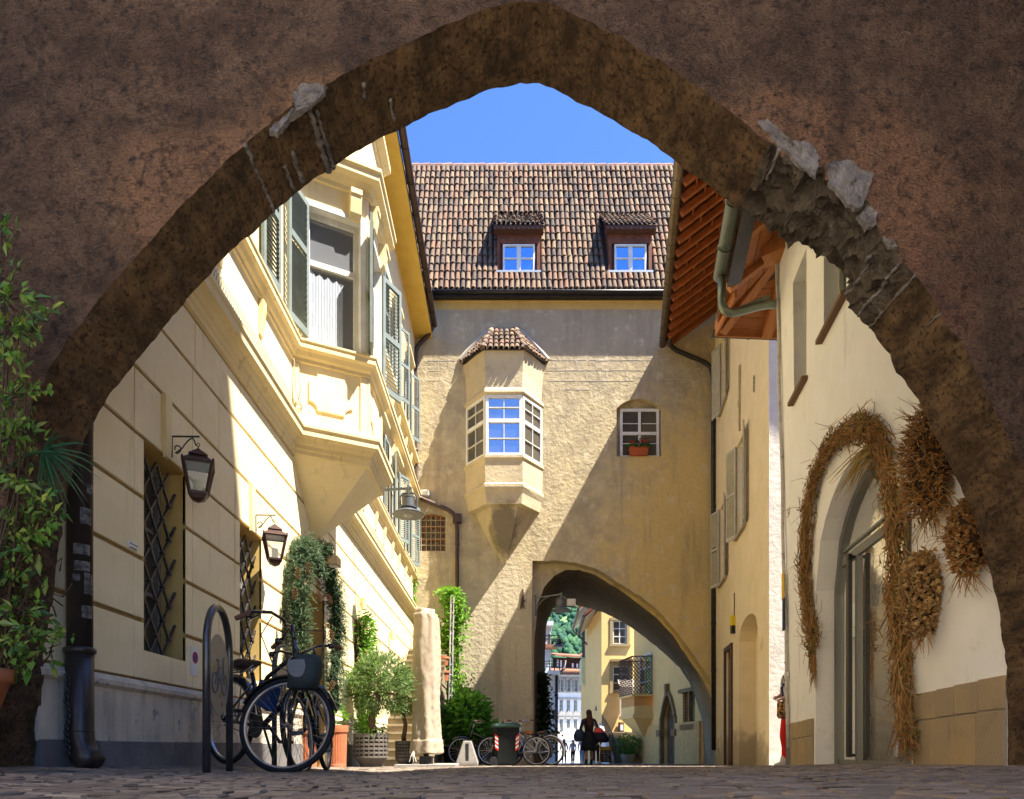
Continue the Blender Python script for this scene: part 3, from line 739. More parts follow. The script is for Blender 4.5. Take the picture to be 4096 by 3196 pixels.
# eave cove
mb = MB(); mb.sweep([(o_, z + CZ) for o_, z in [(0, hv(660)), (.02, hv(655)), (.05, hv(648)), (.14, hv(641)), (.2, hv(640)), (.2, hv(636)), (0, hv(636))]], [(XL, YH), (XR, YH)]); mb.build('eave_cove', ochre, HO)
# mortar lines left white where the wall was once painted as masonry
mb = MB(); cx = lambda c: hu(853.2 + .293 * c); cy = lambda c: hv(639.8 + .293 * c)
for a, b, c in ((200, 440, 440), (205, 330, 515), (200, 290, 587), (1070, 1860, 438), (1060, 1800, 512), (1080, 1700, 588), (1200, 1380, 652), (1960, 2270, 500), (1890, 2280, 578), (2100, 2280, 648), (1880, 1960, 432)):
    x = a
    while x < b:
        x2 = min(b, x + ru(50, 140)); e = ru(-2, 2); W3.bx(mb, cx(x), cx(x2), cy(c + e + 2.0), cy(c + e - 1.2), -.01, .006); x = x2 + (ru(5, 25) if rnd() < .35 else 0)
for c, a, b in ((280, 440, 515), (205, 515, 585), (280, 592, 660), (1140, 440, 512), (1285, 440, 512), (1425, 438, 500), (1210, 514, 587), (1355, 514, 587), (1500, 514, 560), (1642, 514, 585), (1292, 590, 655), (2005, 440, 500), (2075, 503, 575), (2018, 580, 645), (2166, 582, 648), (150, 985, 1060), (215, 950, 980)):
    W3.bx(mb, cx(c - 1.6), cx(c + 1.6), cy(b), cy(a), -.01, .006)
for x0, y0, x1, y1 in ((1305, 1238, 1316, 1243), (1330, 1245, 1342, 1246), (1400, 1318, 1412, 1318), (1405, 1318, 1406, 1330), (1375, 1295, 1390, 1295), (1418, 1316, 1430, 1316), (1442, 1262, 1460, 1262)):
    mb.beam(W3.pt(hu(x0) + 1.1, hv(y0) - .3, .003), W3.pt(hu(x1) + 1.1, hv(y1) - .3, .003), .03, .012, (0, 1, 0))
mb.build('white_joint_line', M('white_joint_paint', (.56, .53, .45), (.36, .31, .22), 6, con=(.4, .6)), HO)
# windows
ow = (hu(1324), hu(1408), hv(973), hv(867))
W3.window(HO, ow, .16, 2, 2, .08, .08, gm_=glass_dark, tb=(((ow[2] + ow[3]) / 2, .09),))
for k in (.30, .72):
    for s in (0, 1): 
        mb = MB(); a = ow[0] + .08 + s * (ow[1] - ow[0]) / 2; W3.bx(mb, a, a + .49, ow[2] + k * 1.45, ow[2] + k * 1.45 + .022, -.15, -.135); mb.build('glazing_bar', whitep, HO)
woodf = M('orange_window_wood', (.26, .10, .03), (.18, .06, .02), 8, .6)
W3.window(HO, og, .18, 3, 4, .06, .04, fm=woodf, gm_=glass_dark)
mb = MB()
for i in range(1, 6): u = og[0] + (og[1] - og[0]) * i / 6; mb.tube([W3.pt(u, og[2], -.05), W3.pt(u, og[3] - .01, -.05)], .011, 5)
for i in range(1, 6): v = og[2] + (og[3] - og[2]) * i / 6; mb.tube([W3.pt(og[0], v, -.055), W3.pt(og[1], v, -.055)], .011, 5)
mb.build('window_bars', M('tan_iron_bars', (.36, .28, .15)), HO)
# roof
th = R(66); RS = V((0, math.cos(th), math.sin(th))); RN = V((0, -math.sin(th), math.cos(th)))
YE0 = 20.45; ZE = hz(619, YE0); zr = ZE - CZ
s_at = lambda y: ((HY - y) / F * YE0 - zr) / (RS.z - (HY - y) / F * RS.y)
SL = s_at(357)
X0, X1 = -3.6, 7.0
mb = MB(); mb.quad((X0, YE0, ZE), (X1, YE0, ZE), V((X1, YE0, ZE)) + RS * SL, V((X0, YE0, ZE)) + RS * SL)
mb.add([V((X0, YE0, ZE)) + RS * SL, V((X1, YE0, ZE)) + RS * SL, (X1, 27, CZ + tp), (X0, 27, CZ + tp)], [(0, 1, 2, 3)])
roof = mb.build('roof', panm, HO)
dm = []
for xc in (1105, 1343): dm.append(((xc - 45 - VX) * (YE0 + .36) / F, (xc + 47 - VX) * (YE0 + .36) / F))
sf, st_ = s_at(581), s_at(461)
def keep(u, s):
    X = X0 + u
    for a, b in dm:
        if a - .02 < X < b + .02 and sf - .3 < s < st_ - .1: return False
    return True
mb = MB(); tiles(mb, (X0, YE0 - .02, ZE + .01), (1, 0, 0), RS, RN, X1 - X0, SL, .163, .38, keep, rad=.064)
mb.build('tile_covering', tilem, roof)
ridge = V((0, YE0, ZE)) + RS * SL
mb = MB(); x = X0
while x < X1:
    pr = [(.10, 0), (.125, .39)]
    mt_ = Matrix.Rotation(R(90), 4, 'Y')
    vs = MB(); vs.lathe([(.105, 0), (.125, .36), (.11, .36), (.09, 0)], (x, ridge.y + .03, ridge.z + .02 + ru(-.008, .008)), 10, M4=mt_); mb.add(vs.v, vs.f); x += .37
mb.build('ridge_tiles', M('pink_ridge_tiles', (.34, .19, .13), rough=.85, island=[(.36, .2, .14), (.26, .15, .11), (.4, .25, .18)]), roof)
mb = MB(); mb.box(X0, X1, YE0 - .03, YE0 + .4, ZE - .2, ZE - .05); mb.build('eave_board', darkmetal, HO)
mb = MB(); gutter(mb, (X0, YE0 - .08, ZE - .07), (X1, YE0 - .08, ZE - .09), .08, ring=1.0); mb.build('gutter', darkmetal, HO, smooth=True)
dwood = M('red_brown_dormer_wood', (.20, .065, .03), (.11, .036, .018), 7, .6, .2, 40, .003)
for a, b in dm:
    yf = YE0 + sf * RS.y; zf = ZE + sf * RS.z; ztop = hz(499, yf); c = (a + b) / 2
    yt = YE0 + st_ * RS.y; ztt = ZE + st_ * RS.z
    mb = MB()
    for s_, x in ((0, a), (1, b)):
        q = [(x, yf, zf), (x, yf, ztop), (x, yt, ztt), (x, YE0 + (sf - .1) * RS.y, ZE + (sf - .1) * RS.z)]
        mb.prism([V(p) for p in q], (.10 if s_ == 0 else -.10, 0, 0))
    mb.box(a + .10, b - .10, yf, yf + .1, ztop - .28, ztop); mb.box(a + .1, b - .1, yf + .1, yf + .14, zf, ztop - .2)
    d_ = mb.build('dormer', dwood, HO)
    mb = MB(); mb.box(a - .1, b + .1, yf - .22, yf + .06, ztop + .0, ztop + .11); mb.build('dormer_fascia', M('dormer_fascia_wood', (.09, .045, .035)), d_)
    mb = MB(); mb.box(a - .02, b + .02, yf - .12, yf + .02, zf - .07, zf - .01); mb.build('dormer_sill', M('zinc_sill', (.34, .38, .42), metal=.3, rough=.5), d_)
    ow_ = (c - (b - a) / 2 + .18, c + (b - a) / 2 - .16, zf + .03 - CZ, ztop - .3 - CZ)
    WD = Wall((0, yf, CZ), (1, 0, 0), (0, -1, 0)); WD.window(d_, ow_, .04, 2, 2, .055, .04, gm_=glass_blue, name='dormer_window', mid=.13)
    sd = (V((0, yt, ztt)) - V((0, yf - .24, ztop + .1))); L_ = sd.length; sd.normalize(); nn = V((0, -sd.z, sd.y))
    o_ = V((a - .14, yf - .24, ztop + .11))
    mb = MB(); mb.quad(o_, o_ + V((b - a + .28, 0, 0)), o_ + V((b - a + .28, 0, 0)) + sd * L_, o_ + sd * L_); mb.build('dormer_roof', panm, d_)
    mb = MB(); tiles(mb, o_ + V((0, 0, .01)), (1, 0, 0), sd, nn, b - a + .28, L_, .14, .33, rad=.055); mb.build('dormer_tiles', tilem, d_)
# oriel
po = [(-1.17, YH), (-.55, YH - .82), (.55, YH - .82), (1.17, YH)]; oc = V((0, YH, 0))
def oring(s, z, sx=None): return [V((x * (sx or s), YH + (y - YH) * s, CZ + z)) for x, y in po] + [V((0, YH + .05, CZ + z))]
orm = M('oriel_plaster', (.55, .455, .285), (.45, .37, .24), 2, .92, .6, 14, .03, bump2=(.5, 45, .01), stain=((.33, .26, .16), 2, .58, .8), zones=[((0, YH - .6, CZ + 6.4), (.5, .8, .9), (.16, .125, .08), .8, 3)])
ori = MB()
ori.loft([oring(1.12, 11.55, 1.07), oring(1.06, 11.3, 1.02), oring(1.0, 10.95, .99), oring(.98, 10.5, .97), oring(1.05, 10.42, 1.02), oring(1.08, 10.33, 1.04), oring(.97, 10.27, .97)])
oriel_up = ori; ori = MB(); ori.loft([oring(1.06, 8.50, 1.04), oring(1.06, 8.43, 1.04), oring(1.0, 8.38, 1.0), oring(.99, 7.72, .99), oring(1.07, 7.66, 1.03), oring(1.07, 7.58, 1.03), oring(.98, 7.42, .97), oring(.94, 7.12, .93), oring(.74, 7.08, .74), oring(.62, 6.7, .6), oring(.42, 6.2, .38), oring(.12, 5.7, .10), oring(.02, 5.55, .05)])
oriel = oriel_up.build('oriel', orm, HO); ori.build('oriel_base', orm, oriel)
fo = [V((x * .97, YH + (y - YH) * .97, 0)) for x, y in po]
for a, b, gl in ((0, 1, glass_dark), (1, 2, glassy('oriel_glass', (.42, .47, .55), .9, .02)), (2, 3, glass_dark)):
    d = fo[b] - fo[a]; L_ = d.length; d.normalize(); nr = V((d.y, -d.x, 0))
    WO = Wall(V((fo[a].x, fo[a].y, CZ)), d, nr)
    w_ = WO.window(oriel, (.0, L_, 8.5, 10.27), .0, 1, 2, .085, .022, gm_=gl, tb=((9.52, .11), (9.0, .02), (9.9, .02)), name='oriel_window')
mb = MB(); mb.box(-1.0, 1.0, YH - .01, YH + .01, CZ + 8.5, CZ + 10.27); mb.build('oriel_room', dark, oriel)
ap = [V((-.42, YH, CZ + 12.55)), V((-.36, YH - .08, CZ + 12.6)), V((.36, YH - .08, CZ + 12.6)), V((.42, YH, CZ + 12.55))]
eb = [V((-1.30, YH, CZ + 11.62)), V((-.63, YH - .98, CZ + 11.50)), V((.63, YH - .98, CZ + 11.50)), V((1.30, YH, CZ + 11.62))]
mb = MB(); mt = MB()
for i in range(3):
    a, b, c, d = eb[i], eb[i + 1], ap[i + 1], ap[i]
    mb.quad(a, b, c, d); U = (b - a); Wd = U.length; U.normalize(); S = ((c + d) / 2 - (a + b) / 2); S = S - U * S.dot(U); Ls = S.length; S.normalize(); N = U.cross(S)
    l0 = (d - a).dot(U); l1 = (c - a).dot(U)
    tiles(mt, a + N * .01, U, S, N, Wd, Ls, .155, .30, lambda u, s: l0 * s / Ls - .07 < u < Wd + (l1 - Wd) * s / Ls + .07, rad=.066)
mb.quad(eb[0], eb[1], eb[2], eb[3])
orf = mb.build('oriel_roof', panm, oriel); mt.build('oriel_tiles', tilem, orf)
mb = MB()
for i in (1, 2):
    mb = MB(); a, b = eb[i], ap[i]; n = 5
    for k in range(n):
        p, q = a.lerp(b, k / n), a.lerp(b, (k + 1.12) / n); mb.tube([p + V((0, 0, .05)), q + V((0, 0, .03))], [.085, .07], 9)
    mb.build('oriel_hip_tiles', MATS.get('hip_tiles') or M('hip_tiles', (.42, .24, .15), rough=.85, island=[(.44, .27, .17), (.3, .17, .11), (.12, .09, .07), (.48, .34, .22)]), orf)
mb = MB()
for sgn in (-1, 1):                                   # mortar skirts where the oriel roof meets the wall
    pts = [V((sgn * (.42 + .90 * t), YH - .01, CZ + 12.60 - .88 * t ** 1.25)) for t in [k / 8 for k in range(9)]]
    mb = MB(); mb.tube(pts, [.09] * 9, 6); mb.build('oriel_flashing', M('pale_mortar', (.5, .44, .33), (.4, .34, .25), 6) if 'pale_mortar' not in MATS else MATS['pale_mortar'], orf)
# flower box and geraniums on the arched window sill
fb = thing('flower_box', 'red clay flower box with red geraniums on the arched window sill', 'flower box', W3.pt(hu(1362), hv(973), 0))
c0 = W3.pt(hu(1362), hv(973), .0)
mb = MB(); rings = [[c0 + V((sx * w_, -.0 + sy * d_, z)) for sx, sy in ((-1, -1), (1, -1), (1, 1), (-1, 1))] for w_, d_, z in ((.25, .08, .0), (.28, .10, .22), (.30, .11, .22), (.30, .11, .26), (.27, .085, .26), (.27, .085, .2))]
mb.loft(rings); mb.build('box', M('red_clay', (.40, .09, .03), (.30, .07, .025), 6, .8), fb)
lf = M('geranium_leaves', (.03, .09, .02), rough=.6, island=[(.02, .06, .015), (.05, .13, .03)], trans=.2)
mb = MB(); mf = MB()
for _ in range(170):
    p = c0 + V((ru(-.36, .36), ru(-.14, .1), .22 + abs(random.gauss(0, .1)))); mb.leaf(p, (ru(-1, 1), ru(-1, .3), ru(-.2, .9)), (0, 0, 1), ru(.06, .1), ru(.06, .09))
mb.build('foliage', lf, fb)
for _ in range(10):
    h = c0 + V((ru(-.32, .34), ru(-.14, .05), ru(.36, .48)))
    for _ in range(14): mf.leaf(h + V((ru(-.05, .05), ru(-.05, .05), ru(-.03, .04))), (ru(-1, 1), ru(-1, 1), ru(-.3, 1)), (ru(-1, 1), ru(-1, 1), 1), .045, .04)
mf.build('blossoms', M('red_petals', (.62, .012, .03), (.5, .01, .02), 9, .6), fb)
# wall fittings on the house
def pipe_run(mb, pts, r, bend=.18, n=10):
    out = [V(pts[0])]
    for i in range(1, len(pts) - 1):
        p = V(pts[i]); a = (V(pts[i - 1]) - p); b = (V(pts[i + 1]) - p); la, lb = min(bend, a.length * .45), min(bend, b.length * .45)
        a.normalize(); b.normalize()
        for k in range(6):
            t = k / 5; out.append((p + a * la) * (1 - t) ** 2 + p * 2 * t * (1 - t) + (p + b * lb) * t ** 2)
    out.append(V(pts[-1])); mb.tube(out, r, n)
d1 = thing('downpipe', 'brown downpipe stepping from the cream house gutter to the gate house wall', 'downpipe', P(975, 1600, YH - .12))
yd = YH - .12; mb = MB()
pipe_run(mb, [(-2.1, 20.3, CZ + 12.55), P(914, 715, yd), P(886, 740, yd), P(886, 1058, yd), P(968, 1092, yd), P(975, 1120, yd), P(975, 1600, yd)], .062, .25)
for y in (760, 850, 960, 1050, 1160, 1300, 1420, 1530): mb.lathe([(.062, -.03), (.075, -.03), (.075, .03), (.062, .03)], P(886 if y < 1060 else 975, y, yd), 10)
mb.build('pipe_run', copper, d1, smooth=True)
mb = MB(); c = P(975, 1106, yd); mb.obox(c, (.13, 0, 0), (0, .09, 0), (0, 0, .13)); mb.build('collector_box', copper, d1, bevel=.01)
d2 = thing('downpipe', 'dark downpipe crossing from the timber eaves into the right house corner', 'downpipe', P(1521, 1550, yd))
mb = MB(); pipe_run(mb, [P(1427, 716, yd - .3), P(1430, 742, yd - .05), P(1513, 776, yd), P(1521, 800, yd), P(1522, 1600, yd)], .065, .3)
for y in (900, 1080, 1200, 1330, 1430): mb.lathe([(.065, -.03), (.08, -.03), (.08, .03), (.065, .03)], P(1522, y, yd), 10)
mb.build('pipe_run', darkmetal, d2, smooth=True)
anc = thing('wall_anchor', 'dark iron tie anchor on the sunlit wall just left of the passage lamp', 'wall anchor', P(1114, 1275, YH - .03))
mb = MB(); mb.prism([W3.pt(hu(x), hv(y), .0) for x, y in ((1114.5, 1254), (1117, 1262), (1117, 1292), (1119, 1299), (1115, 1294), (1109, 1300), (1110, 1288), (1112, 1272))], (0, -.04, 0)); mb.build('plate', M('rusty_brown_iron', (.11, .07, .04), (.07, .045, .03), 8), anc)
mb = MB(); mb.beam(W3.pt(hu(1113), hv(1284), .03), W3.pt(hu(1120), hv(1283), .09), .03, .03); mb.build('pin', darkmetal, anc)
vb = thing('vent_box', 'small white slotted vent box on the gate house wall under the brown pipe', 'vent', P(907, 1052, YH - .08))
mb = MB(); c = P(907, 1052, YH - .07); mb.obox(c, (.12, 0, 0), (0, .07, 0), (0, 0, .085)); mb.build('case', M('white_plastic', (.7, .69, .64)), vb, bevel=.01)
mb = MB()
for k in range(5): mb.obox(c + V((0, -.073, -.05 + .025 * k)), (.095, 0, 0), (0, .003, 0), (0, 0, .005))
mb.build('slots', M('grey_slots', (.3, .28, .25)), vb)
# ---------------------------------------------------------------- white house on the right
whm = M('white_limewash', (.87, .85, .80), (.81, .79, .73), 2.2, .9, .25, 12, .02, bump2=(.25, 50, .006), stain=((.44, .40, .33), 1.6, .6, .85), streak=((.46, .42, .35), 4, .58, .85))
kw = math.sqrt(1 + .155 ** 2)
lean = lambda u, v: u - max(0, (u - 8 * kw) / 1.33) * max(0, .62 * (1 - v / 6.4))
WW = Wall((2.304, 0, CZ), (.155, 1, 0), (-1, .155, 0), lean)
yw = lambda x, n=0: (2.304 - n * 1.024) / ((x - VX) / F - .155)
def wp(x, y, n=0):                                    # point of the white wall seen at a pixel
    return P(x, y, yw(x, n))
WB = thing('white_house', 'white limewashed house with an arched glass shop door on the right', 'house', (3.4, 7, G(3.4, 7)))
od = (5.207 * kw, 7.64 * kw, -.4, 2.74, .99); os1 = (8.0 * kw, 8.62 * kw, 4.33, 5.85); os2 = (6.65 * kw, 7.35 * kw, 4.42, 5.95)
mb = MB()
ops = [od, os1, os2]
us = [3.955 * kw, 8 * kw, 9.33 * kw]
WW.mesh(mb, 3.955 * kw, 9.33 * kw, -.9, 7.2, ops)
c0_ = [WW.pt(9.33 * kw, v) for v in (-.9, 1, 3, 5, 7.2)]
for a, b in zip(c0_[:-1], c0_[1:]): mb.quad(a, V((9, a.y + .4, a.z)), V((9, b.y + .4, b.z)), b)
for o in ops[1:]: WW.reveal(mb, o, .2, False)
mb.build('wall', whm, WB)
mb = MB(); WW.reveal(mb, od, .24, False); mb.build('door_reveal', whm, WB)
for o in (os1, os2):
    WW.window(WB, o, .17, 1, 1, .05, fm=M('pale_green_frame', (.46, .46, .36)), gm_=glass)
    mb = MB(); WW.bx(mb, o[0] - .06, o[1] + .06, o[2] - .045, o[2], -.15, .07); mb.build('wooden_sill', M('brown_sill_wood', (.16, .085, .04), rough=.6), WB)
# stone slabs along the foot
slab = M('tan_sandstone', (.40, .30, .17), (.33, .25, .15), 3, .9, .6, 45, .01, island=[(.42, .31, .17), (.33, .255, .155), (.45, .31, .14), (.37, .285, .17)], stain=((.24, .18, .11), 2.5, .55, .8))
for a, b in ((3.96, 5.16), (7.70, 9.2)):
    mb = MB()
    for r in range(2):
        y = a
        while y < b - .02:
            y2 = min(b, y + ru(.22, .36)); vt = .42 - .025 * (y - 3.97); vmid = vt - .2
            lo_, hi_ = (vmid + .006, vt) if r else (G(3, y) - CZ - .2, vmid - .006)
            WW.bx(mb, (y + .004) * kw, (y2 - .004) * kw, lo_, hi_, -.04, .016 + ru(0, .004)); y = y2
    mb.build('stone_slabs', slab, WB, bevel=.004)
M('slab_mortar', (.33, .29, .22), (.25, .21, .16), 9)
for a, b, c in ((3.96, 5.16, .39), (7.70, 9.2, .31)): mb = MB(); WW.bx(mb, a * kw, b * kw, -.5, c, -.05, .008); mb.build('slab_mortar', MATS['slab_mortar'], WB)
# the glazed door
fm_ = M('grey_door_metal', (.19, .19, .175), rough=.45, metal=.3)
g_door = glassy('shop_glass', (.86, .86, .80), .95, .015)
dr = WW.window(WB, od, .225, 1, 1, .07, fm=fm_, gm_=g_door, name='glass_door')
mb = MB(); n0, n1 = -.25, -.216
def dbar(y0, y1, v0, v1, e=0): WW.bx(mb, y0 * kw, y1 * kw, v0, v1, n0, n1 + e)
dbar(5.25, 7.6, 1.96, 2.05); dbar(5.25, 7.6, -.26, -.13); dbar(6.98, 7.03, -.2, 1.96, .01); dbar(5.84, 5.89, -.2, 1.96); dbar(5.25, 7.6, 2.10, 2.13)
mb.build('door_frame', fm_, dr, bevel=.004)
mb = MB()
for yy in (7.03,): 
    mb.beam(WW.pt(yy * kw, -.1, -.15), WW.pt(yy * kw, 1.98, -.15), .05, .04, (1, 0, 0)); 
    for v in (-.08, 1.95): mb.beam(WW.pt(yy * kw, v, -.15), WW.pt(yy * kw, v, -.22), .03, .03)
mb.build('pull_bar', M('black_door_bar', (.01, .009, .008), rough=.35), dr)
mb = MB(); WW.bx(mb, 5.24 * kw, 7.62 * kw, -.3, 3, -.9, -.85); mb.build('shop_interior', M('shop_interior', (.10, .095, .08)), WB)
mb = MB(); WW.bx(mb, 7.10 * kw, 7.26 * kw, 1.15, 1.5, -.234, -.230); mb.build('door_notice', M('white_notice', (.7, .72, .72)), dr)
# corner fittings
mb = MB(); c = V((3.66, 8.92, G(3.6, 8.9))); c = V((P(1687, 0, 8.98).x, 8.98, G(3.7, 9))); mb.prism([c + V(p) for p in ((-.035, -.1, -.1), (.09, -.1, -.1), (.09, .1, -.1), (-.035, .1, -.1))], (0, 0, .60)); 
gs = tag(mb.build('guard_stone', basestone, None, bevel=.02), 'dark guard stone standing at the foot of the white house corner', 'guard stone')
cbl = thing('cable_pipe', 'thin white cable pipe running up the far corner of the white house', 'pipe', WW.pt(9.2 * kw, -.2, .03))
mb = MB(); mb.tube([WW.pt((9.3 - .02) * kw, v, .03 + .006 * math.sin(v * 3)) for v in [-.0 + .3 * i for i in range(24)]], .022, 7); mb.build('pipe_run', M('dirty_white_pipe', (.55, .52, .46), (.3, .27, .22), 12, con=(.5, .7)), cbl, smooth=True)
mb = MB(); mb.lathe([(.02, 0), (.034, .01), (.034, .06), (.02, .07)], WW.pt(9.28 * kw, .9, .03), 8); mb.build('clamp', whitep, cbl)
text('51', 'house_number', M('faded_number_paint', (.25, .23, .21)), WW.pt(9.02 * kw, 3.02, .004), .16, WB, ux=(-.155, -1, 0))
# hipped roof with open orange rafters
ow1 = M('orange_soffit_boards', (.44, .175, .055), (.30, .105, .03), 3, .6, .3, 40, .004, stretch=(.6, 9, 9), stain=((.18, .06, .02), 7, .62, .8))
ow2 = M('orange_beams', (.50, .215, .07), (.36, .135, .04), 3, .6, .3, 40, .004, stretch=(9, .8, .8), stain=((.20, .07, .025), 6, .62, .8))
ow3 = M('dark_red_rafters', (.40, .12, .034), (.24, .07, .022), 3, .5, .2, 40, .003, stretch=(2, 2, 2), stain=((.38, .12, .04), 3, .55, .75))
ZG = CZ + 6.42; sl = math.tan(R(34))
gxl = lambda y: 3.02 + .19 * (y - 9.33)
corner = V((gxl(10.5) + .02, 10.5, ZG))
mb = MB()                                            # boards of both soffit slopes
wl = lambda y: white_x(y)
a0, a1 = V((gxl(3.96), 3.96, ZG)), corner
def upw(p, d, dirx, diry): return V((p.x + dirx * d, p.y + diry * d, p.z + d * sl))
# street slope boards, running along the eave
inw = V((.982, -.186, 0))
for k in range(9):
    d0, d1 = k * .16 + .004, (k + 1) * .16 - .004
    e0, e1 = a1 + V((0, -d0 * .9, 0)), a1 + V((0, -d1 * .9, 0))
    q = [a0 + inw * d0 + V((0, 0, d0 * sl)), e0 + inw * d0 + V((0, 0, d0 * sl)), e1 + inw * d1 + V((0, 0, d1 * sl)), a0 + inw * d1 + V((0, 0, d1 * sl))]
    mb.prism(q, (0, 0, .03))
inb = V((0, -1, 0)); b1 = V((9, 10.9, ZG)); al = (b1 - corner).normalized()
for k in range(9):
    d0, d1 = k * .16 + .004, (k + 1) * .16 - .004
    q = [corner + inb * d0 + V((d0 * .8, 0, d0 * sl)), b1 + inb * d0 + V((0, 0, d0 * sl)), b1 + inb * d1 + V((0, 0, d1 * sl)), corner + inb * d1 + V((d1 * .8, 0, d1 * sl))]
    mb.prism(q, (0, 0, .03))
whr = MB()
apx = V((6.3, 6.5, ZG + 3.2 * sl + .1)); apn = V((5.3, 3.96, ZG + 3.2 * sl + .1)); apr = V((9, 7, ZG + 3.2 * sl + .1))
up = V((0, 0, .06))
whr.add([a0 + up, a1 + up, apx, apn, b1 + up, apr], [(0, 1, 2, 3), (1, 4, 5, 2)])
rf = whr.build('roof', tilem, WB)
mb.build('soffit_boards', ow1, WB)
mb = MB()
for y in (4.6, 5.6, 6.6, 7.6, 8.6, 9.5):
    p = V((gxl(y), y, ZG - .02)); mb.beam(p + inw * .06 + V((0, 0, .06 * sl - .05)), p + inw * .95 + V((0, 0, .95 * sl - .05)), .11, .14)
for x in (4.05, 5.0, 6.0):
    p = V((x, corner.y + (x - corner.x) * al.y / al.x, ZG - .02)); mb.beam(p + inb * .0 + V((0, 0, -.05)), p + inb * 1.35 + V((0, 0, 1.35 * sl - .05)), .14, .15)
mb.beam(corner + V((.05, -.05, -.04)), corner + V((.75, -1.15, 1.1 * sl - .06)), .14, .18)       # hip rafter
q = WW.pt(9.1 * kw, 6.72, 0); mb.beam(q + V((.3, -.2, 0)), q + V((-.20, .15, 0)), .26, .30)
q = WW.pt(8.1 * kw, 6.86, 0); mb.beam(q + V((.3, .0, 0)), q + V((-.46, .0, -.22)), .16, .18)
mb.each('rafter', ow2, WB, bevel=.008)
mb = MB(); mb.prism([corner + V(p) for p in ((-.02, .0, -.10), (-.02, -.9, -.10), (-.02, -.9, .12), (-.02, 0, .12))], (.03, 0, 0)); mb.prism([corner + V((-.0, .01, -.10)), b1 + V((0, .01, -.10)), b1 + V((0, .01, .1)), corner + V((0, .01, .1))], (0, -.03, 0)); mb.build('fascia_board', ow1, WB)
mb = MB(); mb.prism([V((gxl(3.96) + .03, 3.96, ZG - .12)), V((gxl(9.35) + .03, 9.35, ZG - .12)), V((gxl(9.35) + .22, 9.35, ZG - .06)), V((gxl(3.96) + .22, 3.96, ZG - .06))], (0, 0, .03)); mb.build('eave_board', darkmetal, WB)
mb = MB(); gutter(mb, (gxl(3.96) - .06, 3.96, ZG + .02), (gxl(9.33) - .06, 9.33, ZG + .02), .10, ring=.75); mb.build('street_gutter', zinc, WB, smooth=True)
mb = MB(); gutter(mb, corner + V((-.05, .06, .0)), b1 + V((0, .06, 0)), .07, ring=1.2); mb.build('side_gutter', darkmetal, WB, smooth=True)
mb = MB(); pipe_run(mb, [V((gxl(9.2) - .06, 9.2, ZG)), V((gxl(9.3) - .05, 9.3, ZG - .55)), WW.pt(9.3 * kw, 6.05, .10), WW.pt(9.45 * kw, 6.0, -.3)], .055, .22)
mb.build('gutter_spout', zinc, WB, smooth=True)
mb = MB(); a_, b_ = V((gxl(9.3) + .2, 9.3, ZG - .48)), WW.pt(9.3 * kw, 6.1, .12)
for k in range(22):
    p = a_.lerp(b_, k / 22); mb.add([p + V((-.02, 0, .03)), p + V((.03, 0, .02)), p + V((.005, 0, .085))], [(0, 1, 2)])
mb.build('pigeon_spikes', zinc, WB)
# ---------------------------------------------------------------- yellow house further along on the right
ylm = M('pale_yellow_render', (.76, .63, .40), (.68, .56, .34), 2, .9, .25, 14, .02, bump2=(.2, 60, .005), stain=((.36, .27, .14), 1.4, .6, .82), streak=((.36, .27, .15), 5, .62, .85), zones=[((6, 17, -.3), (2, 5, .9), (.27, .21, .13), .7, 3)])
wl2 = M('white_side_render', (.66, .60, .50), (.56, .50, .41), 2, .9, .5, 9, .03, stain=((.36, .34, .32), 2.2, .66, .74))
k2 = math.sqrt(1 + .148 ** 2); WY = Wall((3.34, 0, CZ), (.148, 1, 0), (-1, .148, 0))
YB = thing('yellow_house', 'pale yellow house with shutters and deep timber eaves beside the passage', 'house', (5.9, 17.5, G(5.9, 17.5)))
yy_ = lambda x: 3.34 / ((x - VX) / F - .148)
on = (14.95 * k2, 17.05 * k2, -.9, 3.09, .45); odr = (17.95 * k2, 18.85 * k2, -.9, 2.62)
wins = [(16.25 * k2, 17.25 * k2, 5.3, 7.6), (18.85 * k2, 19.8 * k2, 4.7, 6.9), (18.7 * k2, 19.6 * k2, 9.6, 11.6), (14.6 * k2, 15.5 * k2, 9.7, 11.6)]
mb = MB(); WY.mesh(mb, 13.9 * k2, 20.72 * k2, -1.2, 13.2, [on, odr] + wins); WY.reveal(mb, on, .4); WY.reveal(mb, odr, .13, False)

for o in wins: WY.reveal(mb, o, .16, False)
mb.build('street_wall', ylm, YB)
mb = MB(); mb.grid(lambda i, j: V((5.397 + 5 * i, 13.9 + .04 * noise.noise(V((i * 9, j * 12, 1))), -1.2 + 13.4 * j)), 12, 24); mb.build('side_wall', wl2, YB)
for o in wins:
    WY.window(YB, o, .12, 3, 2, .06, .03)
    z0, z1 = CZ + o[2], CZ + o[3]; sm = M('cream_grey_shutter', (.46, .42, .33), (.36, .33, .26), 6) if 'cream_grey_shutter' not in MATS else MATS['cream_grey_shutter']
    a, b = WY.pt(o[0], 0, .03), WY.pt(o[1], 0, .03)
    slatted(YB, a, WY.n * .10 - WY.u * .45, .46, z0, z1, mat=sm); slatted(YB, b, WY.n * .16 + WY.u * .42, .46, z0, z1, mat=sm)
    mb = MB(); WY.bx(mb, o[0] - .08, o[1] + .08, o[2] - .07, o[2], -.1, .08); mb.build('sill', M('stone_sill', (.34, .30, .22)), YB)
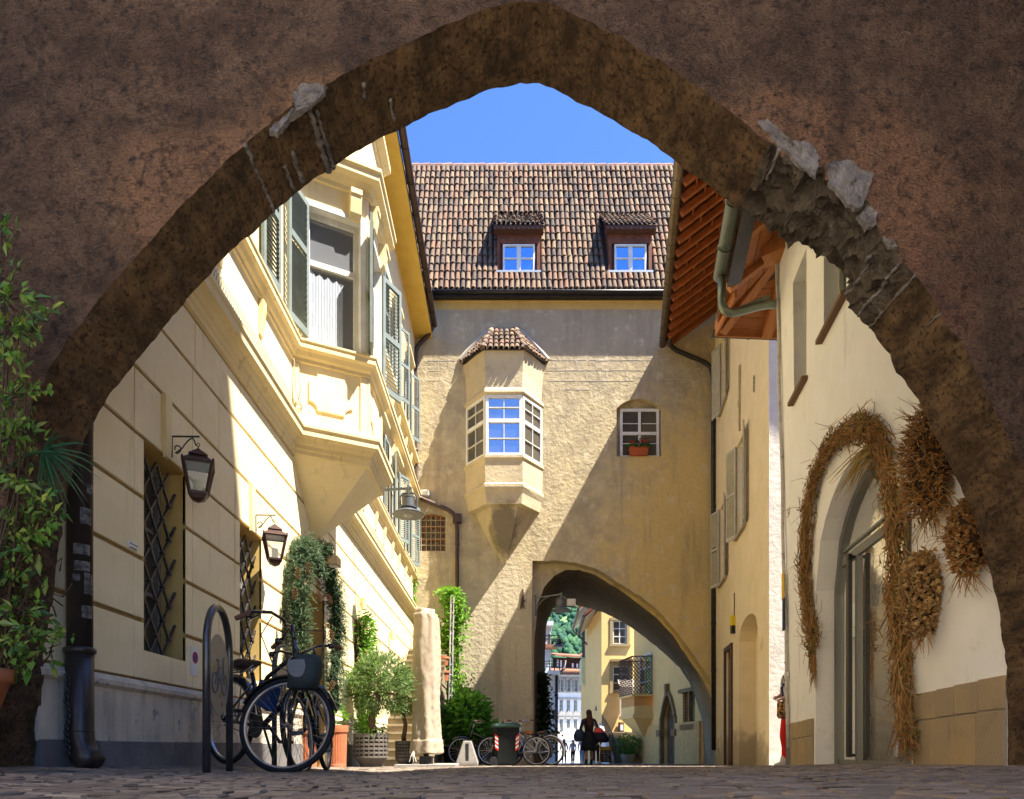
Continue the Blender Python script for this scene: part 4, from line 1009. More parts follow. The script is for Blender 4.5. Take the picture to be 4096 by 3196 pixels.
mb = MB(); WY.bx(mb, odr[0], odr[1], -.9, odr[3], -.12, -.06); WY.bx(mb, odr[0] - .12, odr[0], -.9, odr[3] + .12, -.02, .05); WY.bx(mb, odr[1], odr[1] + .12, -.9, odr[3] + .12, -.02, .05); WY.bx(mb, odr[0], odr[1], odr[3], odr[3] + .12, -.02, .05)
for v0, v1 in ((-.3, .5), (.65, 1.4)): WY.bx(mb, odr[0] + .12, odr[1] - .12, v0, v1, -.06, -.04)
dd = mb.build('door', doorwood, YB, bevel=.008)
mb = MB(); WY.bx(mb, odr[0] + .14, odr[1] - .14, 1.55, 2.4, -.06, -.05); mb.build('door_pane', glass_dark, dd)
mb = MB(); Yr = yy_(1579); mb.prism([WY.pt((Yr + dy) * k2, (HY - y) * Yr / F, 0) for dy, y in ((-.10, 782), (.06, 779), (.02, 850), (.14, 852), (.14, 862), (.03, 862), (.04, 918), (-.05, 920), (-.06, 850))], WY.n * .04); mb.build('stone_remnant', M('tan_stone_remnant', (.42, .31, .16), (.34, .25, .13), 8), YB)
ch_ = thing('wall_chain', 'short rusty chain hanging on the upper yellow wall', 'chain', WY.pt(yy_(1612) * k2, 8.3, .04)); mb = MB(); c = WY.pt(yy_(1612) * k2, (HY - 803) * yy_(1612) / F, .04)
for k in range(8): mb.tube([c + V(((.018 if k % 2 else 0) * math.cos(6.283 * i / 8), (0 if k % 2 else .018) * math.cos(6.283 * i / 8), -.045 * k + .03 * math.sin(6.283 * i / 8))) for i in range(8)], .007, 4, closed=True)
mb.build('links', darkmetal, ch_)
# timber eaves over the street
gx2 = lambda y: 4.93 - .18 * (20.7 - y)
ZY = CZ + 12.12; g0, g1 = V((gx2(12.9), 12.9, ZY)), V((gx2(20.66), 20.66, ZY)); gd = (g1 - g0).normalized(); iy = V((gd.y, -gd.x, 0)); s2 = math.tan(R(33))
lift = lambda p, d, h=0: p + iy * d + V((0, 0, d * s2 + h))
mb = MB(); n = 13
for k in range(n):
    d0, d1 = k * .2 + .005, (k + 1) * .2 - .005; mb.prism([lift(g0, d0, .12), lift(g1, d0, .12), lift(g1, d1, .12), lift(g0, d1, .12)], (0, 0, .03))
mb.build('soffit_boards', M('dark_soffit_wood', (.06, .02, .009), (.04, .013, .006), 4, .6), YB)
mb = MB(); L_ = (g1 - g0).length; k = .12
while k < L_:
    p = g0 + gd * k; mb.beam(lift(p, .02, .03), lift(p, 2.5, .03), .10, .15); k += .43
mb.each('rafter', ow3, YB, bevel=.006)
mb = MB(); k = .12; i = 0
while k < L_ - .4:
    for d in (.32 + .22 * (i % 2), .85 + .22 * (i % 2), 1.4 + .2 * (i % 2)):
        p = g0 + gd * k; q = g0 + gd * (k + .43); mb.beam(lift(p, d, .07), lift(q, d, .07), .035, .06)
    k += .43; i += 1
mb.build('battens', ow3, YB)
mb = MB(); mb.prism([lift(g0, -.03, .18), lift(g1, -.03, .18), lift(g1, 4.2, .2), lift(g0 + gd * 2, 4.2, .2)], (0, 0, .05)); mb.add([lift(g0, -.03, .2), lift(g0 + gd * 2, 4.2, .2), V((10, 12.9 + 2, ZY + 2.8)), V((10, 12.4, ZY + .2))], [(0, 3, 2, 1)]); mb.build('roof', tilem, YB)
mb = MB(); mb.box(g0.x + .2, 10, 12.9, 13.95, ZY + .1, ZY + .16); mb.build('side_soffit', ow3, YB)
mb = MB(); gutter(mb, g0 - iy * .12 + V((0, 0, .08)), g1 - iy * .12 + V((0, 0, .08)), .105, ring=.48); mb.build('street_gutter', bronze, YB, smooth=True)
# little objects on the yellow wall
al_ = thing('alarm_box', 'yellow and black box hanging from a hook on the yellow wall', 'box', WY.pt(yy_(1566) * k2, 3.1, .05))
c = P(1566, 1332, yy_(1566) - .1) ; mb = MB(); mb.obox(c + V((0, 0, .1)), (.09, 0, 0), (0, .07, 0), (0, 0, .13)); mb.build('case', M('yellow_plastic', (.62, .48, .02)), al_, bevel=.01)
mb = MB(); mb.obox(c + V((0, 0, -.12)), (.085, 0, 0), (0, .065, 0), (0, 0, .11)); mb.tube([c + V((0, 0, .22)), c + V((0, 0, .8)), c + V((.05, .1, .85))], .012, 5); mb.build('hook', darkmetal, al_)
for x, y, h, w_, mt, lb in ((1664, 1258 + 0, .34, .10, M('yellow_sign_paint', (.70, .45, .05)), 'small yellow plate fixed near the white house far corner'), (1667, 1318, .42, .10, M('navy_sign_paint', (.03, .04, .10)), 'small dark blue plate fixed near the white house far corner')):
    p = WW.pt(9.28 * kw, (HY - y) * 9.1 / F, .05); mb = MB(); mb.obox(p, WW.u * .05, WW.n * .006, (0, 0, h / 2)); tag(mb.build('wall_plate', mt), lb, 'plate')
# ---------------------------------------------------------------- dried garland and bunches on the white wall
dry = M('dry_stems', (.3, .16, .05), rough=.8, island=[(.17, .08, .025), (.44, .25, .075), (.28, .115, .035), (.52, .34, .12), (.12, .07, .03), (.36, .17, .045)])
dryl = M('dry_leaves', (.2, .14, .05), rough=.8, island=[(.12, .12, .03), (.22, .14, .04), (.10, .13, .035), (.34, .10, .035), (.36, .25, .09), (.14, .16, .05)], trans=.2)
path_l = [(1735, 1385), (1731, 1350), (1722, 1300), (1717, 1220), (1719, 1140), (1728, 1060), (1745, 995), (1775, 945), (1815, 918), (1850, 910)]
path_r = [(1838, 912), (1866, 925), (1885, 965), (1899, 1030), (1908, 1090), (1912, 1170), (1912, 1250), (1915, 1330), (1922, 1420), (1928, 1500), (1936, 1590)]
def along(path, t):
    f = t * (len(path) - 1); i = min(int(f), len(path) - 2); f -= i
    a, b = path[i], path[i + 1]; return wp(a[0] + (b[0] - a[0]) * f, a[1] + (b[1] - a[1]) * f, .06)
gar = thing('dried_garland', 'dried twig garland hung round the arched shop door', 'garland', wp(1850, 910, .05))
mb = MB(); ml = MB()
for path, cnt in ((path_l, 780), (path_r, 700)):
    for _ in range(cnt):
        t = rnd(); ln = ru(.08, .30); off = V((0, random.gauss(0, .047) * (1 + 1.2 * noise.noise(V((t * 7, cnt, 0)))), random.gauss(0, .047) * (1 + 1.2 * noise.noise(V((t * 7, cnt, 0)))))) - WW.n * ru(-.05, .03); wob = [V((random.gauss(0, .022), random.gauss(0, .028), random.gauss(0, .028))) for _ in range(5)]
        pts = [along(path, min(1, t + ln * k / 4 * .5)) + off * (.5 + .25 * k) + wob[k] for k in range(5)]
        if (pts[0] - pts[-1]).length > .04: mb.tube(pts, [.004, .004, .0035, .003, .0015], 4)
    for _ in range(400):
        t = rnd(); p = along(path, t) + V((random.gauss(0, .02), random.gauss(0, .06), random.gauss(0, .06)))
        d = V((random.gauss(-.3, .5), random.gauss(0, 1), random.gauss(.1, .8)))
        for _ in range(3): ml.leaf(p + V((0, ru(-.02, .02), ru(-.02, .02))), d + V((0, ru(-.6, .6), ru(-.6, .6))), (ru(-1, 1), ru(-1, 1), ru(-1, 1)), ru(.035, .085), ru(.011, .024))
for _ in range(60):                                   # loose ends
    p = along(path_l if rnd() < .5 else path_r, rnd()); d = V((random.gauss(-.3, .4), random.gauss(0, .8), random.gauss(.2, .7))).normalized(); l = ru(.15, .35)
    mb.tube([p, p + d * l * .5 + V((0, 0, .02)), p + d * l + V((0, ru(-.05, .05), -.03))], [.004, .003, .0015], 3)
for _ in range(80):                                   # hanging roots on the left
    p = along(path_l, ru(0, .12)); mb.tube([p, p + V((ru(-.03, .03), ru(-.05, .05), -ru(.1, .25))), p + V((ru(-.04, .04), ru(-.06, .06), -ru(.25, .5)))], [.005, .004, .002], 3)
mb.build('twigs', dry, gar); ml.build('leaves', dryl, gar)
mb = MB()
for _ in range(70):
    p = wp(1868, 955, .06) + V((ru(-.03, .03), ru(-.05, .05), ru(-.04, .04))); d = V((-.35, .9, -.25)) + V((ru(-.3, .3), ru(-.5, .3), ru(-.5, .3))); l = ru(.15, .42)
    mb.tube([p, p + d * l * .5 + V((0, 0, .03)), p + d * l + V((0, 0, -.06))], [.004, .005, .002], 3)
mb.build('straw_plume', M('straw_yellow', (.5, .36, .12), island=[(.5, .36, .12), (.38, .24, .07), (.28, .24, .07)]), gar)
petal = M('dry_hydrangea', (.3, .2, .1), rough=.85, island=[(.28, .16, .06), (.46, .28, .10), (.36, .19, .06), (.58, .40, .18), (.18, .12, .05), (.52, .33, .14)], trans=.2)
petal2 = M('dry_grasses', (.2, .1, .05), rough=.85, island=[(.18, .08, .025), (.40, .19, .05), (.30, .13, .035), (.13, .075, .035), (.48, .31, .12)], trans=.2)
def bunch(x, y, ru_, rz_, rn_, lab, n, spiky, mat, lw=(.05, .04)):
    c = wp(x, y, rn_ * .7); t = thing('dried_bunch', lab, 'dried bunch', c, group='dried flower bunches on the white wall'); mb = MB(); tw = MB()
    for _ in range(n):
        a, b = ru(0, 2 * math.pi), math.acos(ru(-1, 1)); q = V((math.sin(b) * math.cos(a), math.sin(b) * math.sin(a), math.cos(b)))
        rr = ru(.74, 1.0) * (1 + .22 * noise.noise(q * 3.4 + V((x, 0, 0)))); p = c + WW.u * q.x * ru_ * rr + WW.n * q.y * rn_ * rr + V((0, 0, q.z * rz_ * rr))
        o = (WW.u * q.x / ru_ + WW.n * q.y / rn_ + V((0, 0, q.z / rz_))).normalized()
        d = o * .6 + V((ru(-1, 1), ru(-1, 1), ru(-1, 1))) * 1.1
        mb.leaf(p, d, o + V((ru(-.6, .6), ru(-.6, .6), ru(-.6, .6))), lw[0] * ru(.7, 1.4), lw[1] * ru(.7, 1.3), .15)
        if rnd() < spiky * .6:
            l = ru(.05, .15); d2 = o + V((ru(-.5, .5), ru(-.5, .5), ru(-.2, .8))) * .8; tw.tube([p, p + d2 * l * .5, p + d2 * l + V((0, 0, ru(-.05, .03)))], [.0028, .002, .001], 3)
    for k in range(22):
        l = ru(.1, .2); d = V((ru(-.4, .4), ru(-1, 1), -1)); p = c + V((0, ru(-.1, .1), -rz_ * .85)); tw.tube([p, p + d * l * .5, p + d * l], [.004, .003, .0015], 3)
    core = MB(); core.lathe([(.01, -rz_ * .78), (.55, -rz_ * .6), (.78, 0), (.55, rz_ * .6), (.01, rz_ * .78)], (0, 0, 0), 12)
    m4 = []
    for v in core.v: m4.append(tuple(c + WW.u * v[0] * ru_ + WW.n * v[1] * rn_ + V((0, 0, v[2]))))
    core.v = m4; core.build('stem_mass', M('dark_stems', (.035, .02, .01)) if 'dark_stems' not in MATS else MATS['dark_stems'], t)
    mb.build('flowers', mat, t); tw.build('dry_sprays', dry, t)
    return t
bunch(1980, 985, .235, .42, .15, 'big shaggy dried grass bunch, highest on the white wall', 2600, .30, petal2, (.045, .014))
bunch(1964, 1268, .175, .31, .12, 'dried hydrangea bunch beside the garlanded shop door', 2000, .05, petal, (.032, .028))
bunch(2066, 1142, .15, .24, .11, 'dark dried rose bunch half hidden by the arch edge', 1500, .1, petal2, (.032, .026))
# ---------------------------------------------------------------- beyond the passage
def facade_windows(parent, W_, specs, fm=None, gl=None, depth=.12, sh=None, surround=None):
    for o, sd in specs:
        W_.window(parent, o, depth, 3, 2, .07, .05, fm=fm, gm_=gl)
        if sd:
            for a, s in ((o[0], -1), (o[1], 1)): 
                p = W_.pt(a, 0, .03); slatted(parent, p, W_.n * .35 + W_.u * .4 * s, .42, CZ + o[2], CZ + o[3], mat=sd, pitch=.12)
        if surround:
            mb = MB(); u0, u1, v0, v1 = o[:4]; t = .16
            W_.bx(mb, u0 - t, u0, v0, v1, -.05, .05); W_.bx(mb, u1, u1 + t, v0, v1, -.05, .05); W_.bx(mb, u0 - t, u1 + t, v1, v1 + t, -.05, .06); W_.bx(mb, u0 - t - .04, u1 + t + .04, v0 - .13, v0, -.05, .12)
            mb.build('window_surround', surround, parent)
cw = M('far_white_render', (.72, .74, .78), (.66, .68, .72), 1, .9, .2, 8, .02)
Yb = 60; kb = Yb / F
bl = thing('white_townhouse', 'bright white townhouse with dark attic at the far end of the lane', 'house', P(1222, 1625, Yb))
Wb = Wall((0, Yb, CZ), (1, .12, 0), (.12, -1, 0)); bu = lambda x: (x - VX) * kb * 1.01; bv = lambda y: (HY - y) * kb
wins = []
for cx_ in (1170, 1184, 1198, 1213.5, 1229, 1245, 1261, 1277):
    wins += [((bu(cx_ - 4), bu(cx_ + 4), bv(1473), bv(1447)), 1), ((bu(cx_ - 4), bu(cx_ + 4), bv(1518), bv(1491)), 0), ((bu(cx_ - 4), bu(cx_ + 4), bv(1565), bv(1533)), 0)]
mb = MB(); Wb.mesh(mb, bu(1150), bu(1300), -2, bv(1434), [o for o, s in wins]); 
for o, s in wins: Wb.reveal(mb, o, .2, False)
mb.build('wall', cw, bl)
greyw = M('grey_far_shutter', (.45, .46, .44), (.3, .31, .3), 8)
facade_windows(bl, Wb, [(o, greyw if s else None) for o, s in wins], fm=greyw, gl=glass_dark)
mb = MB()
for o, s in wins:
    Wb.bx(mb, o[0] - .1, o[1] + .1, o[3] + .02, o[3] + .18, -.05, .12); Wb.bx(mb, o[0] - .08, o[1] + .08, o[2] - .1, o[2], -.05, .1)
    if o[3] < bv(1525): mb.prism([Wb.pt(o[0] - .15, o[3] + .3, .02), Wb.pt(o[1] + .15, o[3] + .3, .02), Wb.pt((o[0] + o[1]) / 2, o[3] + .8, .02)], Wb.n * .12)
Wb.bx(mb, bu(1150), bu(1300), bv(1525), bv(1522.5), -.05, .08); Wb.bx(mb, bu(1150), bu(1300), bv(1576), bv(1572), -.05, .1)
mb.build('trim', M('far_grey_trim', (.36, .34, .31)), bl)
brn = M('far_brown_attic', (.06, .03, .025), (.04, .02, .018), 3)
mb = MB(); Wb.bx(mb, bu(1152), bu(1298), bv(1437), bv(1434), -2, 1.0); Wb.mesh(mb, bu(1183), bu(1298), bv(1434), bv(1398), [], -.8)
mb.build('attic_wall', brn, bl)
mb = MB()
for c, a, b in ((1194, 1425, 1403), (1201, 1425, 1404), (1227, 1428, 1410), (1237, 1428, 1411), (1247, 1430, 1413), (1258, 1431, 1414)): Wb.bx(mb, bu(c - 2), bu(c + 2), bv(a), bv(b), -.8, -.72)
mb.build('attic_window', M('far_white_frame', (.7, .7, .68)), bl)
far_t = M('far_roof_tiles', (.36, .16, .09), (.20, .10, .06), 6, .9, .5, 12, .05)
mb = MB(); q = [Wb.pt(bu(1150), bv(1434), .9), Wb.pt(bu(1300), bv(1434), .9), Wb.pt(bu(1300), bv(1424), -.8), Wb.pt(bu(1150), bv(1422), -.8)]; mb.prism(q, (0, 0, .15))
q = [Wb.pt(bu(1184), bv(1397), .1), Wb.pt(bu(1300), bv(1404), .1), Wb.pt(bu(1300), bv(1385), -4), Wb.pt(bu(1184), bv(1380), -4)]; mb.prism(q, (0, 0, .15)); mb.build('roof', far_t, bl)
# modern white block at the left of the far street
Ym = 50; km = Ym / F
mo = thing('balcony_block', 'white modern block with balconies behind the passage at left', 'house', P(1172, 1625, Ym)); mb = MB()
mxl = lambda x: (x - VX) * km; mz = lambda y: CZ + (HY - y) * km
mb.box(mxl(1110), mxl(1186), Ym, Ym + 8, -2, mz(1440)); mb.box(mxl(1110), mxl(1176), Ym + .5, Ym + 8, mz(1440), mz(1335)); mb.box(mxl(1110), mxl(1180), Ym - .3, Ym + 8, mz(1335), mz(1326)); mb.box(mxl(1110), mxl(1192), Ym - 1.2, Ym, mz(1441), mz(1434)); mb.build('wall', M('far_modern_white', (.60, .61, .62), (.52, .53, .55), 1), mo)
mb = MB()
for x0, x1, a, b in ((1170, 1175, 1372, 1350), (1178, 1183, 1535, 1514), (1178, 1184, 1587, 1560)): mb.box(mxl(x0), mxl(x1), Ym - .05 + (.5 if b < 1400 else 0), Ym + .6, mz(a), mz(b))
mb.build('window', glass_dark, mo)
mb = MB(); mb.box(mxl(1163), mxl(1187), Ym - .5, Ym + .5, mz(1383), mz(1376)); mb.build('balcony_slab', far_t, mo)
mb = MB()
for z in (1388 - 20, 1414, 1420, 1426): mb.tube([(mxl(1160), Ym - 1.15, mz(z)), (mxl(1191), Ym - 1.15, mz(z)), (mxl(1191), Ym, mz(z))], .04, 5)
for x in (1170, 1180, 1191): mb.tube([(mxl(x), Ym - 1.15, mz(1434)), (mxl(x), Ym - 1.15, mz(1412))], .04, 5)
mb.build('railing', darkmetal, mo)
pp_ = thing('downpipe', 'tall dark downpipe between the modern block and the white townhouse', 'downpipe', P(1187, 1620, Ym - .2)); mb = MB(); mb.tube([P(1187, 1625, Ym - .2), P(1187, 1440, Ym - .2)], .11, 8); mb.tube([P(1187, 1442, Ym - .2), P(1204, 1425, Ym + 4), P(1206, 1408, Ym + 4)], .1, 8); mb.build('pipe_run', darkmetal, pp_, smooth=True)
# pale gabled house: its street wall recedes to the left
Y0, Y1 = 38.6, 52; a = P(1284, 1625, Y0); b = P(1251, 1625, Y1)
pg = thing('gabled_house', 'pale white and green house with overhanging eaves beyond the passage', 'house', (a.x, a.y, G(a.x, a.y)))
Wg = Wall((a.x, a.y, CZ), (b.x - a.x, b.y - a.y, 0), (-(b.y - a.y), b.x - a.x, 0)); Lg = ((b.x - a.x) ** 2 + (b.y - a.y) ** 2) ** .5
pgm, pgg = M('far_pale_render', (.74, .70, .63), (.68, .64, .57), 2), M('far_green_render', (.62, .62, .38), (.55, .55, .33), 2)
wg = [(1.2, 2.1, 5.3, 7.0), (1.2, 2.1, 1.9, 3.4), (3.6, 4.5, 5.3, 7.0), (3.6, 4.5, 1.9, 3.4), (8, 8.9, 2.0, 3.6), (10.4, 11.3, 2.0, 3.6)]
mb = MB(); Wg.mesh(mb, 0, 5.8, -2, 8.1, [o for o in wg if o[0] < 5]); mb.build('near_wall', pgm, pg)
mb = MB(); Wg.mesh(mb, 5.8, Lg, -2, 9.6, [o for o in wg if o[0] > 5]); mb.build('far_wall', pgg, pg)
for o in wg:
    mb = MB(); Wg.reveal(mb, o, .2, False); mb.build('reveal', pgm, pg)
facade_windows(pg, Wg, [(o, None) for o in wg], fm=whitep, gl=glass, surround=M('far_beige_trim', (.44, .38, .28)))
mb = MB(); Wg.bx(mb, 7, 9.5, 4.4, 6.0, 0, .75); mb.prism([Wg.pt(7, 4.4, 0), Wg.pt(7, 4.4, .75), Wg.pt(7, 3.4, 0)], Wg.u * 2.5); mb.build('bay', pgg, pg)
mb = MB(); Wg.bx(mb, 7.2, 9.3, 6.0, 8.0, 0, .7); mb.build('bay_window', glass, pg)
mb = MB(); Wg.bx(mb, 0, 5.8, 4.55, 4.75, -.05, .1); Wg.bx(mb, 0, 5.8, .9, 1.05, -.05, .08); mb.build('string_course', M('far_trim', (.5, .45, .36)), pg)
mb = MB()
for u0, u1, z, ou, ri in ((-.3, 5.8, 7.3, .95, .9), (5.8, Lg, 8.9, 1.0, 1.0)):
    q = [Wg.pt(u0, z, ou), Wg.pt(u1, z, ou), Wg.pt(u1, z + ri, 0), Wg.pt(u0, z + ri, 0)]; mb.prism(q, (0, 0, .04))
mb.build('soffit', M('far_white_soffit', (.6, .55, .46)), pg)
mb = MB()
for u0, u1, z, ou, ri in ((-.4, 5.8, 7.4, 1.0, 1.0), (5.8, Lg, 9.0, 1.05, 1.1)):
    q = [Wg.pt(u0, z, ou), Wg.pt(u1, z, ou), Wg.pt(u1, z + ri * 3, -3), Wg.pt(u0, z + ri * 3, -3)]; mb.prism(q, (0, 0, .2))
mb.build('roof', M('far_red_brown_roof', (.22, .07, .035), (.16, .05, .03), 5), pg)
mb = MB()
for u0, u1, z in ((-.4, 5.8, 7.35), (5.8, Lg, 8.95)): mb.tube([Wg.pt(u0, z, 1.05), Wg.pt(u1, z, 1.05)], .09, 8); mb.tube([Wg.pt(u1, z, 1.05), Wg.pt(u1 + .2, z - .9, .2), Wg.pt(u1 + .2, -1, .1)], .06, 7)
mb.build('gutter', darkmetal, pg)
# cream house facing the passage with steps
Yc = 38; kc = Yc / F; cu = lambda x: (x - VX) * kc; cv = lambda y: (HY - y) * kc
ch = thing('stair_house', 'cream house facing the passage above an outside flight of stone steps', 'house', P(1320, 1620, Yc)); Wc = Wall((0, Yc, CZ), (1, 0, 0), (0, -1, 0))
chm = M('far_cream_render', (.82, .56, .22), (.76, .51, .19), 1.6, .9, .3, 10, .02, stain=((.58, .46, .27), 1.5, .58, .8))
wc = [(cu(1307), cu(1337), cv(1374), cv(1323)), (cu(1307), cu(1344), cv(1474), cv(1420))]
mb = MB(); Wc.mesh(mb, cu(1283), cu(1480), -2, cv(1290), wc); 
for o in wc: Wc.reveal(mb, o, .16, False)
mb.quad(Wc.pt(cu(1283), -2), Wc.pt(cu(1283), cv(1290)), Wc.pt(cu(1283), cv(1290), -10), Wc.pt(cu(1283), -2, -10)); mb.build('wall', chm, ch)
facade_windows(ch, Wc, [(o, None) for o in wc], fm=whitep, gl=glass_dark, surround=M('far_ochre_trim', (.34, .25, .12)))
mb = MB(); Wc.bx(mb, cu(1301), cu(1350), cv(1412), cv(1407), 0, .3); mb.build('window_hood', M('far_trim_brown', (.26, .17, .08)), ch)
mb = MB()
for k in range(5): x = cu(1318 + 7 * k); mb.tube([Wc.pt(x, cv(1448), .15), Wc.pt(x, cv(1415), .15)], .02, 4)
mb.tube([Wc.pt(cu(1316), cv(1447), .15), Wc.pt(cu(1348), cv(1447), .15)], .02, 4); mb.build('window_rail', darkmetal, ch)
mb = MB(); q = [Wc.pt(cu(1317), cv(1450), .05), Wc.pt(cu(1353), cv(1450), .05), Wc.pt(cu(1353), cv(1468), .7), Wc.pt(cu(1317), cv(1468), .7)]; mb.prism(q, (0, 0, .03))
q = [Wc.pt(cu(1317), cv(1468), .7), Wc.pt(cu(1353), cv(1468), .7), Wc.pt(cu(1353), cv(1534), .72), Wc.pt(cu(1317), cv(1534), .72)]; mb.prism(q, (0, -.02, 0)); 
tag(mb.build('awning', M('pinkish_canvas', (.50, .40, .31), (.45, .36, .28), 3)), 'pinkish canvas awning dropped over the entrance above the stone steps', 'awning')
mb = MB(); mb.prism([Wc.pt(cu(1334), cv(1548), .8), Wc.pt(cu(1337), cv(1551), .8), Wc.pt(cu(1353), cv(1523), .8), Wc.pt(cu(1350), cv(1521), .8)], (0, -.08, 0)); mb.build('door_beam', M('pale_wood', (.5, .38, .2)), ch)
mb = MB(); Wc.bx(mb, cu(1318), cu(1329), cv(1561), cv(1541), .05, .3); nb_ = tag(mb.build('notice_board', M('notice_wood', (.16, .08, .04))), 'brown notice board with a white sheet at the head of the stone steps', 'notice board'); mb = MB(); Wc.bx(mb, cu(1320), cu(1327), cv(1558), cv(1546), .3, .32); mb.build('sheet', MATS['white_notice'], nb_)
stst = M('stone_step', (.30, .24, .15), (.22, .175, .11), 5, .9, .3, 30, .01)
sr = thing('stone_steps', 'flight of stone steps below the cream house beyond the passage', 'steps', P(1325, 1622, Yc - 2)); mb = MB()
ns = 9; z0 = G(6, 36); z1 = hz(1561, Yc - .4)
for k in range(ns): mb.box(cu(1292), cu(1362), Yc - .3 - (ns - k) * .3, Yc - .02, z0 - .4, z0 + (z1 - z0) * (k + 1) / ns - .001 * k); mb.box(cu(1292) , cu(1362), Yc - .33 - (ns - k) * .3, Yc - .3 - (ns - k) * .3 + .01, z0 + (z1 - z0) * (k + 1) / ns - .06, z0 + (z1 - z0) * (k + 1) / ns + .002)
mb.build('treads', stst, sr)
mb = MB(); q = [V((cu(1291), Yc - .3 - 9 * .3, z0 - .4)), V((cu(1291), Yc - .02, z0 - .4)), V((cu(1285), Yc - .02, z1 + .5)), V((cu(1290), Yc - .3 - 9 * .3, z0 + .35))]; mb.prism(q, (-.2, 0, 0)); mb.build('cheek_wall', whitep, sr)
mb = MB(); A0, A1 = V((cu(1296), Yc - 3.4, z0)), V((cu(1284), Yc - .1, z1))
for k in range(15): p = A0.lerp(A1, k / 14); mb.tube([p, p + V((0, 0, 1.0))], .022, 4)
for h in (.1, 1.0): mb.tube([A0 + V((0, 0, h)), A1 + V((0, 0, h))], .03, 5)
mb.build('railing', darkmetal, sr)
mb = MB(); A0, A1 = P(1300, 1606, Yc - 3.6), P(1324, 1606, Yc - 3.6)
for k in range(9): p = A0.lerp(A1, k / 8); mb.tube([p + V((0, 0, -.55)), p + V((0, 0, .9))], .018, 4)
for h in (-.45, .3, .9): mb.tube([A0 + V((0, 0, h)), A1 + V((0, 0, h))], .022, 4)
mb.build('gate_rail', darkmetal, sr)
# side house on the right with oriel, gothic door and barred window
kx = -.137; x_at = lambda y: 8.15 + kx * (y - 27.9); Yp = lambda x: 11.97 / ((x - VX) / F + .137)
sh = thing('gothic_house', 'cream house with a pointed stone door and corbelled balcony through the passage', 'house', (x_at(32), 32, G(7, 32))); ks = math.sqrt(1 + kx * kx)
Ws = Wall((8.15 - kx * 27.9, 0, CZ), (kx, 1, 0), (-1, -kx, 0)); sv = lambda x, y: (HY - y) * Yp(x) / F
su = lambda x: Yp(x) * ks
gd_ = (su(1441), su(1412), -1.5, sv(1425, 1478), 1.1, 'point'); gw = (su(1482), su(1456), sv(1468, 1545), sv(1468, 1476)); sl1 = (su(1362.5), su(1358), sv(1360, 1575), sv(1360, 1527)); sl2 = (su(1384), su(1378), sv(1381, 1573), sv(1381, 1522)); d3 = (su(1508), su(1498), -1.5, sv(1503, 1500))
u0, u1 = su(1516), su(1352)
mb = MB(); ops = [gd_, gw, sl1, sl2, d3]; Ws.mesh(mb, u0 - 1, u1, -2.2, 9.5, ops)
for o in ops: Ws.reveal(mb, o, .25, o in (sl1, sl2))
mb.build('wall', chm, sh)
stone2 = M('ochre_carved_stone', (.30, .21, .10), (.20, .14, .065), 5, .9, .6, 20, .02)
mb = MB(); Ws.bx(mb, gd_[0] - .15, gd_[0], -1.5, gd_[3] - 1.1, -.1, .09); Ws.bx(mb, gd_[1], gd_[1] + .15, -1.5, gd_[3] - 1.1, -.1, .09)
ar = Ws.arc(gd_)
for p, q in zip(ar[:-1], ar[1:]): mb.beam(Ws.pt(*p, .0), Ws.pt(*q, .0), .2, .2, (1, 0, 0))
for uu in (gd_[0] - .1, gd_[1] + .1): Ws.bx(mb, uu - .22, uu + .22, sv(1425, 1570), sv(1425, 1556), -.05, .18)
Ws.bx(mb, gw[0] - .2, gw[1] + .2, gw[3], gw[3] + .16, -.1, .14); Ws.bx(mb, gw[0] - .1, gw[1] + .1, gw[2] - .25, gw[2], -.1, .1); cc = (gw[0] + gw[1]) / 2; Ws.bx(mb, cc - .07, cc + .07, gw[2], gw[3], -.12, .02)
for k in range(9): Ws.bx(mb, d3[0] - .25, d3[0], -1.2 + k * .35, -.88 + k * .35, -.1, .05 + .05 * (k % 2))
mb.prism([Ws.pt((gd_[0] + gd_[1]) / 2 - .1, gd_[3] - .05, 0), Ws.pt((gd_[0] + gd_[1]) / 2 + .1, gd_[3] - .05, 0), Ws.pt((gd_[0] + gd_[1]) / 2 + .12, gd_[3] + .42, 0), Ws.pt((gd_[0] + gd_[1]) / 2 - .12, gd_[3] + .42, 0)], Ws.n * .18)
mb.each('stone_surround', stone2, sh)
mb = MB(); Ws.bx(mb, gd_[0], gd_[1], -1.5, gd_[3], -.3, -.25); Ws.bx(mb, d3[0], d3[1], -1.5, d3[3], -.3, -.25); mb.build('door', M('weathered_door', (.13, .085, .04), (.08, .05, .025), 5), sh)
mb = MB(); Ws.bx(mb, gw[0], gw[1], gw[2], gw[3], -.26, -.24); mb.build('window_pane', glass_dark, sh)
mb = MB()
for i in range(1, 8):
    u = gw[0] + (gw[1] - gw[0]) * i / 8; mb.tube([Ws.pt(u, gw[2], -.06), Ws.pt(u, gw[3], -.06)], .016, 4)
for i in range(1, 10): v = gw[2] + (gw[3] - gw[2]) * i / 10; mb.tube([Ws.pt(gw[0], v, -.05), Ws.pt(gw[1], v, -.05)], .014, 4)
mb.build('window_bars', M('rusty_bars', (.10, .055, .025)), sh)
mb = MB()
for a, b in ((su(1440), u1), (gd_[1] + .25, u1), (u0 - 1, gd_[0] - .25)): 
    pass
Ws.bx(mb, gd_[1] + .15, u1 + .05, -2.2, sv(1400, 1546), -.05, .10); Ws.bx(mb, d3[1] + .1, gd_[0] - .15, -2.2, sv(1400, 1546), -.05, .10)
mb.build('plinth', M('yellow_stone_plinth', (.74, .47, .17), (.58, .36, .13), 4, .9, .4, 20, .02), sh)
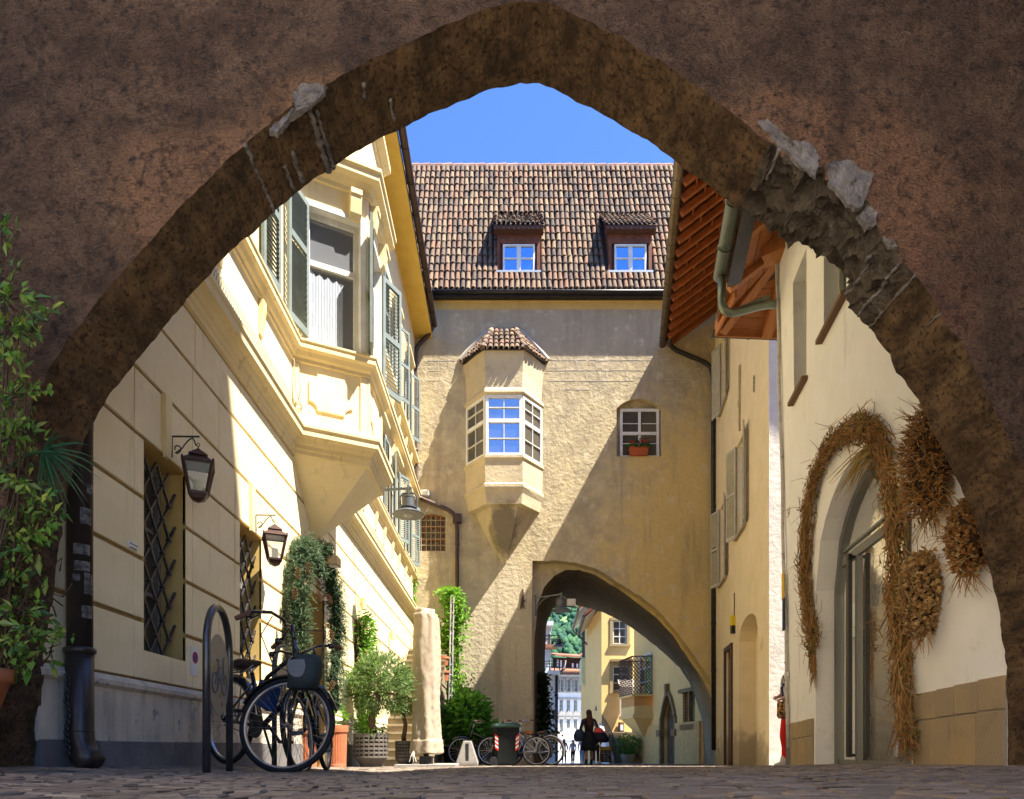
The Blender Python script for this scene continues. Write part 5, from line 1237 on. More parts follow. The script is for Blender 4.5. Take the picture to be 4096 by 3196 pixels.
mb = MB(); Ws.bx(mb, su(1442 + 4) - .0, su(1438), -1.4, 0, 0, .0101); 
p = Ws.pt(su(1428.5), sv(1428.5, 1524 - 0) + 1.6, .03)
pl = tag((lambda m: (Ws.bx(m, su(1387), su(1380.5), sv(1384, 1535), sv(1384, 1513), 0, .03), m)[1])(MB()).build('street_sign', M('white_enamel', (.72, .7, .62))), 'white enamel street name plate above the slit windows of the gothic house', 'sign')
pl.location = V((0, 0, 0))
for k, tx in enumerate(('Via', 'DOTTOR', 'STREITER')): text(tx, 'lettering', M('black_letter', (.03, .03, .03)) if 'black_letter' not in MATS else MATS['black_letter'], Ws.pt((su(1387) + su(1380.5)) / 2, sv(1384, 1519 + 5 * k), .034), .085, pl, ux=-Ws.u)
# corbelled oriel balcony with a lattice cage
cb = MB(); ux0, ux1 = su(1392), su(1362); zc0, zc1 = sv(1376, 1523), sv(1376, 1487)
Ws.bx(cb, ux0, ux1, zc1 - .5 + .0, zc1 + .0, 0, .9); zt_ = sv(1376, 1525 - 40)
for o_, a_, b_ in ((1.0, sv(1376, 1533), sv(1376, 1526)), (.9, sv(1376, 1526), sv(1376, 1488)), (1.05, sv(1376, 1488), sv(1376, 1484))): Ws.bx(cb, ux0 - (o_ - .9), ux1 + (o_ - .9), a_, b_, 0, o_)
m_ = (ux0 + ux1) / 2; rr = [[Ws.pt(m_ - (m_ - ux0) * s, sv(1376, 1533) - dz, 0), Ws.pt(m_ - (m_ - ux0) * s, sv(1376, 1533) - dz, .9 * s), Ws.pt(m_ + (ux1 - m_) * s, sv(1376, 1533) - dz, .9 * s), Ws.pt(m_ + (ux1 - m_) * s, sv(1376, 1533) - dz, 0)] for s, dz in ((1, 0), (.8, .25), (.5, .6), (.05, 1.05))]
cb.loft(rr); cb.build('balcony', chm, sh)
zb0, zb1 = sv(1376, 1484), sv(1376, 1405)
mb = MB()
def lat(pa, pb):
    Lx = (pb - pa).length; n = max(2, round(Lx / .17)); nz = 9
    for i in range(n):
        for j in range(nz):
            a_ = pa.lerp(pb, i / n) + V((0, 0, (zb1 - zb0) * j / nz)); b_ = pa.lerp(pb, (i + 1) / n) + V((0, 0, (zb1 - zb0) * (j + 1) / nz)); c_ = pa.lerp(pb, (i + 1) / n) + V((0, 0, (zb1 - zb0) * j / nz)); d_ = pa.lerp(pb, i / n) + V((0, 0, (zb1 - zb0) * (j + 1) / nz))
            mb.beam(a_, b_, .03, .02, (1, 0, .1)); mb.beam(c_, d_, .03, .02, (1, 0, .1))
pc = [Ws.pt(ux1, zb0, .02), Ws.pt(ux1, zb0, 1.0), Ws.pt(ux0, zb0, 1.0), Ws.pt(ux0, zb0, .02)]
for a_, b_ in zip(pc[:-1], pc[1:]):
    lat(a_, b_)
    for h in (0, zb1 - zb0): mb.beam(a_ + V((0, 0, h)), b_ + V((0, 0, h)), .05, .05)
mb.build('lattice_cage', M('rusty_lattice', (.085, .05, .03)), sh)
Ws.window(sh, (su(1392) + .1, su(1366), zb0, zb1 + .2), -.03, 3, 2, .08, .05, gm_=glass_dark)
# hills
hl = M('wooded_hill', (.03, .10, .04), (.06, .16, .05), .05, .95, 0, con=(.42, .58), stain=((.16, .26, .10), .012, .55, .6), pits=((.018, .05, .035), .12, .5, .62))
def hill(u, v):
    x = -260 + 620 * u; y = 190 + 330 * v
    h = max(0, (y - 190)) * .40 + 14 * noise.noise(V((x * .011, y * .012, 0))) * min(1, v * 6) + 5 * noise.noise(V((x * .045, y * .05, 3))) * min(1, v * 6)
    return V((x, y, -3 + h))
mb = MB(); mb.grid(hill, 90, 60); tag(mb.build('hills', hl, smooth=True), kind='structure')
treem = M('hill_trees', (.035, .09, .04), rough=.9, island=[(.016, .055, .035), (.035, .10, .04), (.02, .07, .05), (.06, .14, .05)])
mb = MB()
for _ in range(5200):
    x, y = ru(-40, 120), ru(195, 480); u, v = (x + 260) / 620, (y - 190) / 330; p = hill(u, v)
    if noise.noise(V((x * .02, y * .02, 8))) > .28: continue
    r = ru(.9, 2.3); n = 6; rings = []
    for zz, s in ((-.2, .7), (.5, 1.0), (1.1, .85), (1.6, .35), (1.75, .02)): rings.append([p + V((r * s * ru(.75, 1.2) * math.cos(6.283 * k / n), r * s * ru(.75, 1.2) * math.sin(6.283 * k / n), r * (zz + ru(-.1, .1)))) for k in range(n)])
    mb.loft(rings, caps=False)
tag(mb.build('hill_forest', treem, smooth=True), 'wooded green hillside with vineyards seen through the passage arch', 'forest', kind='stuff')
vine_ = M('vineyard_rows', (.13, .22, .07), (.22, .30, .13), .6, .95, stretch=(.1, 1, 1)); mb = MB()
for k in range(26):
    y = 280 + k * 3.1
    for s in range(12):
        x0 = 44 + s * 2.6; a_ = hill((x0 + 260) / 620, (y - 190) / 330); b_ = hill((x0 + 2.4 + 260) / 620, (y - 190) / 330); mb.beam(a_ + V((0, 0, 4.2)), b_ + V((0, 0, 4.2)), 1.3, 1.6)
tag(mb.build('vineyard', vine_), 'pale striped vineyard terraces on the hillside', 'vineyard', kind='stuff')
# ---------------------------------------------------------------- plants
def scatter_leaves(mb, n, fn, L, W, up=.3, rnd_dir=1.):
    for _ in range(n):
        p, o = fn(); d = V(o) + V((ru(-1, 1), ru(-1, 1), ru(-1, 1) + up)) * rnd_dir
        mb.leaf(p, d, V((ru(-.7, .7), ru(-.7, .7), 1)), L * ru(.6, 1.3), W * ru(.7, 1.2))
def ball(c, rx, ry, rz, seed=0, shell=.55):
    c = V(c)
    def f():
        while True:
            q = V((ru(-1, 1), ru(-1, 1), ru(-1, 1)))
            l = q.length
            if l > 1 or l < .05: continue
            qq = q / l; k = 1 + .35 * noise.noise(qq * 2.2 + V((seed, 0, 0)))
            l = shell + (1 - shell) * l if rnd() < .75 else l
            p = c + V((qq.x * rx, qq.y * ry, qq.z * rz)) * l * k
            if noise.noise(p * 4.2 + V((seed, 3, 0))) < -.22: continue
            return p, qq
    return f
leafm = M('glossy_vine_leaves', (.05, .13, .02), rough=.4, spec=.5, island=[(.035, .095, .015), (.08, .19, .025), (.15, .30, .035), (.05, .13, .02), (.30, .38, .06), (.03, .075, .015)], trans=.35)
leaf_ol = M('olive_leaves', (.07, .12, .05), rough=.5, island=[(.08, .15, .035), (.15, .25, .055), (.24, .34, .10), (.07, .14, .03), (.36, .44, .22)], trans=.4)
leaf_br = M('bright_leaves', (.10, .26, .03), rough=.5, island=[(.08, .22, .02), (.16, .36, .03), (.26, .42, .05), (.10, .26, .02)], trans=.4)
leaf_dk = M('ivy_leaves', (.03, .06, .015), rough=.5, island=[(.02, .045, .012), (.045, .075, .02), (.07, .085, .02)], trans=.2)
leaf_bush = M('broad_leaves', (.06, .18, .025), rough=.5, island=[(.05, .17, .02), (.10, .28, .03), (.16, .36, .05)], trans=.4)
bark = M('twisted_bark', (.16, .11, .06), (.09, .06, .035), 8, .9, .7, 25, .01)
stemm = M('dark_stem', (.05, .03, .018), rough=.8)
terra = M('terracotta', (.44, .15, .065), (.36, .12, .05), 4, .85, .2, 40, .004, stain=((.5, .28, .18), 2.5, .55, .8))
# jasmine in the left foreground with its pot
yv = 3.15
vn = thing('climbing_jasmine', 'bright green jasmine vine climbing the dark gateway on the left margin', 'plant', P(-30, 1560, yv)); mb = MB(); ms = MB()
base = P(-40, 1500, yv)
clumps = [(5, 480, 30, 40), (10, 640, 60, 60), (35, 700, 60, 50), (70, 690, 35, 25), (15, 760, 40, 50), (70, 830, 45, 25), (25, 850, 55, 50), (20, 930, 60, 50), (60, 930, 50, 30), (40, 1010, 50, 35), (65, 1080, 60, 40), (90, 1110, 40, 40), (40, 1140, 60, 50),
          (25, 1230, 60, 50), (75, 1180, 40, 45), (50, 1300, 55, 45), (70, 1350, 60, 30), (20, 1370, 50, 50), (110, 1360, 28, 18), (45, 1420, 40, 30), (95, 1390, 30, 22)]
for x, y, rx, ry in clumps:
    c = P(x, y, yv + ru(-.12, .18)); 
    pth = [base + V((ru(-.05, .1), ru(-.1, .1), 0)), base.lerp(c, .35) + V((ru(-.12, .06), ru(-.1, .1), ru(-.1, .15))), base.lerp(c, .75) + V((ru(-.08, .08), ru(-.1, .1), ru(-.06, .1))), c]
    sm = []
    for i in range(13):
        t = i / 12; sm.append(pth[0] * (1 - t) ** 3 + pth[1] * 3 * t * (1 - t) ** 2 + pth[2] * 3 * t * t * (1 - t) + pth[3] * t ** 3 + V((.012 * noise.noise(V((t * 9, x, 0))), 0, .012 * noise.noise(V((t * 9, y, 5))))))
    ms.tube(sm, [.008 - .005 * i / 12 for i in range(13)], 5)
    for _ in range(int(rx * ry / 95)):
        p = P(x + random.gauss(0, rx * .5), y + random.gauss(0, ry * .5), yv + ru(-.18, .22)); d = (p - c) + V((ru(-.1, .14), ru(-.15, .05), ru(-.12, .06)))
        q = p - d.normalized() * .06
        ms.tube([c.lerp(p, .3), q.lerp(p, .2), p], [.0025, .002, .0015], 3)
        for s in (-1, 1):
            dd_ = d.normalized() + V((ru(-.3, .3), ru(-.6, .2), s * .7)); mb.leaf(p, dd_, (ru(-.5, .5), -1, ru(.0, .9)), ru(.038, .07), ru(.016, .028), .2)
        if rnd() < .6: mb.leaf(p + d.normalized() * .02, d, (0, -1, .5), ru(.06, .09), .035, .2)
for _ in range(70):                                   # bare tangle
    c = P(ru(-10, 60), ru(1010, 1330), yv + ru(0, .25)); pts = [c]
    for k in range(4): pts.append(pts[-1] + V((ru(-.06, .08), ru(-.04, .04), ru(-.08, .06))))
    ms.tube(pts, [.004] * 5, 4)
mb.build('leaves', leafm, vn); ms.build('stems', stemm, vn, smooth=True)
sp = thing('spider_plant', 'dark green grassy tuft sticking out of the jasmine beside the arch', 'plant', P(95, 955, 3.2)); mb = MB()
c = P(92, 962, 3.2)
mb.tube([P(0, 1010, 3.25), P(45, 975, 3.2), c], [.008, .007, .006], 6)
for _ in range(34):
    a = ru(-1.9, 1.0); l = ru(.14, .27); d = V((math.cos(a), ru(-.5, .4), math.sin(a))).normalized(); pts = [c + d * l * t + V((0, 0, -.10 * t * t)) for t in (0, .35, .7, 1)]; sd = V((-d.z, 0, d.x)) * .007
    for i in range(3):
        w0, w1 = (1, .8, .4, .02)[i], (1, .8, .4, .02)[i + 1]; mb.quad(pts[i] - sd * w0, pts[i] + sd * w0, pts[i + 1] + sd * w1, pts[i + 1] - sd * w1)
mb.build('blades', M('dark_blade', (.012, .05, .025), rough=.45, island=[(.01, .04, .02), (.02, .075, .03)], trans=.2), sp)
pc_ = P(-106, 1640, 3.0); pc_.z = G(pc_.x, 3.0); hh = hz(1425, 3.0) - pc_.z
pt_ = thing('terracotta_pot', 'terracotta pot cut off by the left margin under the jasmine', 'flower pot', pc_); mb = MB(); mb.lathe([(.09, 0), (.10, .05), (.215, hh - .06), (.232, hh - .055), (.232, hh), (.21, hh), (.19, hh - .05)], pc_, 32); mb.build('pot', terra, pt_, smooth=True)
# pots in the sunshine along the cream house
def fluted(c, r, h, nm, lab):
    t = thing('terracotta_pot', lab, 'flower pot', c); mb = MB(); n = 120; rings = []
    for k, (rr, z, fl) in enumerate(((.86, 0, 0), (.87, .07, 0), (.86, .08, 1), (.95, .80, 1), (.96, .82, 0), (1.03, .84, 0), (1.05, .93, 0), (1.04, 1.0, 0), (.93, 1.0, 0), (.9, .9, 0))):
        rings.append([V(c) + V((math.cos(6.28318 * i / n) * r * rr * (1 - fl * .035 * (i % 3 == 0)), math.sin(6.28318 * i / n) * r * rr * (1 - fl * .035 * (i % 3 == 0)), h * z)) for i in range(n)])
    mb.loft(rings); mb.build('pot', terra, t)
    mb = MB(); mb.lathe([(.01, h * .9), (r * .92, h * .9)], c, 20); mb.build('soil', M('soil', (.05, .035, .02)) if 'soil' not in MATS else MATS['soil'], t)
    return t
def at(x, yb, Y):
    p = P(x, yb, Y); p.z = G(p.x, p.y); return p
pA = at(717, 1633, 10.6); rA = 25 * 10.6 / F; hA = hz(1547, 10.6) - pA.z
tA = fluted(pA, rA * .97, hA, 'a', 'fluted terracotta pot with a small sprig right of the bicycle wheel')
mb = MB(); scatter_leaves(mb, 70, ball(pA + V((.02, 0, hA + .12)), .13, .1, .16, 3), .09, .06)
mb.build('leaves', leaf_br, tA)
pB = at(655, 1633, 10.2); tB = fluted(pB, rA * .9, hA * .9, 'b', 'fluted terracotta pot half hidden behind the bicycle wheel')
mb = MB(); scatter_leaves(mb, 50, ball(pB + V((0, 0, hA + .05)), .13, .1, .14, 5), .09, .06); mb.build('leaves', leaf_bush, tB)
conc = M('patterned_concrete', (.145, .125, .10), (.09, .078, .065), 6, .9, .4, 40, .006)
holes = M('dark_hollow', (.035, .03, .025))
def lattice_pot(c, r, h, lab):
    t = thing('lattice_pot', lab, 'flower pot', c, group='square-holed concrete pots'); mb = MB(); c = V(c)
    mb.lathe([(r * .62, 0), (r * .66, h * .12), (r * .90, h * .26), (r * .93, h * .3), (r * .93, h * .97), (r * .8, h * .97), (r * .8, h * .9)], c, 48); mb.build('inner_wall', holes, t, smooth=False)
    mb = MB(); n = 21; nr = 5; R_ = r
    rows_ = [h * .30 + (h * .92 - h * .30) * k / nr for k in range(nr + 1)]
    for z in rows_: mb.lathe([(R_ * .93, -.02 * h / .5), (R_ * 1.0, -.012 * h / .5), (R_ * 1.0, .012 * h / .5), (R_ * .93, .02 * h / .5)], c + V((0, 0, z)), 48, caps=False)
    for j in range(nr):
        for i in range(n):
            a = 6.28318 * i / n; p = c + V((math.cos(a) * R_ * .965, math.sin(a) * R_ * .965, (rows_[j] + rows_[j + 1]) / 2)); tn = V((-math.sin(a), math.cos(a), 0)); mb.obox(p, tn * R_ * .036, V((math.cos(a), math.sin(a), 0)) * R_ * .035, V((0, 0, (rows_[1] - rows_[0]) / 2)))
    mb.lathe([(R_ * .93, h * .93), (R_ * 1.0, h * .93), (R_ * 1.01, h), (R_ * .88, h), (R_ * .86, h * .93)], c, 48, caps=False); mb.lathe([(r * .55, 0), (r * .62, 0), (r * .66, h * .1), (r * .92, h * .25), (r * .95, h * .29), (r * .9, h * .30)], c, 48, caps=False)
    mb.build('pot', conc, t)
    mb = MB(); mb.lathe([(.01, h * .91), (r * .84, h * .91)], c, 20); mb.build('soil', MATS['soil'], t)
    return t
def olive(pot, c, h, trunk, crown, r, lab, seed, n):
    t = thing('olive_tree', lab, 'tree', V(c) + V((0, 0, h)), group='clipped olive trees in pots'); mb = MB(); b = V(c) + V((0, 0, h * .9))
    pts = [b.lerp(crown, k / 8) + V((.03 * math.sin(k * 1.3 + seed), .02 * math.cos(k), 0)) for k in range(9)]
    mb.tube(pts, [trunk * (1.25 - .5 * k / 8) for k in range(9)], 9)
    for k in range(16):
        a = ru(0, 6.28); e = crown + V((math.cos(a) * r[0] * ru(.4, .8), math.sin(a) * r[1] * ru(.4, .8), ru(-.5, .8) * r[2])); s = pts[ru(0, 1) > .5 and 8 or 7]; mb.tube([s, s.lerp(e, .5) + V((0, 0, -.04)), e], [trunk * .45, trunk * .3, trunk * .1], 5)
    mb.build('trunk', bark, t, smooth=True)
    mb = MB(); f = ball(crown, *r, seed=seed, shell=.5); scatter_leaves(mb, int(n * 1.5), f, .085, .023, .5)
    for _ in range(n // 12):
        p, o = f(); p += o * .05
        for q in range(6): mb.leaf(p + o * .02 * q, o + V((ru(-1, 1), ru(-1, 1), ru(-.3, 1))), (ru(-1, 1), ru(-1, 1), 1), .07, .017)
    mb.build('crown', leaf_ol, t); return t
Yo = 11.7; po_ = at(791, 1628, Yo); ro = 36.5 * Yo / F; ho = hz(1565, Yo) - po_.z
lp1 = lattice_pot(po_, ro, ho, 'larger square-holed concrete pot under the front olive tree')
cr = P(808, 1443, Yo); ol1 = olive(lp1, po_, ho, .055, cr - V((0, 0, .12)), (.50, .45, .50), 'larger clipped olive tree in the front lattice pot', 1.0, 3400)
mb = MB(); scatter_leaves(mb, 160, ball(po_ + V((0, 0, ho + .1)), .3, .25, .2, 9, .2), .11, .035); mb.build('leaves', leaf_br, ol1)
Yo2 = 13.4; po2 = at(864, 1625, Yo2); lp2 = lattice_pot(po2, 20 * Yo2 / F * 1.05, hz(1580, Yo2) - po2.z, 'smaller square-holed concrete pot beside the folded parasol')
ol2 = olive(lp2, po2, hz(1580, Yo2) - po2.z, .04, P(858, 1478, Yo2), (.36, .36, .42), 'smaller olive tree behind, next to the folded parasol', 4.0, 1700)
# bright climber on the cream wall behind the olive
cl = thing('wall_climber', 'bright green climber on the sunny cream wall behind the olive tree', 'plant', (XW + .1, 12.6, G(XW, 12.6))); mb = MB(); ms = MB()
def fcl():
    t = rnd(); z = ru(.2, 2.75); wy_ = .26 + .12 * math.sin(z * 3); return V((XW + ru(.02, .22), 12.75 + random.gauss(0, .5) * wy_ * 1.6, CZ + z - .3 + .0)), V((1, 0, .2))
scatter_leaves(mb, 1500, fcl, .12, .05, -.2)
for k in range(4): ms.tube([(XW + .05, 12.6 + .08 * k, G(XW, 12.6))] + [(XW + .05 + .02 * math.sin(i + k), 12.6 + .08 * k + .06 * math.sin(i * 1.7 + k), CZ + i * .4) for i in range(7)], .012, 5)
mb.build('leaves', leaf_br, cl); ms.build('stems', stemm, cl)
# green mass with trellis between parasol and passage
yk = 19.6
tr_ = thing('trellis_vine', 'sunlit vine covering the trellis at the foot of the brown downpipe', 'plant', at(960, 1620, yk)); mb = MB(); ms = MB()
def ftr():
    y = ru(1255, 1600); k = (y - 1255) / 345; cx_ = 958 + 10 * math.sin(y * .03); wd = 22 + 24 * min(1, k * 1.4)
    return P(cx_ + random.gauss(0, wd * .5), y, yk + ru(-.5, .4)), V((0, -1, 0))
scatter_leaves(mb, 4600, ftr, .15, .09, -.1)
for k in range(7): ms.tube([P(945 + 5 * k, 1610, yk), P(950 + 4 * k + ru(-5, 5), 1450, yk), P(955 + 3 * k + ru(-5, 5), 1300, yk)], .012, 4)
mb.build('leaves', leaf_br, tr_); ms.build('stems', stemm, tr_)
mb = MB()
for x in (962, 968): mb.tube([P(x + (1605 - 1275) * -.02, 1605, yk - .55), P(x, 1272, yk - .55)], .022, 6)
for y in range(1285, 1600, 22): mb.tube([P(962 - (y - 1275) * .02, y, yk - .55), P(968 - (y - 1275) * .02, y, yk - .55)], .014, 5)
tag(mb.build('ladder', M('pale_aluminium', (.55, .56, .58), rough=.4, metal=.5)), 'pale aluminium ladder leaning in the vine by the downpipe', 'ladder')
def potplant(nm, lab, cat, c, r, h, crown, n, L, W, lm, pm, seed):
    t = thing(nm, lab, cat, c); mb = MB(); mb.lathe([(r * .8, 0), (r, h), (r * 1.04, h), (r * .95, h), (r * .93, h * .9)], c, 24); mb.build('pot', pm, t, smooth=False)
    mb = MB(); scatter_leaves(mb, n, ball(*crown, seed=seed, shell=.35), L, W); mb.build('foliage', lm, t)
    ms = MB()
    for k in range(6): e = V(crown[0]) + V((ru(-.5, .5) * crown[1], ru(-.5, .5) * crown[2], ru(-.3, .6) * crown[3])); ms.tube([V(c) + V((ru(-.1, .1), 0, h * .9)), (V(c) + e) / 2 + V((0, 0, h * .5)), e], .015, 5)
    ms.build('stems', stemm, t); return t
blackp = M('black_plastic', (.016, .017, .018), rough=.45, bump=.1, bsc=60)
yb = 17.2; pb_ = at(976, 1632, yb)
potplant('leafy_bush', 'broad-leaved green bush in a black tub behind the concrete barrier', 'shrub', pb_, 34 * yb / F, hz(1592, yb) - pb_.z, (P(995, 1536, yb), .62, .5, .66), 1500, .19, .15, leaf_bush, blackp, 2)
ivy = thing('passage_ivy', 'dark ivy hanging on the left jamb inside the passage', 'plant', P(1160, 1620, 23)); mb = MB()
def fiv():
    y = ru(1435, 1612); k = (y - 1435) / 177; return P(1157 + 4 * k + random.gauss(0, 6 + 7 * k), y, 22.6 + ru(-.3, .3)), V((.4, -1, 0))
scatter_leaves(mb, 1500, fiv, .15, .1, -.2); mb.build('leaves', leaf_dk, ivy)
ms = MB()
for k in range(5): ms.tube([P(1150 + 4 * k, 1618, 22.7), P(1152 + 3 * k, 1520, 22.7), P(1150 + 3 * k, 1440, 22.7)], .015, 4)
ms.build('stems', stemm, ivy)
c = at(1338, 1622, 35.2); 
potplant('round_shrub', 'round clipped green shrub in a pale box below the stone steps', 'shrub', c, .42, .5, (c + V((.05, 0, .95)), .72, .6, .52), 1700, .10, .05, leaf_bush, MATS['stone_sill'], 6)
hv_ = thing('wall_creeper', 'small creeper hanging on the gate house corner above the parasol', 'plant', P(885, 1300, 20.5)); mb = MB()
scatter_leaves(mb, 170, lambda: (P(882 + random.gauss(0, 3.5), random.choice((1245, 1255, 1275, 1300, 1320)) + random.gauss(0, 7), 20.45 + ru(-.15, .1)), V((0, -1, -.2))), .16, .08, -.4); mb.build('leaves', leaf_br, hv_)
ms = MB(); ms.tube([P(882, 1235, 20.6), P(884, 1290, 20.6), P(881, 1345, 20.6)], .014, 4); ms.build('stems', stemm, hv_)
# fir garland round the shop door in the cream wall
fir = M('fir_needles', (.05, .11, .07), rough=.6, island=[(.025, .055, .022), (.05, .10, .035), (.10, .15, .07), (.035, .07, .025), (.15, .19, .10)], trans=.15)
cone = M('pine_cone', (.16, .08, .035), island=[(.10, .05, .022), (.20, .105, .05)])
fg = thing('fir_garland', 'fir garland with pine cones framing the shop door of the cream house', 'garland', (XW + .1, 9.2, 2)); mb = MB(); mc = MB(); ms = MB()
def fw(x, y, n): Y = (2.7 - n) * F / (VX - x); p = P(x, y, Y); return p
strips = [([(640, 1490), (634, 1420), (636, 1350), (632, 1290), (634, 1230), (645, 1180), (655, 1158)], 17, .16, 2300), ([(645, 1178), (662, 1182), (674, 1200), (684, 1225)], 10, .2, 260),
          ([(682, 1166), (695, 1185), (706, 1225), (713, 1265), (717, 1300), (720, 1350), (717, 1400), (712, 1450), (716, 1510)], 11, .2, 2300)]
for pth, wd, n_, cnt in strips:
    sm = [fw(x, y, n_) for x, y in pth]; ms.tube(sm, .06, 7)
    for _ in range(cnt):
        f = rnd() * (len(pth) - 1); i = min(int(f), len(pth) - 2); f -= i; x = pth[i][0] + (pth[i + 1][0] - pth[i][0]) * f; y = pth[i][1] + (pth[i + 1][1] - pth[i][1]) * f
        p = fw(x, y, n_) + V((random.gauss(0, .036), random.gauss(0, .036), random.gauss(0, .04))) + V((ru(-1, 1) * wd * .006, 0, 0))
        d = V((random.gauss(0, 1), random.gauss(-.3, 1), random.gauss(-.1, .8))).normalized()
        for q in range(5): mb.leaf(p + d * .018 * q, d + V((ru(-.8, .8), ru(-.8, .8), ru(-.8, .8))), (ru(-1, 1), -1, 1), .07, .011)
    
for x, y, n_ in ((640, 1212, .25), (633, 1255, .25), (661, 1203, .3), (709, 1345, .3), (680, 1265, .3), (713, 1452, .3), (700, 1270, .3)):
    c = fw(x, y, n_) + V((.0, -.06, 0)); d = V((ru(-.4, .6), -.2, -1)).normalized()
    for k in range(46):
        t = k / 46; a = k * 2.4; r = .03 * math.sin(math.pi * min(1, t + .12)) + .004; s = d.orthogonal(); s.rotate(Matrix.Rotation(a, 3, d)); mc.leaf(c + d * .15 * t + s * r * .3, s * .8 + d * .45, d, .03, .022)
mb.build('needles', fir, fg); mc.build('pine_cone_sprays', cone, fg); ms.build('stem', M('dark_fir_core', (.012, .03, .018)), fg)
# ---------------------------------------------------------------- bicycles
rubber = M('tyre_rubber', (.014, .014, .015), rough=.7, bump=.2, bsc=120, bd=.002)
alu = M('rim_aluminium', (.42, .42, .43), rough=.35, metal=.8)
steel = M('spoke_steel', (.35, .35, .36), rough=.3, metal=.9)
grip = M('brown_grip_leather', (.14, .06, .03), rough=.7, bump=.2, bsc=80, bd=.002)
sadm = M('dark_brown_saddle', (.035, .02, .014), (.06, .035, .025), 12, .45)
blackb = M('black_bike_paint', (.012, .013, .016), rough=.25, spec=.6, coat=.4)
silverb = M('silver_bike_paint', (.42, .41, .40), rough=.3, metal=.6)
whiteb = M('white_bike_paint', (.60, .60, .58), rough=.3)
blueb = M('dark_blue_bike_paint', (.02, .03, .11), rough=.3)
redl = M('red_reflector', (.5, .02, .015), rough=.3)
def bike(lab, rear, heading, steer=0., lean_=0., paint=None, group=None, det=1, guards=True, carrier=True, saddle=None, flip=False, R_=.345, upright=True, scale=1.0):
    t = thing('bicycle', lab, 'bicycle', (rear[0], rear[1], G(rear[0], rear[1])), group=group); t.rotation_euler = (lean_, 0, heading); t.scale = (scale,) * 3
    axp, axd = V((.88, 0, .62)), V((-.27, 0, 1)).normalized()
    S = Matrix.Translation(axp) @ Matrix.Rotation(steer, 4, axd) @ Matrix.Translation(-axp); I = Matrix()
    tr_ = lambda pts, T: [T @ V(p) for p in pts]
    ns, nt_ = (56, 8) if det else (32, 6)
    def wheel(c, T):
        c = V(c); mb = MB(); mb.tube([T @ (c + V(((R_ - .02) * math.cos(6.28318 * k / ns), 0, (R_ - .02) * math.sin(6.28318 * k / ns)))) for k in range(ns)], .021, nt_, closed=True); w_ = mb.build('wheel', rubber, t, smooth=True, local=True)
        mb = MB(); rg = []
        for rr, yy in ((R_ - .034, .012), (R_ - .050, .010), (R_ - .050, -.010), (R_ - .034, -.012)): rg.append([T @ (c + V((rr * math.cos(6.28318 * k / ns), yy, rr * math.sin(6.28318 * k / ns)))) for k in range(ns)])
        mb.loft(rg + [rg[0]], caps=False); mb.build('rim', alu, w_, smooth=False, local=True)
        mb = MB(); nsp = 32 if det else 18
        for k in range(nsp):
            a = 6.28318 * k / nsp; b = a + .42 * (1 if k % 4 < 2 else -1); s = .03 if k % 2 else -.03
            mb.tube([T @ (c + V((.022 * math.cos(b), s, .022 * math.sin(b)))), T @ (c + V(((R_ - .045) * math.cos(a), 0, (R_ - .045) * math.sin(a))))], .0014 if det else .003, 3, caps=False)
        mb.tube([T @ (c + V((0, -.05, 0))), T @ (c + V((0, .05, 0)))], .02, 8); mb.build('spokes', steel, w_, local=True)
    rh, fh, bb = V((0, 0, R_)), V((1.08, 0, R_)), V((.45, 0, .29)); st, sb = V((.285, 0, .70)), bb; ht, hb = V((.805, 0, .90)), V((.88, 0, .62))
    wheel(rh, I); wheel(fh, S)
    mb = MB(); mb.tube([bb, st], .017, 10)
    mb.tube([hb, hb.lerp(bb, .5) + V((0, 0, -.03 if upright else 0)), bb], .021, 10); mb.tube([ht.lerp(hb, .35), (ht + st) / 2 + V((-.05, 0, -.14 if upright else .0)), bb.lerp(st, .55 if upright else .9)], .016, 10); mb.tube([ht, hb], .022, 10)
    for s in (-1, 1): mb.tube([bb + V((0, .03 * s, 0)), rh + V((0, .055 * s, 0))], .010, 8); mb.tube([bb.lerp(st, .8) + V((0, .02 * s, 0)), rh + V((0, .055 * s, 0))], .008, 8)
    mb.build('frame', paint or blackb, t, smooth=True, local=True)
    mb = MB()
    for s in (-1, 1): mb.tube(tr_([hb + V((.005, .045 * s, 0)), fh + V((-.05, .052 * s, .12)), fh + V((0, .055 * s, 0))], S), [.016, .013, .010], 8)
    mb.tube(tr_([hb + V((.005, -.05, 0)), hb + V((.005, .05, 0))], S), .018, 8); mb.build('fork', paint or blackb, t, smooth=True, local=True)
    mb = MB(); top = ht + V((-.035, 0, .12)); mb.tube(tr_([ht, top], S), .014, 8)
    hbp = [V((.60, .30, 1.06)), V((.70, .27, 1.075)), V((.80, .16, 1.07)), V((.84, .06, 1.03)), V((.82, 0, 1.02))] if upright else [V((.78, .30, 1.0)), V((.82, .2, 1.0)), V((.83, .1, .99)), V((.82, 0, .99)), V((.82, 0, .99)) + V((0, -.0, 0))]
    if flip: hbp = [V((1.64 - p.x, p.y, p.z + .02)) for p in hbp]
    full = hbp + [V((p.x, -p.y, p.z)) for p in hbp[-2::-1]]; mb.tube(tr_(full, S), .012, 8); 
    for s in (-1, 1):
        b = hbp[1].copy(); b.y *= s; mb.tube(tr_([b + V((.03, 0, -.01)), b + V((.05, 0, -.05)), b + V((-.05, .03 * s, -.065)), b + V((-.10, .045 * s, -.06))], S), .006, 5); mb.obox(S @ (b + V((.03, -.01 * s, -.01))), (.022, 0, 0), (0, .02, 0), (0, 0, .02))
    hbar = mb.build('handlebar', alu if not det else blackb, t, smooth=True, local=True)
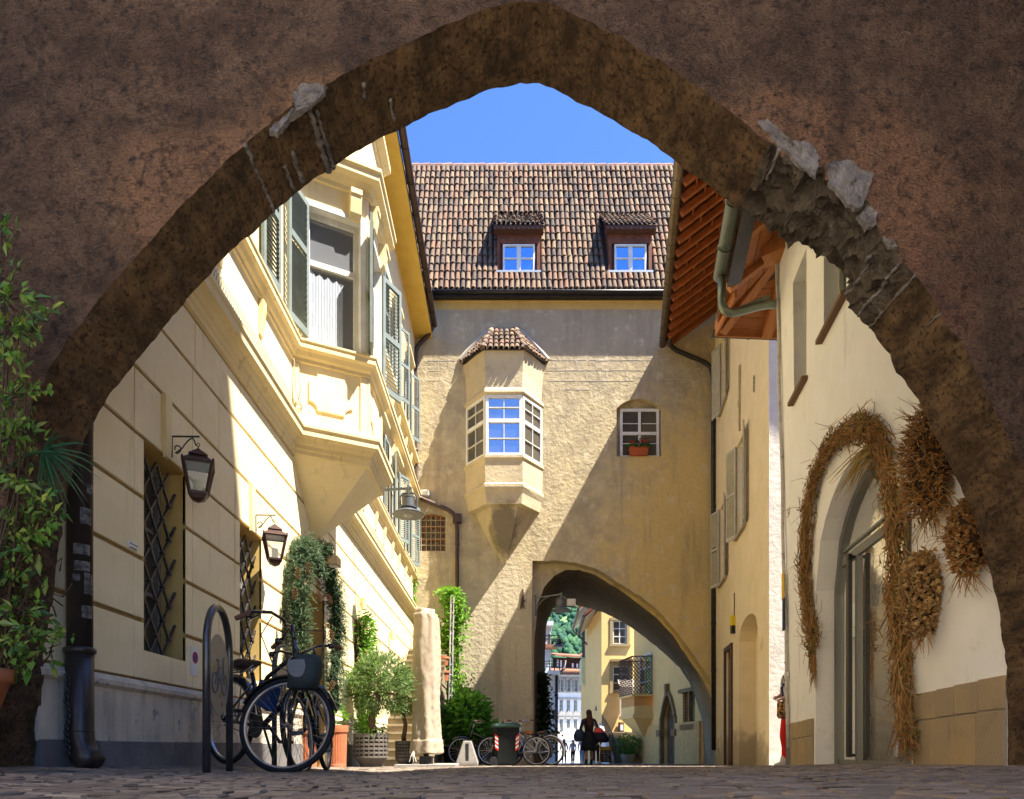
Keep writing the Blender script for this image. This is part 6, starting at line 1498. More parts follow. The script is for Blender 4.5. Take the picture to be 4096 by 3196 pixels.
    for s in (-1, 1):
        mb = MB(); a, b = hbp[0].copy(), hbp[1].copy(); a.y *= s; b.y *= s; d = (a - b); mb.tube(tr_([b, b + d * .1, a, a + d * .08], S), [.015, .018, .017, .015], 10); mb.build('grip', grip, hbar, smooth=True, local=True)
    mb = MB(); n = 16; rg = []
    for x, w_, z0, z1 in ((-.02, .02, .85, .90), (.0, .075, .83, .925), (.06, .085, .83, .925), (.13, .06, .84, .91), (.20, .03, .85, .90), (.26, .018, .855, .89), (.275, .008, .865, .88)):
        rg.append([V((x + .12, w_ * math.cos(6.28318 * k / n), (z0 + z1) / 2 - .10 + (z1 - z0) / 2 * math.sin(6.28318 * k / n))) for k in range(n)])
    mb.loft(rg); sd_ = mb.build('saddle', saddle or sadm, t, smooth=True, local=True)
    mb = MB(); mb.tube([st, st + V((-.03, 0, .08))], .013, 8)
    for s in (-1, 1): mb.tube([(.14, .05 * s, .73), (.18, .03 * s, .70), (.33, .02 * s, .76)], .004, 5)
    mb.build('seat_post', alu, t, smooth=True, local=True)
    mb = MB(); mb.tube([bb + V((0, -.06, 0)), bb + V((0, .06, 0))], .022, 8)
    for s, a in ((1, -.7), (-1, 2.44)):
        e = bb + V((.17 * math.cos(a), .07 * s, .17 * math.sin(a))); mb.beam(bb + V((0, .065 * s, 0)), e, .022, .012, (0, 1, 0)); mb.obox(e + V((0, .05 * s, 0)), (.045, 0, 0), (0, .04, 0), (0, 0, .012))
    mb.lathe([(.005, -.004), (.085, -.004), (.09, 0), (.085, .004), (.005, .004)], bb + V((0, -.05, 0)), 24, M4=Matrix.Rotation(R(90), 4, 'X')); mb.tube([bb + V((0, -.05, .085)), rh + V((0, -.05, .035))], .004, 4); mb.tube([bb + V((0, -.05, -.085)), rh + V((0, -.05, -.035))], .004, 4)
    mb.build('crank', iron, t, local=True)
    if guards:
        mb = MB()
        for c, T, a0, a1 in ((rh, I, .5, 3.5), (fh, S, .9, 3.3)):
            for s in (0,):
                rr = R_ + .018; rings = []
                for k in range(15):
                    a = a0 + (a1 - a0) * k / 14; p = lambda r, y: T @ (c + V((r * math.cos(a), y, r * math.sin(a)))); rings.append([p(rr - .012, -.028), p(rr + .006, -.014), p(rr + .006, .014), p(rr - .012, .028), p(rr + .002, .013), p(rr + .002, -.013)])
                mb.loft(rings)
        mb.each('mudguard', paint if paint in (silverb, whiteb) else blackb, t, smooth=False, local=True)
    if carrier:
        mb = MB()
        for y in (-.055, 0, .055): mb.tube([(.20, y, .74), (-.30, y, .74)], .005, 5)
        for s in (-1, 1): mb.tube([(.2, .06 * s, .74), (-.30, .06 * s, .74), (-.30, -.06 * s, .74)], .006, 5); mb.tube([(-.22, .06 * s, .74), (0, .065 * s, R_)], .005, 5); mb.tube([(0.05, .06 * s, .74), (0, .065 * s, R_)], .005, 5)
        mb.build('carrier', blackb if not det else iron, t, local=True)
        mb = MB(); mb.obox((-.31, 0, .70), (.012, 0, 0), (0, .04, 0), (0, 0, .025)); mb.build('rear_light', redl, t, local=True)
    return t, S
b1, S1 = bike('black city bicycle with its front wheel turned sideways and a bag on the bars', (-2.30, 5.68), R(-38), R(-146), R(-3), scale=1.06, flip=True)
b1.location.z += .03
mb = MB(); mb.tube([S1 @ V(p) for p in ((.84, .16, 1.06), (.98, .1, 1.0), (1.0, .04, .80), (.9, .04, .66))], .004, 5); mb.tube([S1 @ V((.84, -.12, 1.06)), V((.98, .14, .98)), V((.95, .12, .72)), V((.55, .03, .45))], .004, 5); mb.build('brake_cable', iron, b1, smooth=True, local=True)
mb = MB(); mb.tube([(.40, .05, .28), (.30, .22, .02)], .010, 6); mb.build('kickstand', iron, b1, local=True)
mb = MB(); mb.obox((.50, 0, .52), (.035, 0, .09), (0, .04, 0), (-.09, 0, .035)); mb.build('battery', M('blue_battery_case', (.02, .05, .16), rough=.35), b1, bevel=.012, local=True)
b2, S2 = bike('second black bicycle leaning behind, its narrow front wheel facing us', (-1.72, 6.62), R(-85), R(-8), R(5), paint=blackb)
mb = MB(); mb.lathe([(.01, -.05), (.04, -.04), (.045, .03), (.04, .045)], S2 @ V((.98, 0, .72)), 14, M4=Matrix.Rotation(R(90), 4, 'Y')); mb.build('headlight', alu, b2, smooth=True, local=True)
# the handlebar bag
bagm = M('dark_green_bag_cloth', (.025, .04, .04), (.018, .028, .03), 6, .7, .3, 90, .003); bagg = M('grey_bag_flap', (.16, .17, .18), (.12, .13, .14), 5, .7, .2, 90, .003)
bc = P(652, 1434, 4.95); t = thing('handlebar_bag', 'dark green bag with a grey pocket strapped on the black bicycle handlebar', 'bag', bc + V((0, 0, -.13))); mb = MB(); rg = []
for z, sx, sy, e in ((-.125, .085, .06, 0), (-.11, .105, .08, 0), (-.02, .115, .09, 0), (.08, .10, .075, 0), (.12, .085, .05, 0), (.125, .06, .035, 0)):
    rg.append([bc + V((.02 * z / .1 + sx * math.copysign(abs(math.cos(6.28318 * k / 20)) ** .6, math.cos(6.28318 * k / 20)), sy * math.copysign(abs(math.sin(6.28318 * k / 20)) ** .6, math.sin(6.28318 * k / 20)), z + .012 * noise.noise(V((k, z * 30, 0))))) for k in range(20)])
mb.loft(rg); mb.build('body', bagm, t, smooth=True)
mb = MB(); q = [(-.075, .06), (.06, .065), (.075, .02), (.06, -.04), (.03, -.065), (-.03, -.065), (-.07, -.035), (-.085, .02)]
mb.prism([bc + V((x * .85 - .035, -.097, z + .02)) for x, z in q], (0, .02, 0)); mb.build('pocket', bagg, t, bevel=.006)
mb = MB(); mb.tube([bc + V((-.06, -.05, .1)), bc + V((-.06, .0, .17)), bc + V((-.06, .06, .1))], .008, 5); mb.tube([bc + V((.06, -.05, .1)), bc + V((.06, .0, .17)), bc + V((.06, .06, .1))], .008, 5); mb.each('strap', iron, t)
# hoop stands
platem = M('stand_plate_steel', (.40, .36, .28), (.33, .29, .22), 4, .5, .1, 40, .002, metal=.3)
def hoop(a, b, ztop, lab):
    a, b = V((a[0], a[1], G(*a) - .02)), V((b[0], b[1], G(*b) - .02)); mid = (a + b) / 2; d = (b - a); d.z = 0; w_ = d.length; d.normalize(); r = w_ / 2
    t = thing('bicycle_stand', lab, 'bicycle stand', (mid.x, mid.y, G(mid.x, mid.y)), group='hoop bicycle stands'); mb = MB()
    c = V((mid.x, mid.y, ztop - r)); pts = [a, V((a.x, a.y, c.z))] + [c - d * r * math.cos(math.pi * k / 16) + V((0, 0, r * math.sin(math.pi * k / 16))) for k in range(1, 16)] + [V((b.x, b.y, c.z)), b]
    mb.tube(pts, .024, 14); mb.build('hoop', iron_blue, t, smooth=True)
    n = V((d.y, -d.x, 0)); rp = r - .028; cc = c + V((0, 0, -.16)); mb = MB(); ring = [cc + d * rp * math.cos(6.28318 * k / 40) + V((0, 0, rp * 1.05 * math.sin(6.28318 * k / 40))) for k in range(40)]
    mb.prism([p - n * .003 for p in ring], n * .006); pl_ = mb.build('plate', platem, t)
    mb = MB()                                           # bicycle outline raised on the plate
    for s in (-1, 1):
        o_ = n * .0055 * s
        for x in (-.11, .11): mb.tube([cc + o_ + d * (x + .065 * math.cos(6.28318 * k / 20)) + V((0, 0, -.06 + .065 * math.sin(6.28318 * k / 20))) for k in range(20)], .006, 5, closed=True)
        L2 = lambda *ps: mb.tube([cc + o_ + d * x + V((0, 0, z)) for x, z in ps], .006, 5)
        L2((-.11, -.06), (-.03, .05), (.08, .05), (.0, -.06), (-.11, -.06)); L2((.11, -.06), (.075, .10), (.11, .12)); L2((0, -.06), (-.04, .09)); L2((-.07, .09), (-.01, .09))
    mb.build('bicycle_emblem', M('dark_emblem', (.14, .12, .10), rough=.5) if 'dark_emblem' not in MATS else MATS['dark_emblem'], pl_)
    mb = MB()
    for x, z, rr in ((-.12, .04, .028), (.13, -.02, .03), (.02, -.13, .022), (.06, -.19, .02)): mb.prism([cc + n * .0045 + d * (x + rr * math.cos(6.28318 * k / 14)) + V((0, 0, z + rr * math.sin(6.28318 * k / 14))) for k in range(14)], n * .001)
    mb.build('sticker', M('grey_stickers', (.12, .12, .12), island=[(.10, .10, .10), (.45, .38, .10), (.3, .08, .07)]) if 'grey_stickers' not in MATS else MATS['grey_stickers'], pl_)
hoop((-1.83, 4.2), (-1.91, 4.75), hz(1293, 4.42), 'nearest bent tube bicycle stand, with an oval plate inside the hoop')
hoop((-2.17, 6.45), (-2.20, 7.0), hz(1376, 6.7), 'farther bent tube bicycle stand, behind the black bicycle')
# ---------------------------------------------------------------- wall fittings on the cream house
np_ = thing('downpipe', 'fat black downpipe with torn stickers in the corner beside the gateway', 'downpipe', (-2.61, 4.2, G(-2.61, 4.2))); c = V((-2.61, 4.2, 0)); z0 = hz(1602, 4.24); r = .078
mb = MB(); mb.tube([c + V((0, 0, 9)), c + V((0, 0, hz(1385, 4.24)))], r * .92, 20); mb.tube([c + V((0, 0, hz(1394, 4.24))), c + V((0, 0, z0 + .12)), c + V((.01, 0, z0 + .04)), c + V((.045, -.02, z0 - .03)), c + V((.10, -.03, z0 - .085))], r, 20); mb.lathe([(r, -.02), (r + .012, -.012), (r + .012, .012), (r, .02)], c + V((0, 0, hz(1390, 4.24))), 20); mb.lathe([(r, -.004), (r + .003, -.004), (r + .003, .004), (r, .004)], c + V((0, 0, hz(1560, 4.24))), 20)
mb.build('pipe_run', copper if False else M('black_brown_pipe', (.022, .014, .011), (.04, .028, .022), 5, .38, .1, 50, .002, spec=.5), np_, smooth=True)
mb = MB()
for y, a0, a1, h in ((915, .0, .5, 16), (1050, -.5, .3, 20), (1110, -1.0, -.1, 34), (1180, -1.5, -.2, 22), (1215, -1.4, -.2, 20), (1250, -.7, .2, 44), (1310, -.9, .1, 26), (1240, -1.6, -1.0, 14)):
    mb.grid(lambda i, j: c + V((math.cos(a0 + (a1 - a0) * i) * (r * .92 + .002), math.sin(a0 + (a1 - a0) * i) * (r * .92 + .002), hz(y + h / 2 - h * j + 3 * noise.noise(V((i * 7, j * 5, y))), 4.24))), 8, 5)
mb.each('torn_sticker', M('torn_sticker_paper', (.17, .15, .12), (.05, .05, .05), 22, .6, con=(.45, .6), stain=((.35, .16, .08), 12, .58, .66), pits=((.05, .04, .035), 30, .5, .6)), np_)
chn = thing('chain', 'rusty chain hanging beside the fat black downpipe', 'chain', (-2.66, 4.08, .2)); mb = MB(); p0 = P(141, 1440, 4.1)
for k in range(26):
    p = p0 + V((.006 * math.sin(k * .6), .01 * (k % 2), -.019 * k)); n = 10; u_ = V((.011, 0, 0)) if k % 2 else V((0, .011, 0)); mb.tube([p + u_ * math.cos(6.283 * i / n) + V((0, 0, .015 * math.sin(6.283 * i / n))) for i in range(n)], .0035, 5, closed=True)
mb.build('links', iron, chn)
def wall_pt(x, y, n=0): Y = (2.7 - n) * F / (VX - x); return P(x, y, Y)
def plate(nm, x0, x1, y0, y1, mat, lab, cat):
    a, b = wall_pt(x0, y0), wall_pt(x1, y0); zt_, zb_ = a.z, wall_pt(x0, y1).z; mb = MB(); mb.box(XW, XW + .012, a.y, b.y, zb_, zt_); o = tag(mb.build(nm, mat), lab, cat); return o, (a.y + b.y) / 2, zt_, zb_, b.y - a.y
wsign = M('white_sign_enamel', (.68, .66, .62), rough=.4); blk = M('sign_black', (.02, .02, .03)); redp = M('sign_red', (.50, .04, .03)); blup = M('sign_blue', (.03, .06, .24))
o, yc, z1_, z0_, wd = plate('wall_sign', 273, 290, 1152, 1167, wsign, 'tiny white enamel sign with two lines of print left of the barred window', 'sign')
for k, tx in enumerate(('HIER LADEN VERBOTEN', 'VIETATO SCARICO')): text(tx, 'lettering', blk, (XW + .0135, yc, z1_ - .018 - .026 * k), .010, o, ux=(0, 1, 0))
o, yc, z1_, z0_, wd = plate('no_parking_sign', 406.5, 420, 1377, 1440, wsign, 'white no parking sign with a red ringed blue disc under the first lantern', 'sign')
cz_ = z1_ - .095; mb = MB(); ring = lambda r, e: [V((XW + e, yc + r * math.cos(6.28318 * k / 32), cz_ + r * math.sin(6.28318 * k / 32))) for k in range(32)]
mb.prism(ring(.052, .012), (.002, 0, 0)); mb.build('red_ring', redp, o); mb = MB(); mb.prism(ring(.040, .012), (.003, 0, 0)); mb.build('blue_disc', blup, o)
mb = MB(); mb.beam((XW + .0155, yc - .028, cz_ + .028), (XW + .0155, yc + .028, cz_ - .028), .011, .002, (1, 0, 0)); mb.build('slash', redp, o)
lan_m = M('red_brown_lantern_copper', (.075, .03, .022), (.04, .018, .014), 6, .45, metal=.2, spec=.5)
lglass = bpy.data.materials.new('lantern_glass'); lglass.use_nodes = True; b_ = lglass.node_tree.nodes['Principled BSDF']; b_.inputs['Base Color'].default_value = (.85, .87, .82, 1); b_.inputs['Transmission Weight'].default_value = .0; b_.inputs['Roughness'].default_value = .08; b_.inputs['Alpha'].default_value = .22
wax = M('candle_wax', (.62, .52, .26), (.55, .44, .2), 5, .6)
def lantern(xw, xc, ytop, ybot, lab):
    Yl = 2.7 * F / (VX - xw); k = Yl / F; c = P(xc, (ytop + ybot) / 2, Yl); H = (ybot - ytop) * k; zt_ = hz(ytop, Yl); zb_ = hz(ybot, Yl)
    t = thing('wall_lantern', lab, 'lantern', V((XW, Yl, zt_))); mb = MB(); zz = lambda f: zt_ - H * f; Rm = Matrix.Rotation(R(22), 4, 'Z')
    def sq(h, z): return [V((c.x, c.y, z)) + Rm @ V((sx * h, sy * h, 0)) for sx, sy in ((-1, -1), (1, -1), (1, 1), (-1, 1))]
    w1, w0 = H * .245, H * .145
    mb.loft([sq(w1 * 1.14, zz(.31)), sq(w1 * 1.14, zz(.295)), sq(w1 * .5, zz(.16)), sq(w1 * .45, zz(.15))]); mb.loft([sq(w1 * .66, zz(.155)), sq(w1 * .66, zz(.145)), sq(w1 * .06, zz(.0)), sq(w1 * .03, zz(-.02))])
    mb.loft([sq(w0 * 1.06, zz(.86)), sq(w0 * 1.1, zz(.82)), sq(w0 * 1.02, zz(.81))]); mb.loft([sq(w0 * 1.0, zz(.86)), sq(w0 * .75, zz(.93)), sq(w0 * .3, zz(.975)), sq(w0 * .12, zz(.98)), sq(w0 * .1, zz(1.0))])
    for i in range(4):
        a, b = sq(w1, zz(.30))[i], sq(w0, zz(.82))[i]; mb.beam(a, b, .022 * H / .45, .022 * H / .45, (1, 0, 0)); a2 = sq(w1, zz(.31))[(i + 1) % 4]; mb.beam(sq(w1, zz(.31))[i], a2, .02, .02); mb.lathe([(.008, 0), (.012, .01), (.004, .022)], sq(w1 * 1.05, zz(.285))[i], 6)
    mb.build('housing', lan_m, t, bevel=.002)
    mb = MB()
    for i in range(4): j = (i + 1) % 4; a, b = sq(w1 * .96, zz(.31)), sq(w0 * .96, zz(.82)); mb.quad(a[i], a[j], b[j], b[i])
    mb.build('glass', lglass, t)
    mb = MB(); mb.lathe([(.03, 0), (.034, .005), (.034, H * .24), (.02, H * .25)], V((c.x, c.y, zz(.82))), 16); mb.build('candle', wax, t, smooth=False)
    mb = MB(); a = V((XW + .005, Yl, zt_ + .10)); tp_ = V((c.x + .01, Yl, zt_ + .098)); mb.beam(a + V((0, 0, .0)), a + V((0, 0, -.17)), .014, .006, (1, 0, 0)); mb.beam(a, tp_, .008, .012)
    L_ = c.x - XW; cur = []
    for i in range(40):
        s = i / 39
        if s < .4: q = s / .4; an = math.pi * 1.2 - q * 2 * math.pi * .95; rr = .016 + .024 * q; cur.append(V((XW + L_ * .20 + rr * math.cos(an), Yl, zt_ + .0 + rr * math.sin(an) + .0)))
        else:
            q = (s - .4) / .6; cur.append(V((XW + L_ * (.20 + .72 * q) + .04 * (1 - q) * math.cos(0), Yl, zt_ + .0 + (.085 * math.sin(min(1, q * 1.25) * math.pi / 2) if q < .8 else .085 - .06 * (q - .8) / .2))))
    mb.tube(cur, .0055, 6); mb.tube([V((c.x, Yl, zt_ + .03)) + V((.012 * math.cos(6.283 * i / 8), 0, .014 * math.sin(6.283 * i / 8))) for i in range(8)], .0035, 5, closed=True); mb.tube([(c.x, Yl, zt_ + .02), (c.x, Yl, zt_ - .01)], .004, 5)
    mb.build('bracket', iron, t, smooth=False); return t
lantern(366, 423, 957, 1073, 'nearer copper candle lantern, in shade on the cream wall')
lantern(545, 586, 1118, 1209, 'farther copper candle lantern, in sunlight by the fir garland')
fl = thing('floodlight', 'boxy bronze floodlight fixed above the fir garland on the cream house', 'floodlight', wall_pt(700, 1215)); c = wall_pt(712, 1198, .35); mb = MB(); mb.obox(c, (.075, 0, 0), (0, .10, 0), (0, 0, .06)); mb.beam(c, V((XW, c.y, c.z - .02)), .03, .03); mb.build('case', bronze, fl, bevel=.006); mb = MB(); mb.obox(c + V((0, -.0, -.062)), (.06, 0, 0), (0, .08, 0), (0, 0, .003)); mb.build('lens', M('milky_lens', (.6, .6, .55), rough=.3), fl)
for x, y0, y1, lb in ((776, 1276, 1300, 'cream cylinder wall light above the bright climber'), (838, 1344, 1364, 'cream cylinder wall light nearer the folded parasol')):
    c = wall_pt(x, (y0 + y1) / 2, .1); h = (y1 - y0) / 2 * c.y / F; mb = MB(); mb.lathe([(.05, -h), (.055, -h), (.055, h), (.05, h)], c, 16); mb.box(XW, c.x, c.y - .03, c.y + .03, c.z - .04, c.z + .04); tag(mb.build('wall_light', cream_lt), lb, 'wall light')
# bell lamps
shade_in = M('pale_enamel_shade', (.52, .56, .56), rough=.35)
def bell(c, s, wall, lab, arm_z=.48):
    """c: centre of the shade rim; s: scale (1 = 0.56 m shade); wall: point where the arm meets the wall"""
    c = V(c); wall = V(wall); t = thing('street_lamp', lab, 'street lamp', wall, group='bell shaped street lamps'); Q = lambda *p: [(r * s, z * s) for r, z in p]
    mb = MB(); mb.lathe(Q((.28, .0), (.285, .012), (.20, .065), (.13, .095), (.125, .12), (.15, .125), (.15, .15), (.115, .155), (.115, .30), (.12, .305), (.12, .33), (.02, .345)), c, 28); mb.build('housing', grey_metal, t, smooth=False)
    mb = MB(); mb.lathe(Q((.278, .0), (.20, .055), (.13, .085), (.01, .088)), c + V((0, 0, -.002)), 28, caps=False); mb.build('shade_lining', shade_in, t, smooth=True)
    mb = MB(); mb.lathe(Q((.09, .08), (.10, .02), (.07, -.02), (.01, -.03)), c, 18); mb.build('bulb_glass', lglass, t, smooth=True)
    d = V((c.x - wall.x, c.y - wall.y, 0)); L_ = d.length; d.normalize(); top = c + V((0, 0, arm_z * s)); mb = MB()
    for sg in (-1, 1): mb.tube([c + d * .15 * s * sg + V((0, 0, .13 * s)), c + d * .155 * s * sg + V((0, 0, .34 * s)), c + d * .10 * s * sg + V((0, 0, .39 * s)), c + V((0, 0, .40 * s))], .018 * s, 6)
    mb.tube([c + V((0, 0, .33 * s)), top + V((0, 0, .05 * s))], .022 * s, 8); w_ = V((wall.x, wall.y, top.z)); mb.beam(top + d * .06, w_, .035 * s, .035 * s)
    q0 = w_ + d * .04 + V((0, 0, -.42 * s)); q2 = w_.lerp(top, .72); q1 = w_ + d * L_ * .15 + V((0, 0, -.02 * s)); mb.tube([q0 * (1 - u) ** 2 + q1 * 2 * u * (1 - u) + q2 * u * u for u in [k / 10 for k in range(11)]], .014 * s, 6); mb.tube([w_ + V((0, 0, .08 * s)), w_ + V((0, 0, -.52 * s))], .045 * s, 10)
    mb.build('arm', grey_metal, t, smooth=False); return t
c = P(871, 1099, 11.95); bell(c, .98, (XW + .04, 12.1, c.z), 'grey bell lamp on a long arm from the cream house')
c = P(1197, 1303, 19.6); bell(c, 1.0, P(1141, 1303, 20.1), 'grey bell lamp on the corner of the passage arch')
c = P(1192, 1379, 30); bell(c, 1.0, P(1160, 1379, 30), 'pale bell lamp seen farther through the passage, left of the hill')
c = P(1273, 1515, 40); bell(c, .6, P(1287, 1515, 40), 'small dark bell lamp on the pale gabled house')
cam_ = thing('camera_box', 'small white camera box beside the passage lamp', 'camera', P(1216, 1287, 19.6)); c = P(1218, 1286, 19.6); mb = MB(); mb.obox(c, (.12, 0, 0), (0, .12, 0), (0, 0, .10)); mb.obox(c + V((-.17, 0, .02)), (.06, 0, 0), (0, .015, 0), (0, 0, .015)); mb.build('case', M('cream_plastic', (.55, .52, .44)), cam_, bevel=.012); mb = MB(); mb.lathe([(.05, 0), (.05, .04)], c + V((.11, -.02, 0)), 12, M4=Matrix.Rotation(R(90), 4, 'Y')); mb.build('lens', dark, cam_)
cc_ = thing('cable_coil', 'loose grey cable coil hanging where the bay meets the cream wall', 'cable', (XW + .05, 8.66, CZ + 4.5)); mb = MB(); p0 = V((XW + .04, 8.64, CZ + 4.95))
mb.tube([p0, p0 + V((.01, .0, -.2)), p0 + V((.03, -.02, -.45)), p0 + V((.06, .0, -.55)), p0 + V((.08, .02, -.4)), p0 + V((.05, .01, -.12))], .006, 5)
for k in range(3): mb.tube([p0 + V((.05 + .045 * math.cos(6.283 * i / 16), .01 * k, -.62 - .015 * k + .05 * math.sin(6.283 * i / 16))) for i in range(16)], .005, 5, closed=True)
mb.build('loops', M('grey_cable', (.22, .20, .15)), cc_, smooth=True)
# ---------------------------------------------------------------- folded parasol, bin, barrier, stairs
Yu = 13.2; pu = at(909, 1626, Yu); um = thing('folded_parasol', 'folded parasol in a wrinkled beige cover tied with white cords', 'parasol', pu); ku = Yu / F; zt_, zb_ = hz(1302, Yu), hz(1607, Yu)
canv = M('beige_canvas_cover', (.42, .335, .24), (.36, .285, .20), 3, .85, .15, 120, .002, streak=((.37, .30, .21), 7, .6, .85)); rg = []; NR = 110; NK = 64
for i in range(NR + 1):
    f = i / NR; w_ = ku * (24.5 + 5 * min(1, f * 2.2) + (2.5 if f > .9 else 0)) * (1 if f > .02 else .82); cxx = pu.x + ku * (6 * f - 6 * f * f * 1.2) * 0 + ku * (-3 if f < .05 else 0); z = zt_ + (zb_ - zt_) * f; r_ = []
    for k in range(NK):
        a = 6.28318 * k / NK; s_ = V((math.cos(a), math.sin(a), 0)); 
        fold = .05 * math.sin(a * 4 + 1.2 * math.sin(f * 2.2)) * (.4 + .6 * f) + .10 * noise.noise(V((s_.x * 2.2, s_.y * 2.2, f * 2.2))) + .085 * (.16 - min(.16, 2.2 * abs(noise.noise(V((s_.x * 1.3 + 3, s_.y * 1.3, f * 9 - s_.x * 1.6)))))) + .035 * noise.noise(V((s_.x * 5, s_.y * 5, f * 30 + s_.x * 6)))
        ry = 1 + fold * 1.6; r_.append(V((cxx + s_.x * w_ * ry * 1.0, pu.y + s_.y * w_ * .8 * ry, z + (.05 * math.sin(a * 2) if i == 0 else 0) + (.02 * math.sin(a * 3) if i == NR else 0))))
    rg.append(r_)
mb = MB(); mb.loft(rg); mb.build('cover', canv, um, smooth=True)
mb = MB(); mb.tube([pu + V((0, 0, .02)), pu + V((0, 0, .5))], .05, 12); mb.box(pu.x - .12, pu.x + .12, pu.y - .12, pu.y + .12, pu.z, pu.z + .2); mb.build('mast', darkmetal, um)
mb = MB(); c = P(880, 1602, Yu - .35)
for dx in (-.06, .02, .07): mb.tube([c + V((.02, 0, 0)), c + V((dx * .5, -.03, -.1)), c + V((dx, -.02, -.2))], .008, 5)
mb.build('tie_cord', M('white_cord', (.7, .66, .56)), um)
mb = MB(); mb.box(pu.x - .55, pu.x + .05, pu.y - .45, pu.y + .1, pu.z - .02, pu.z + .045); mb.box(pu.x - .0 + .06, pu.x + .6, pu.y - .45, pu.y + .1, pu.z - .02, pu.z + .05); mb.box(pu.x - .55, pu.x + .6, pu.y + .11, pu.y + .55, pu.z - .02, pu.z + .05); mb.build('base_slab', M('pale_base_slab', (.30, .28, .25), (.24, .22, .2), 6, .9, .3, 40, .005), um, bevel=.008)
ss = thing('garden_stairs', 'narrow stone stairs climbing along the cream house behind the parasol', 'steps', (-2.2, 14, G(-2.2, 14))); mb = MB(); z = G(-2.2, 14.2)
for k in range(17): mb.box(XW + .02, -1.62 + .02 * (k % 2), 14.4 + .30 * k, 19.8, z + .185 * k - (.3 if k == 0 else 0), z + .185 * (k + 1)); mb.box(XW + .02, -1.58, 14.36 + .30 * k, 14.4 + .30 * k + .02, z + .185 * (k + 1) - .05, z + .185 * (k + 1) + .003)
mb.build('treads', stst, ss)
mb = MB(); tp0 = V((-2.1, 18.0, z + .185 * 12))
fp = thing('terracotta_pot', 'little orange pot standing on the garden stairs in the vine', 'flower pot', P(948, 1408, 18.9)); c = P(947, 1410, 18.8); mb.lathe([(.10, -.12), (.13, .06), (.15, .06), (.15, .12), (.12, .12)], c, 16); mb.build('pot', terra, fp)
fp2 = thing('terracotta_pot', 'orange pot partly sunk in the vine below another pot', 'flower pot', P(947, 1440, 18.7)); mb = MB(); c = P(947, 1440, 18.7); mb.lathe([(.11, -.16), (.14, .06), (.165, .06), (.165, .12), (.13, .12)], c, 16); mb.build('pot', terra, fp2)
Yb_ = 15.9; pbn = at(1077, 1635, Yb_); kb_ = Yb_ / F; bn = thing('wheelie_bin', 'dark green wheelie bin with red and white warning stripes', 'bin', pbn, R(8)); binm = M('dark_green_bin_plastic', (.010, .012, .011), (.014, .016, .015), 8, .75, .1, 90, .002, spec=.12)
h = hz(1552, Yb_) - pbn.z; sqr = lambda w_, d_, z, r=.05: [V((sx * (w_ - (r if i % 2 else 0) ), sy * (d_ - (0 if i % 2 else r)), z)) for i, (sx, sy) in enumerate(((-1, -1), (-1, -1), (1, -1), (1, -1), (1, 1), (1, 1), (-1, 1), (-1, 1)))]
def octo(w_, d_, z, r=.04): return [V(p + (z,)) for p in ((-w_, -d_ + r), (-w_ + r, -d_), (w_ - r, -d_), (w_, -d_ + r), (w_, d_ - r), (w_ - r, d_), (-w_ + r, d_), (-w_, d_ - r))]
mb = MB(); mb.loft([octo(.235, .28, .02), octo(.24, .29, .06), octo(.275, .34, h * .86), octo(.29, .355, h * .87), octo(.29, .355, h)]); mb.build('body', binm, bn, local=True)
mb = MB(); mb.loft([octo(.30, .37, h + .0), octo(.31, .38, h + .02), octo(.31, .38, h + .05), octo(.26, .33, h + .10), octo(.22, .28, h + .105)]); mb.obox((-.0, -.38, h + .05), (.18, 0, 0), (0, .03, 0), (0, 0, .018)); mb.build('lid', M('green_bin_lid', (.035, .075, .055), rough=.5), bn, local=True)
for s in (-1,):
    mb = MB(); mb.lathe([(.05, -.03), (.10, -.03), (.11, -.015), (.11, .015), (.10, .03), (.05, .03)], (s * .29, -.26, .10), 20, M4=Matrix.Rotation(R(90), 4, 'X') ); mb.lathe([(.01, -.034), (.05, -.034), (.05, .034), (.01, .034)], (s * .29, -.26, .10), 16, M4=Matrix.Rotation(R(90), 4, 'X')); mb.build('wheel', rubber, bn, local=True)
for s in (-1, 1):
    mr = MB(); mw = MB(); n = 7; z0, z1 = h * .42, h * .80
    for k in range(n):
        a, b = z0 + (z1 - z0) * k / n, z0 + (z1 - z0) * (k + 1) / n; f = lambda z: .262 + .022 * (z / h); g = lambda z: -(.298 + .045 * (z / h)) - .004
        (mr if k % 2 == 0 else mw).add([(s * (f(a) - .075), g(a), a - .03), (s * (f(a) - .0), g(a), a + .03), (s * f(b), g(b), b + .03), (s * (f(b) - .075), g(b), b - .03)], [(0, 1, 2, 3)])
    mr.build('red_stripe', M('reflective_red', (.62, .02, .012), rough=.4) if 'reflective_red' not in MATS else MATS['reflective_red'], bn, local=True); mw.build('white_stripe', wsign, bn, local=True)
mb = MB(); mb.add([(-.2, -.352, h - .1), (-.09, -.352, h - .1), (-.09, -.352, h - .04), (-.2, -.352, h - .04)], [(0, 1, 2, 3)]); mb.build('label_sticker', wsign, bn, local=True)
Yt = 15.6; pt2 = at(997, 1631, Yt); kt = Yt / F; ba = thing('concrete_barrier', 'low tapered concrete barrier block left of the wheelie bin', 'barrier', pt2); mb = MB(); H = hz(1580, Yt) - pt2.z
bev = lambda w_, d_, z: [pt2 + p for p in octo(w_, d_, z, .02)]
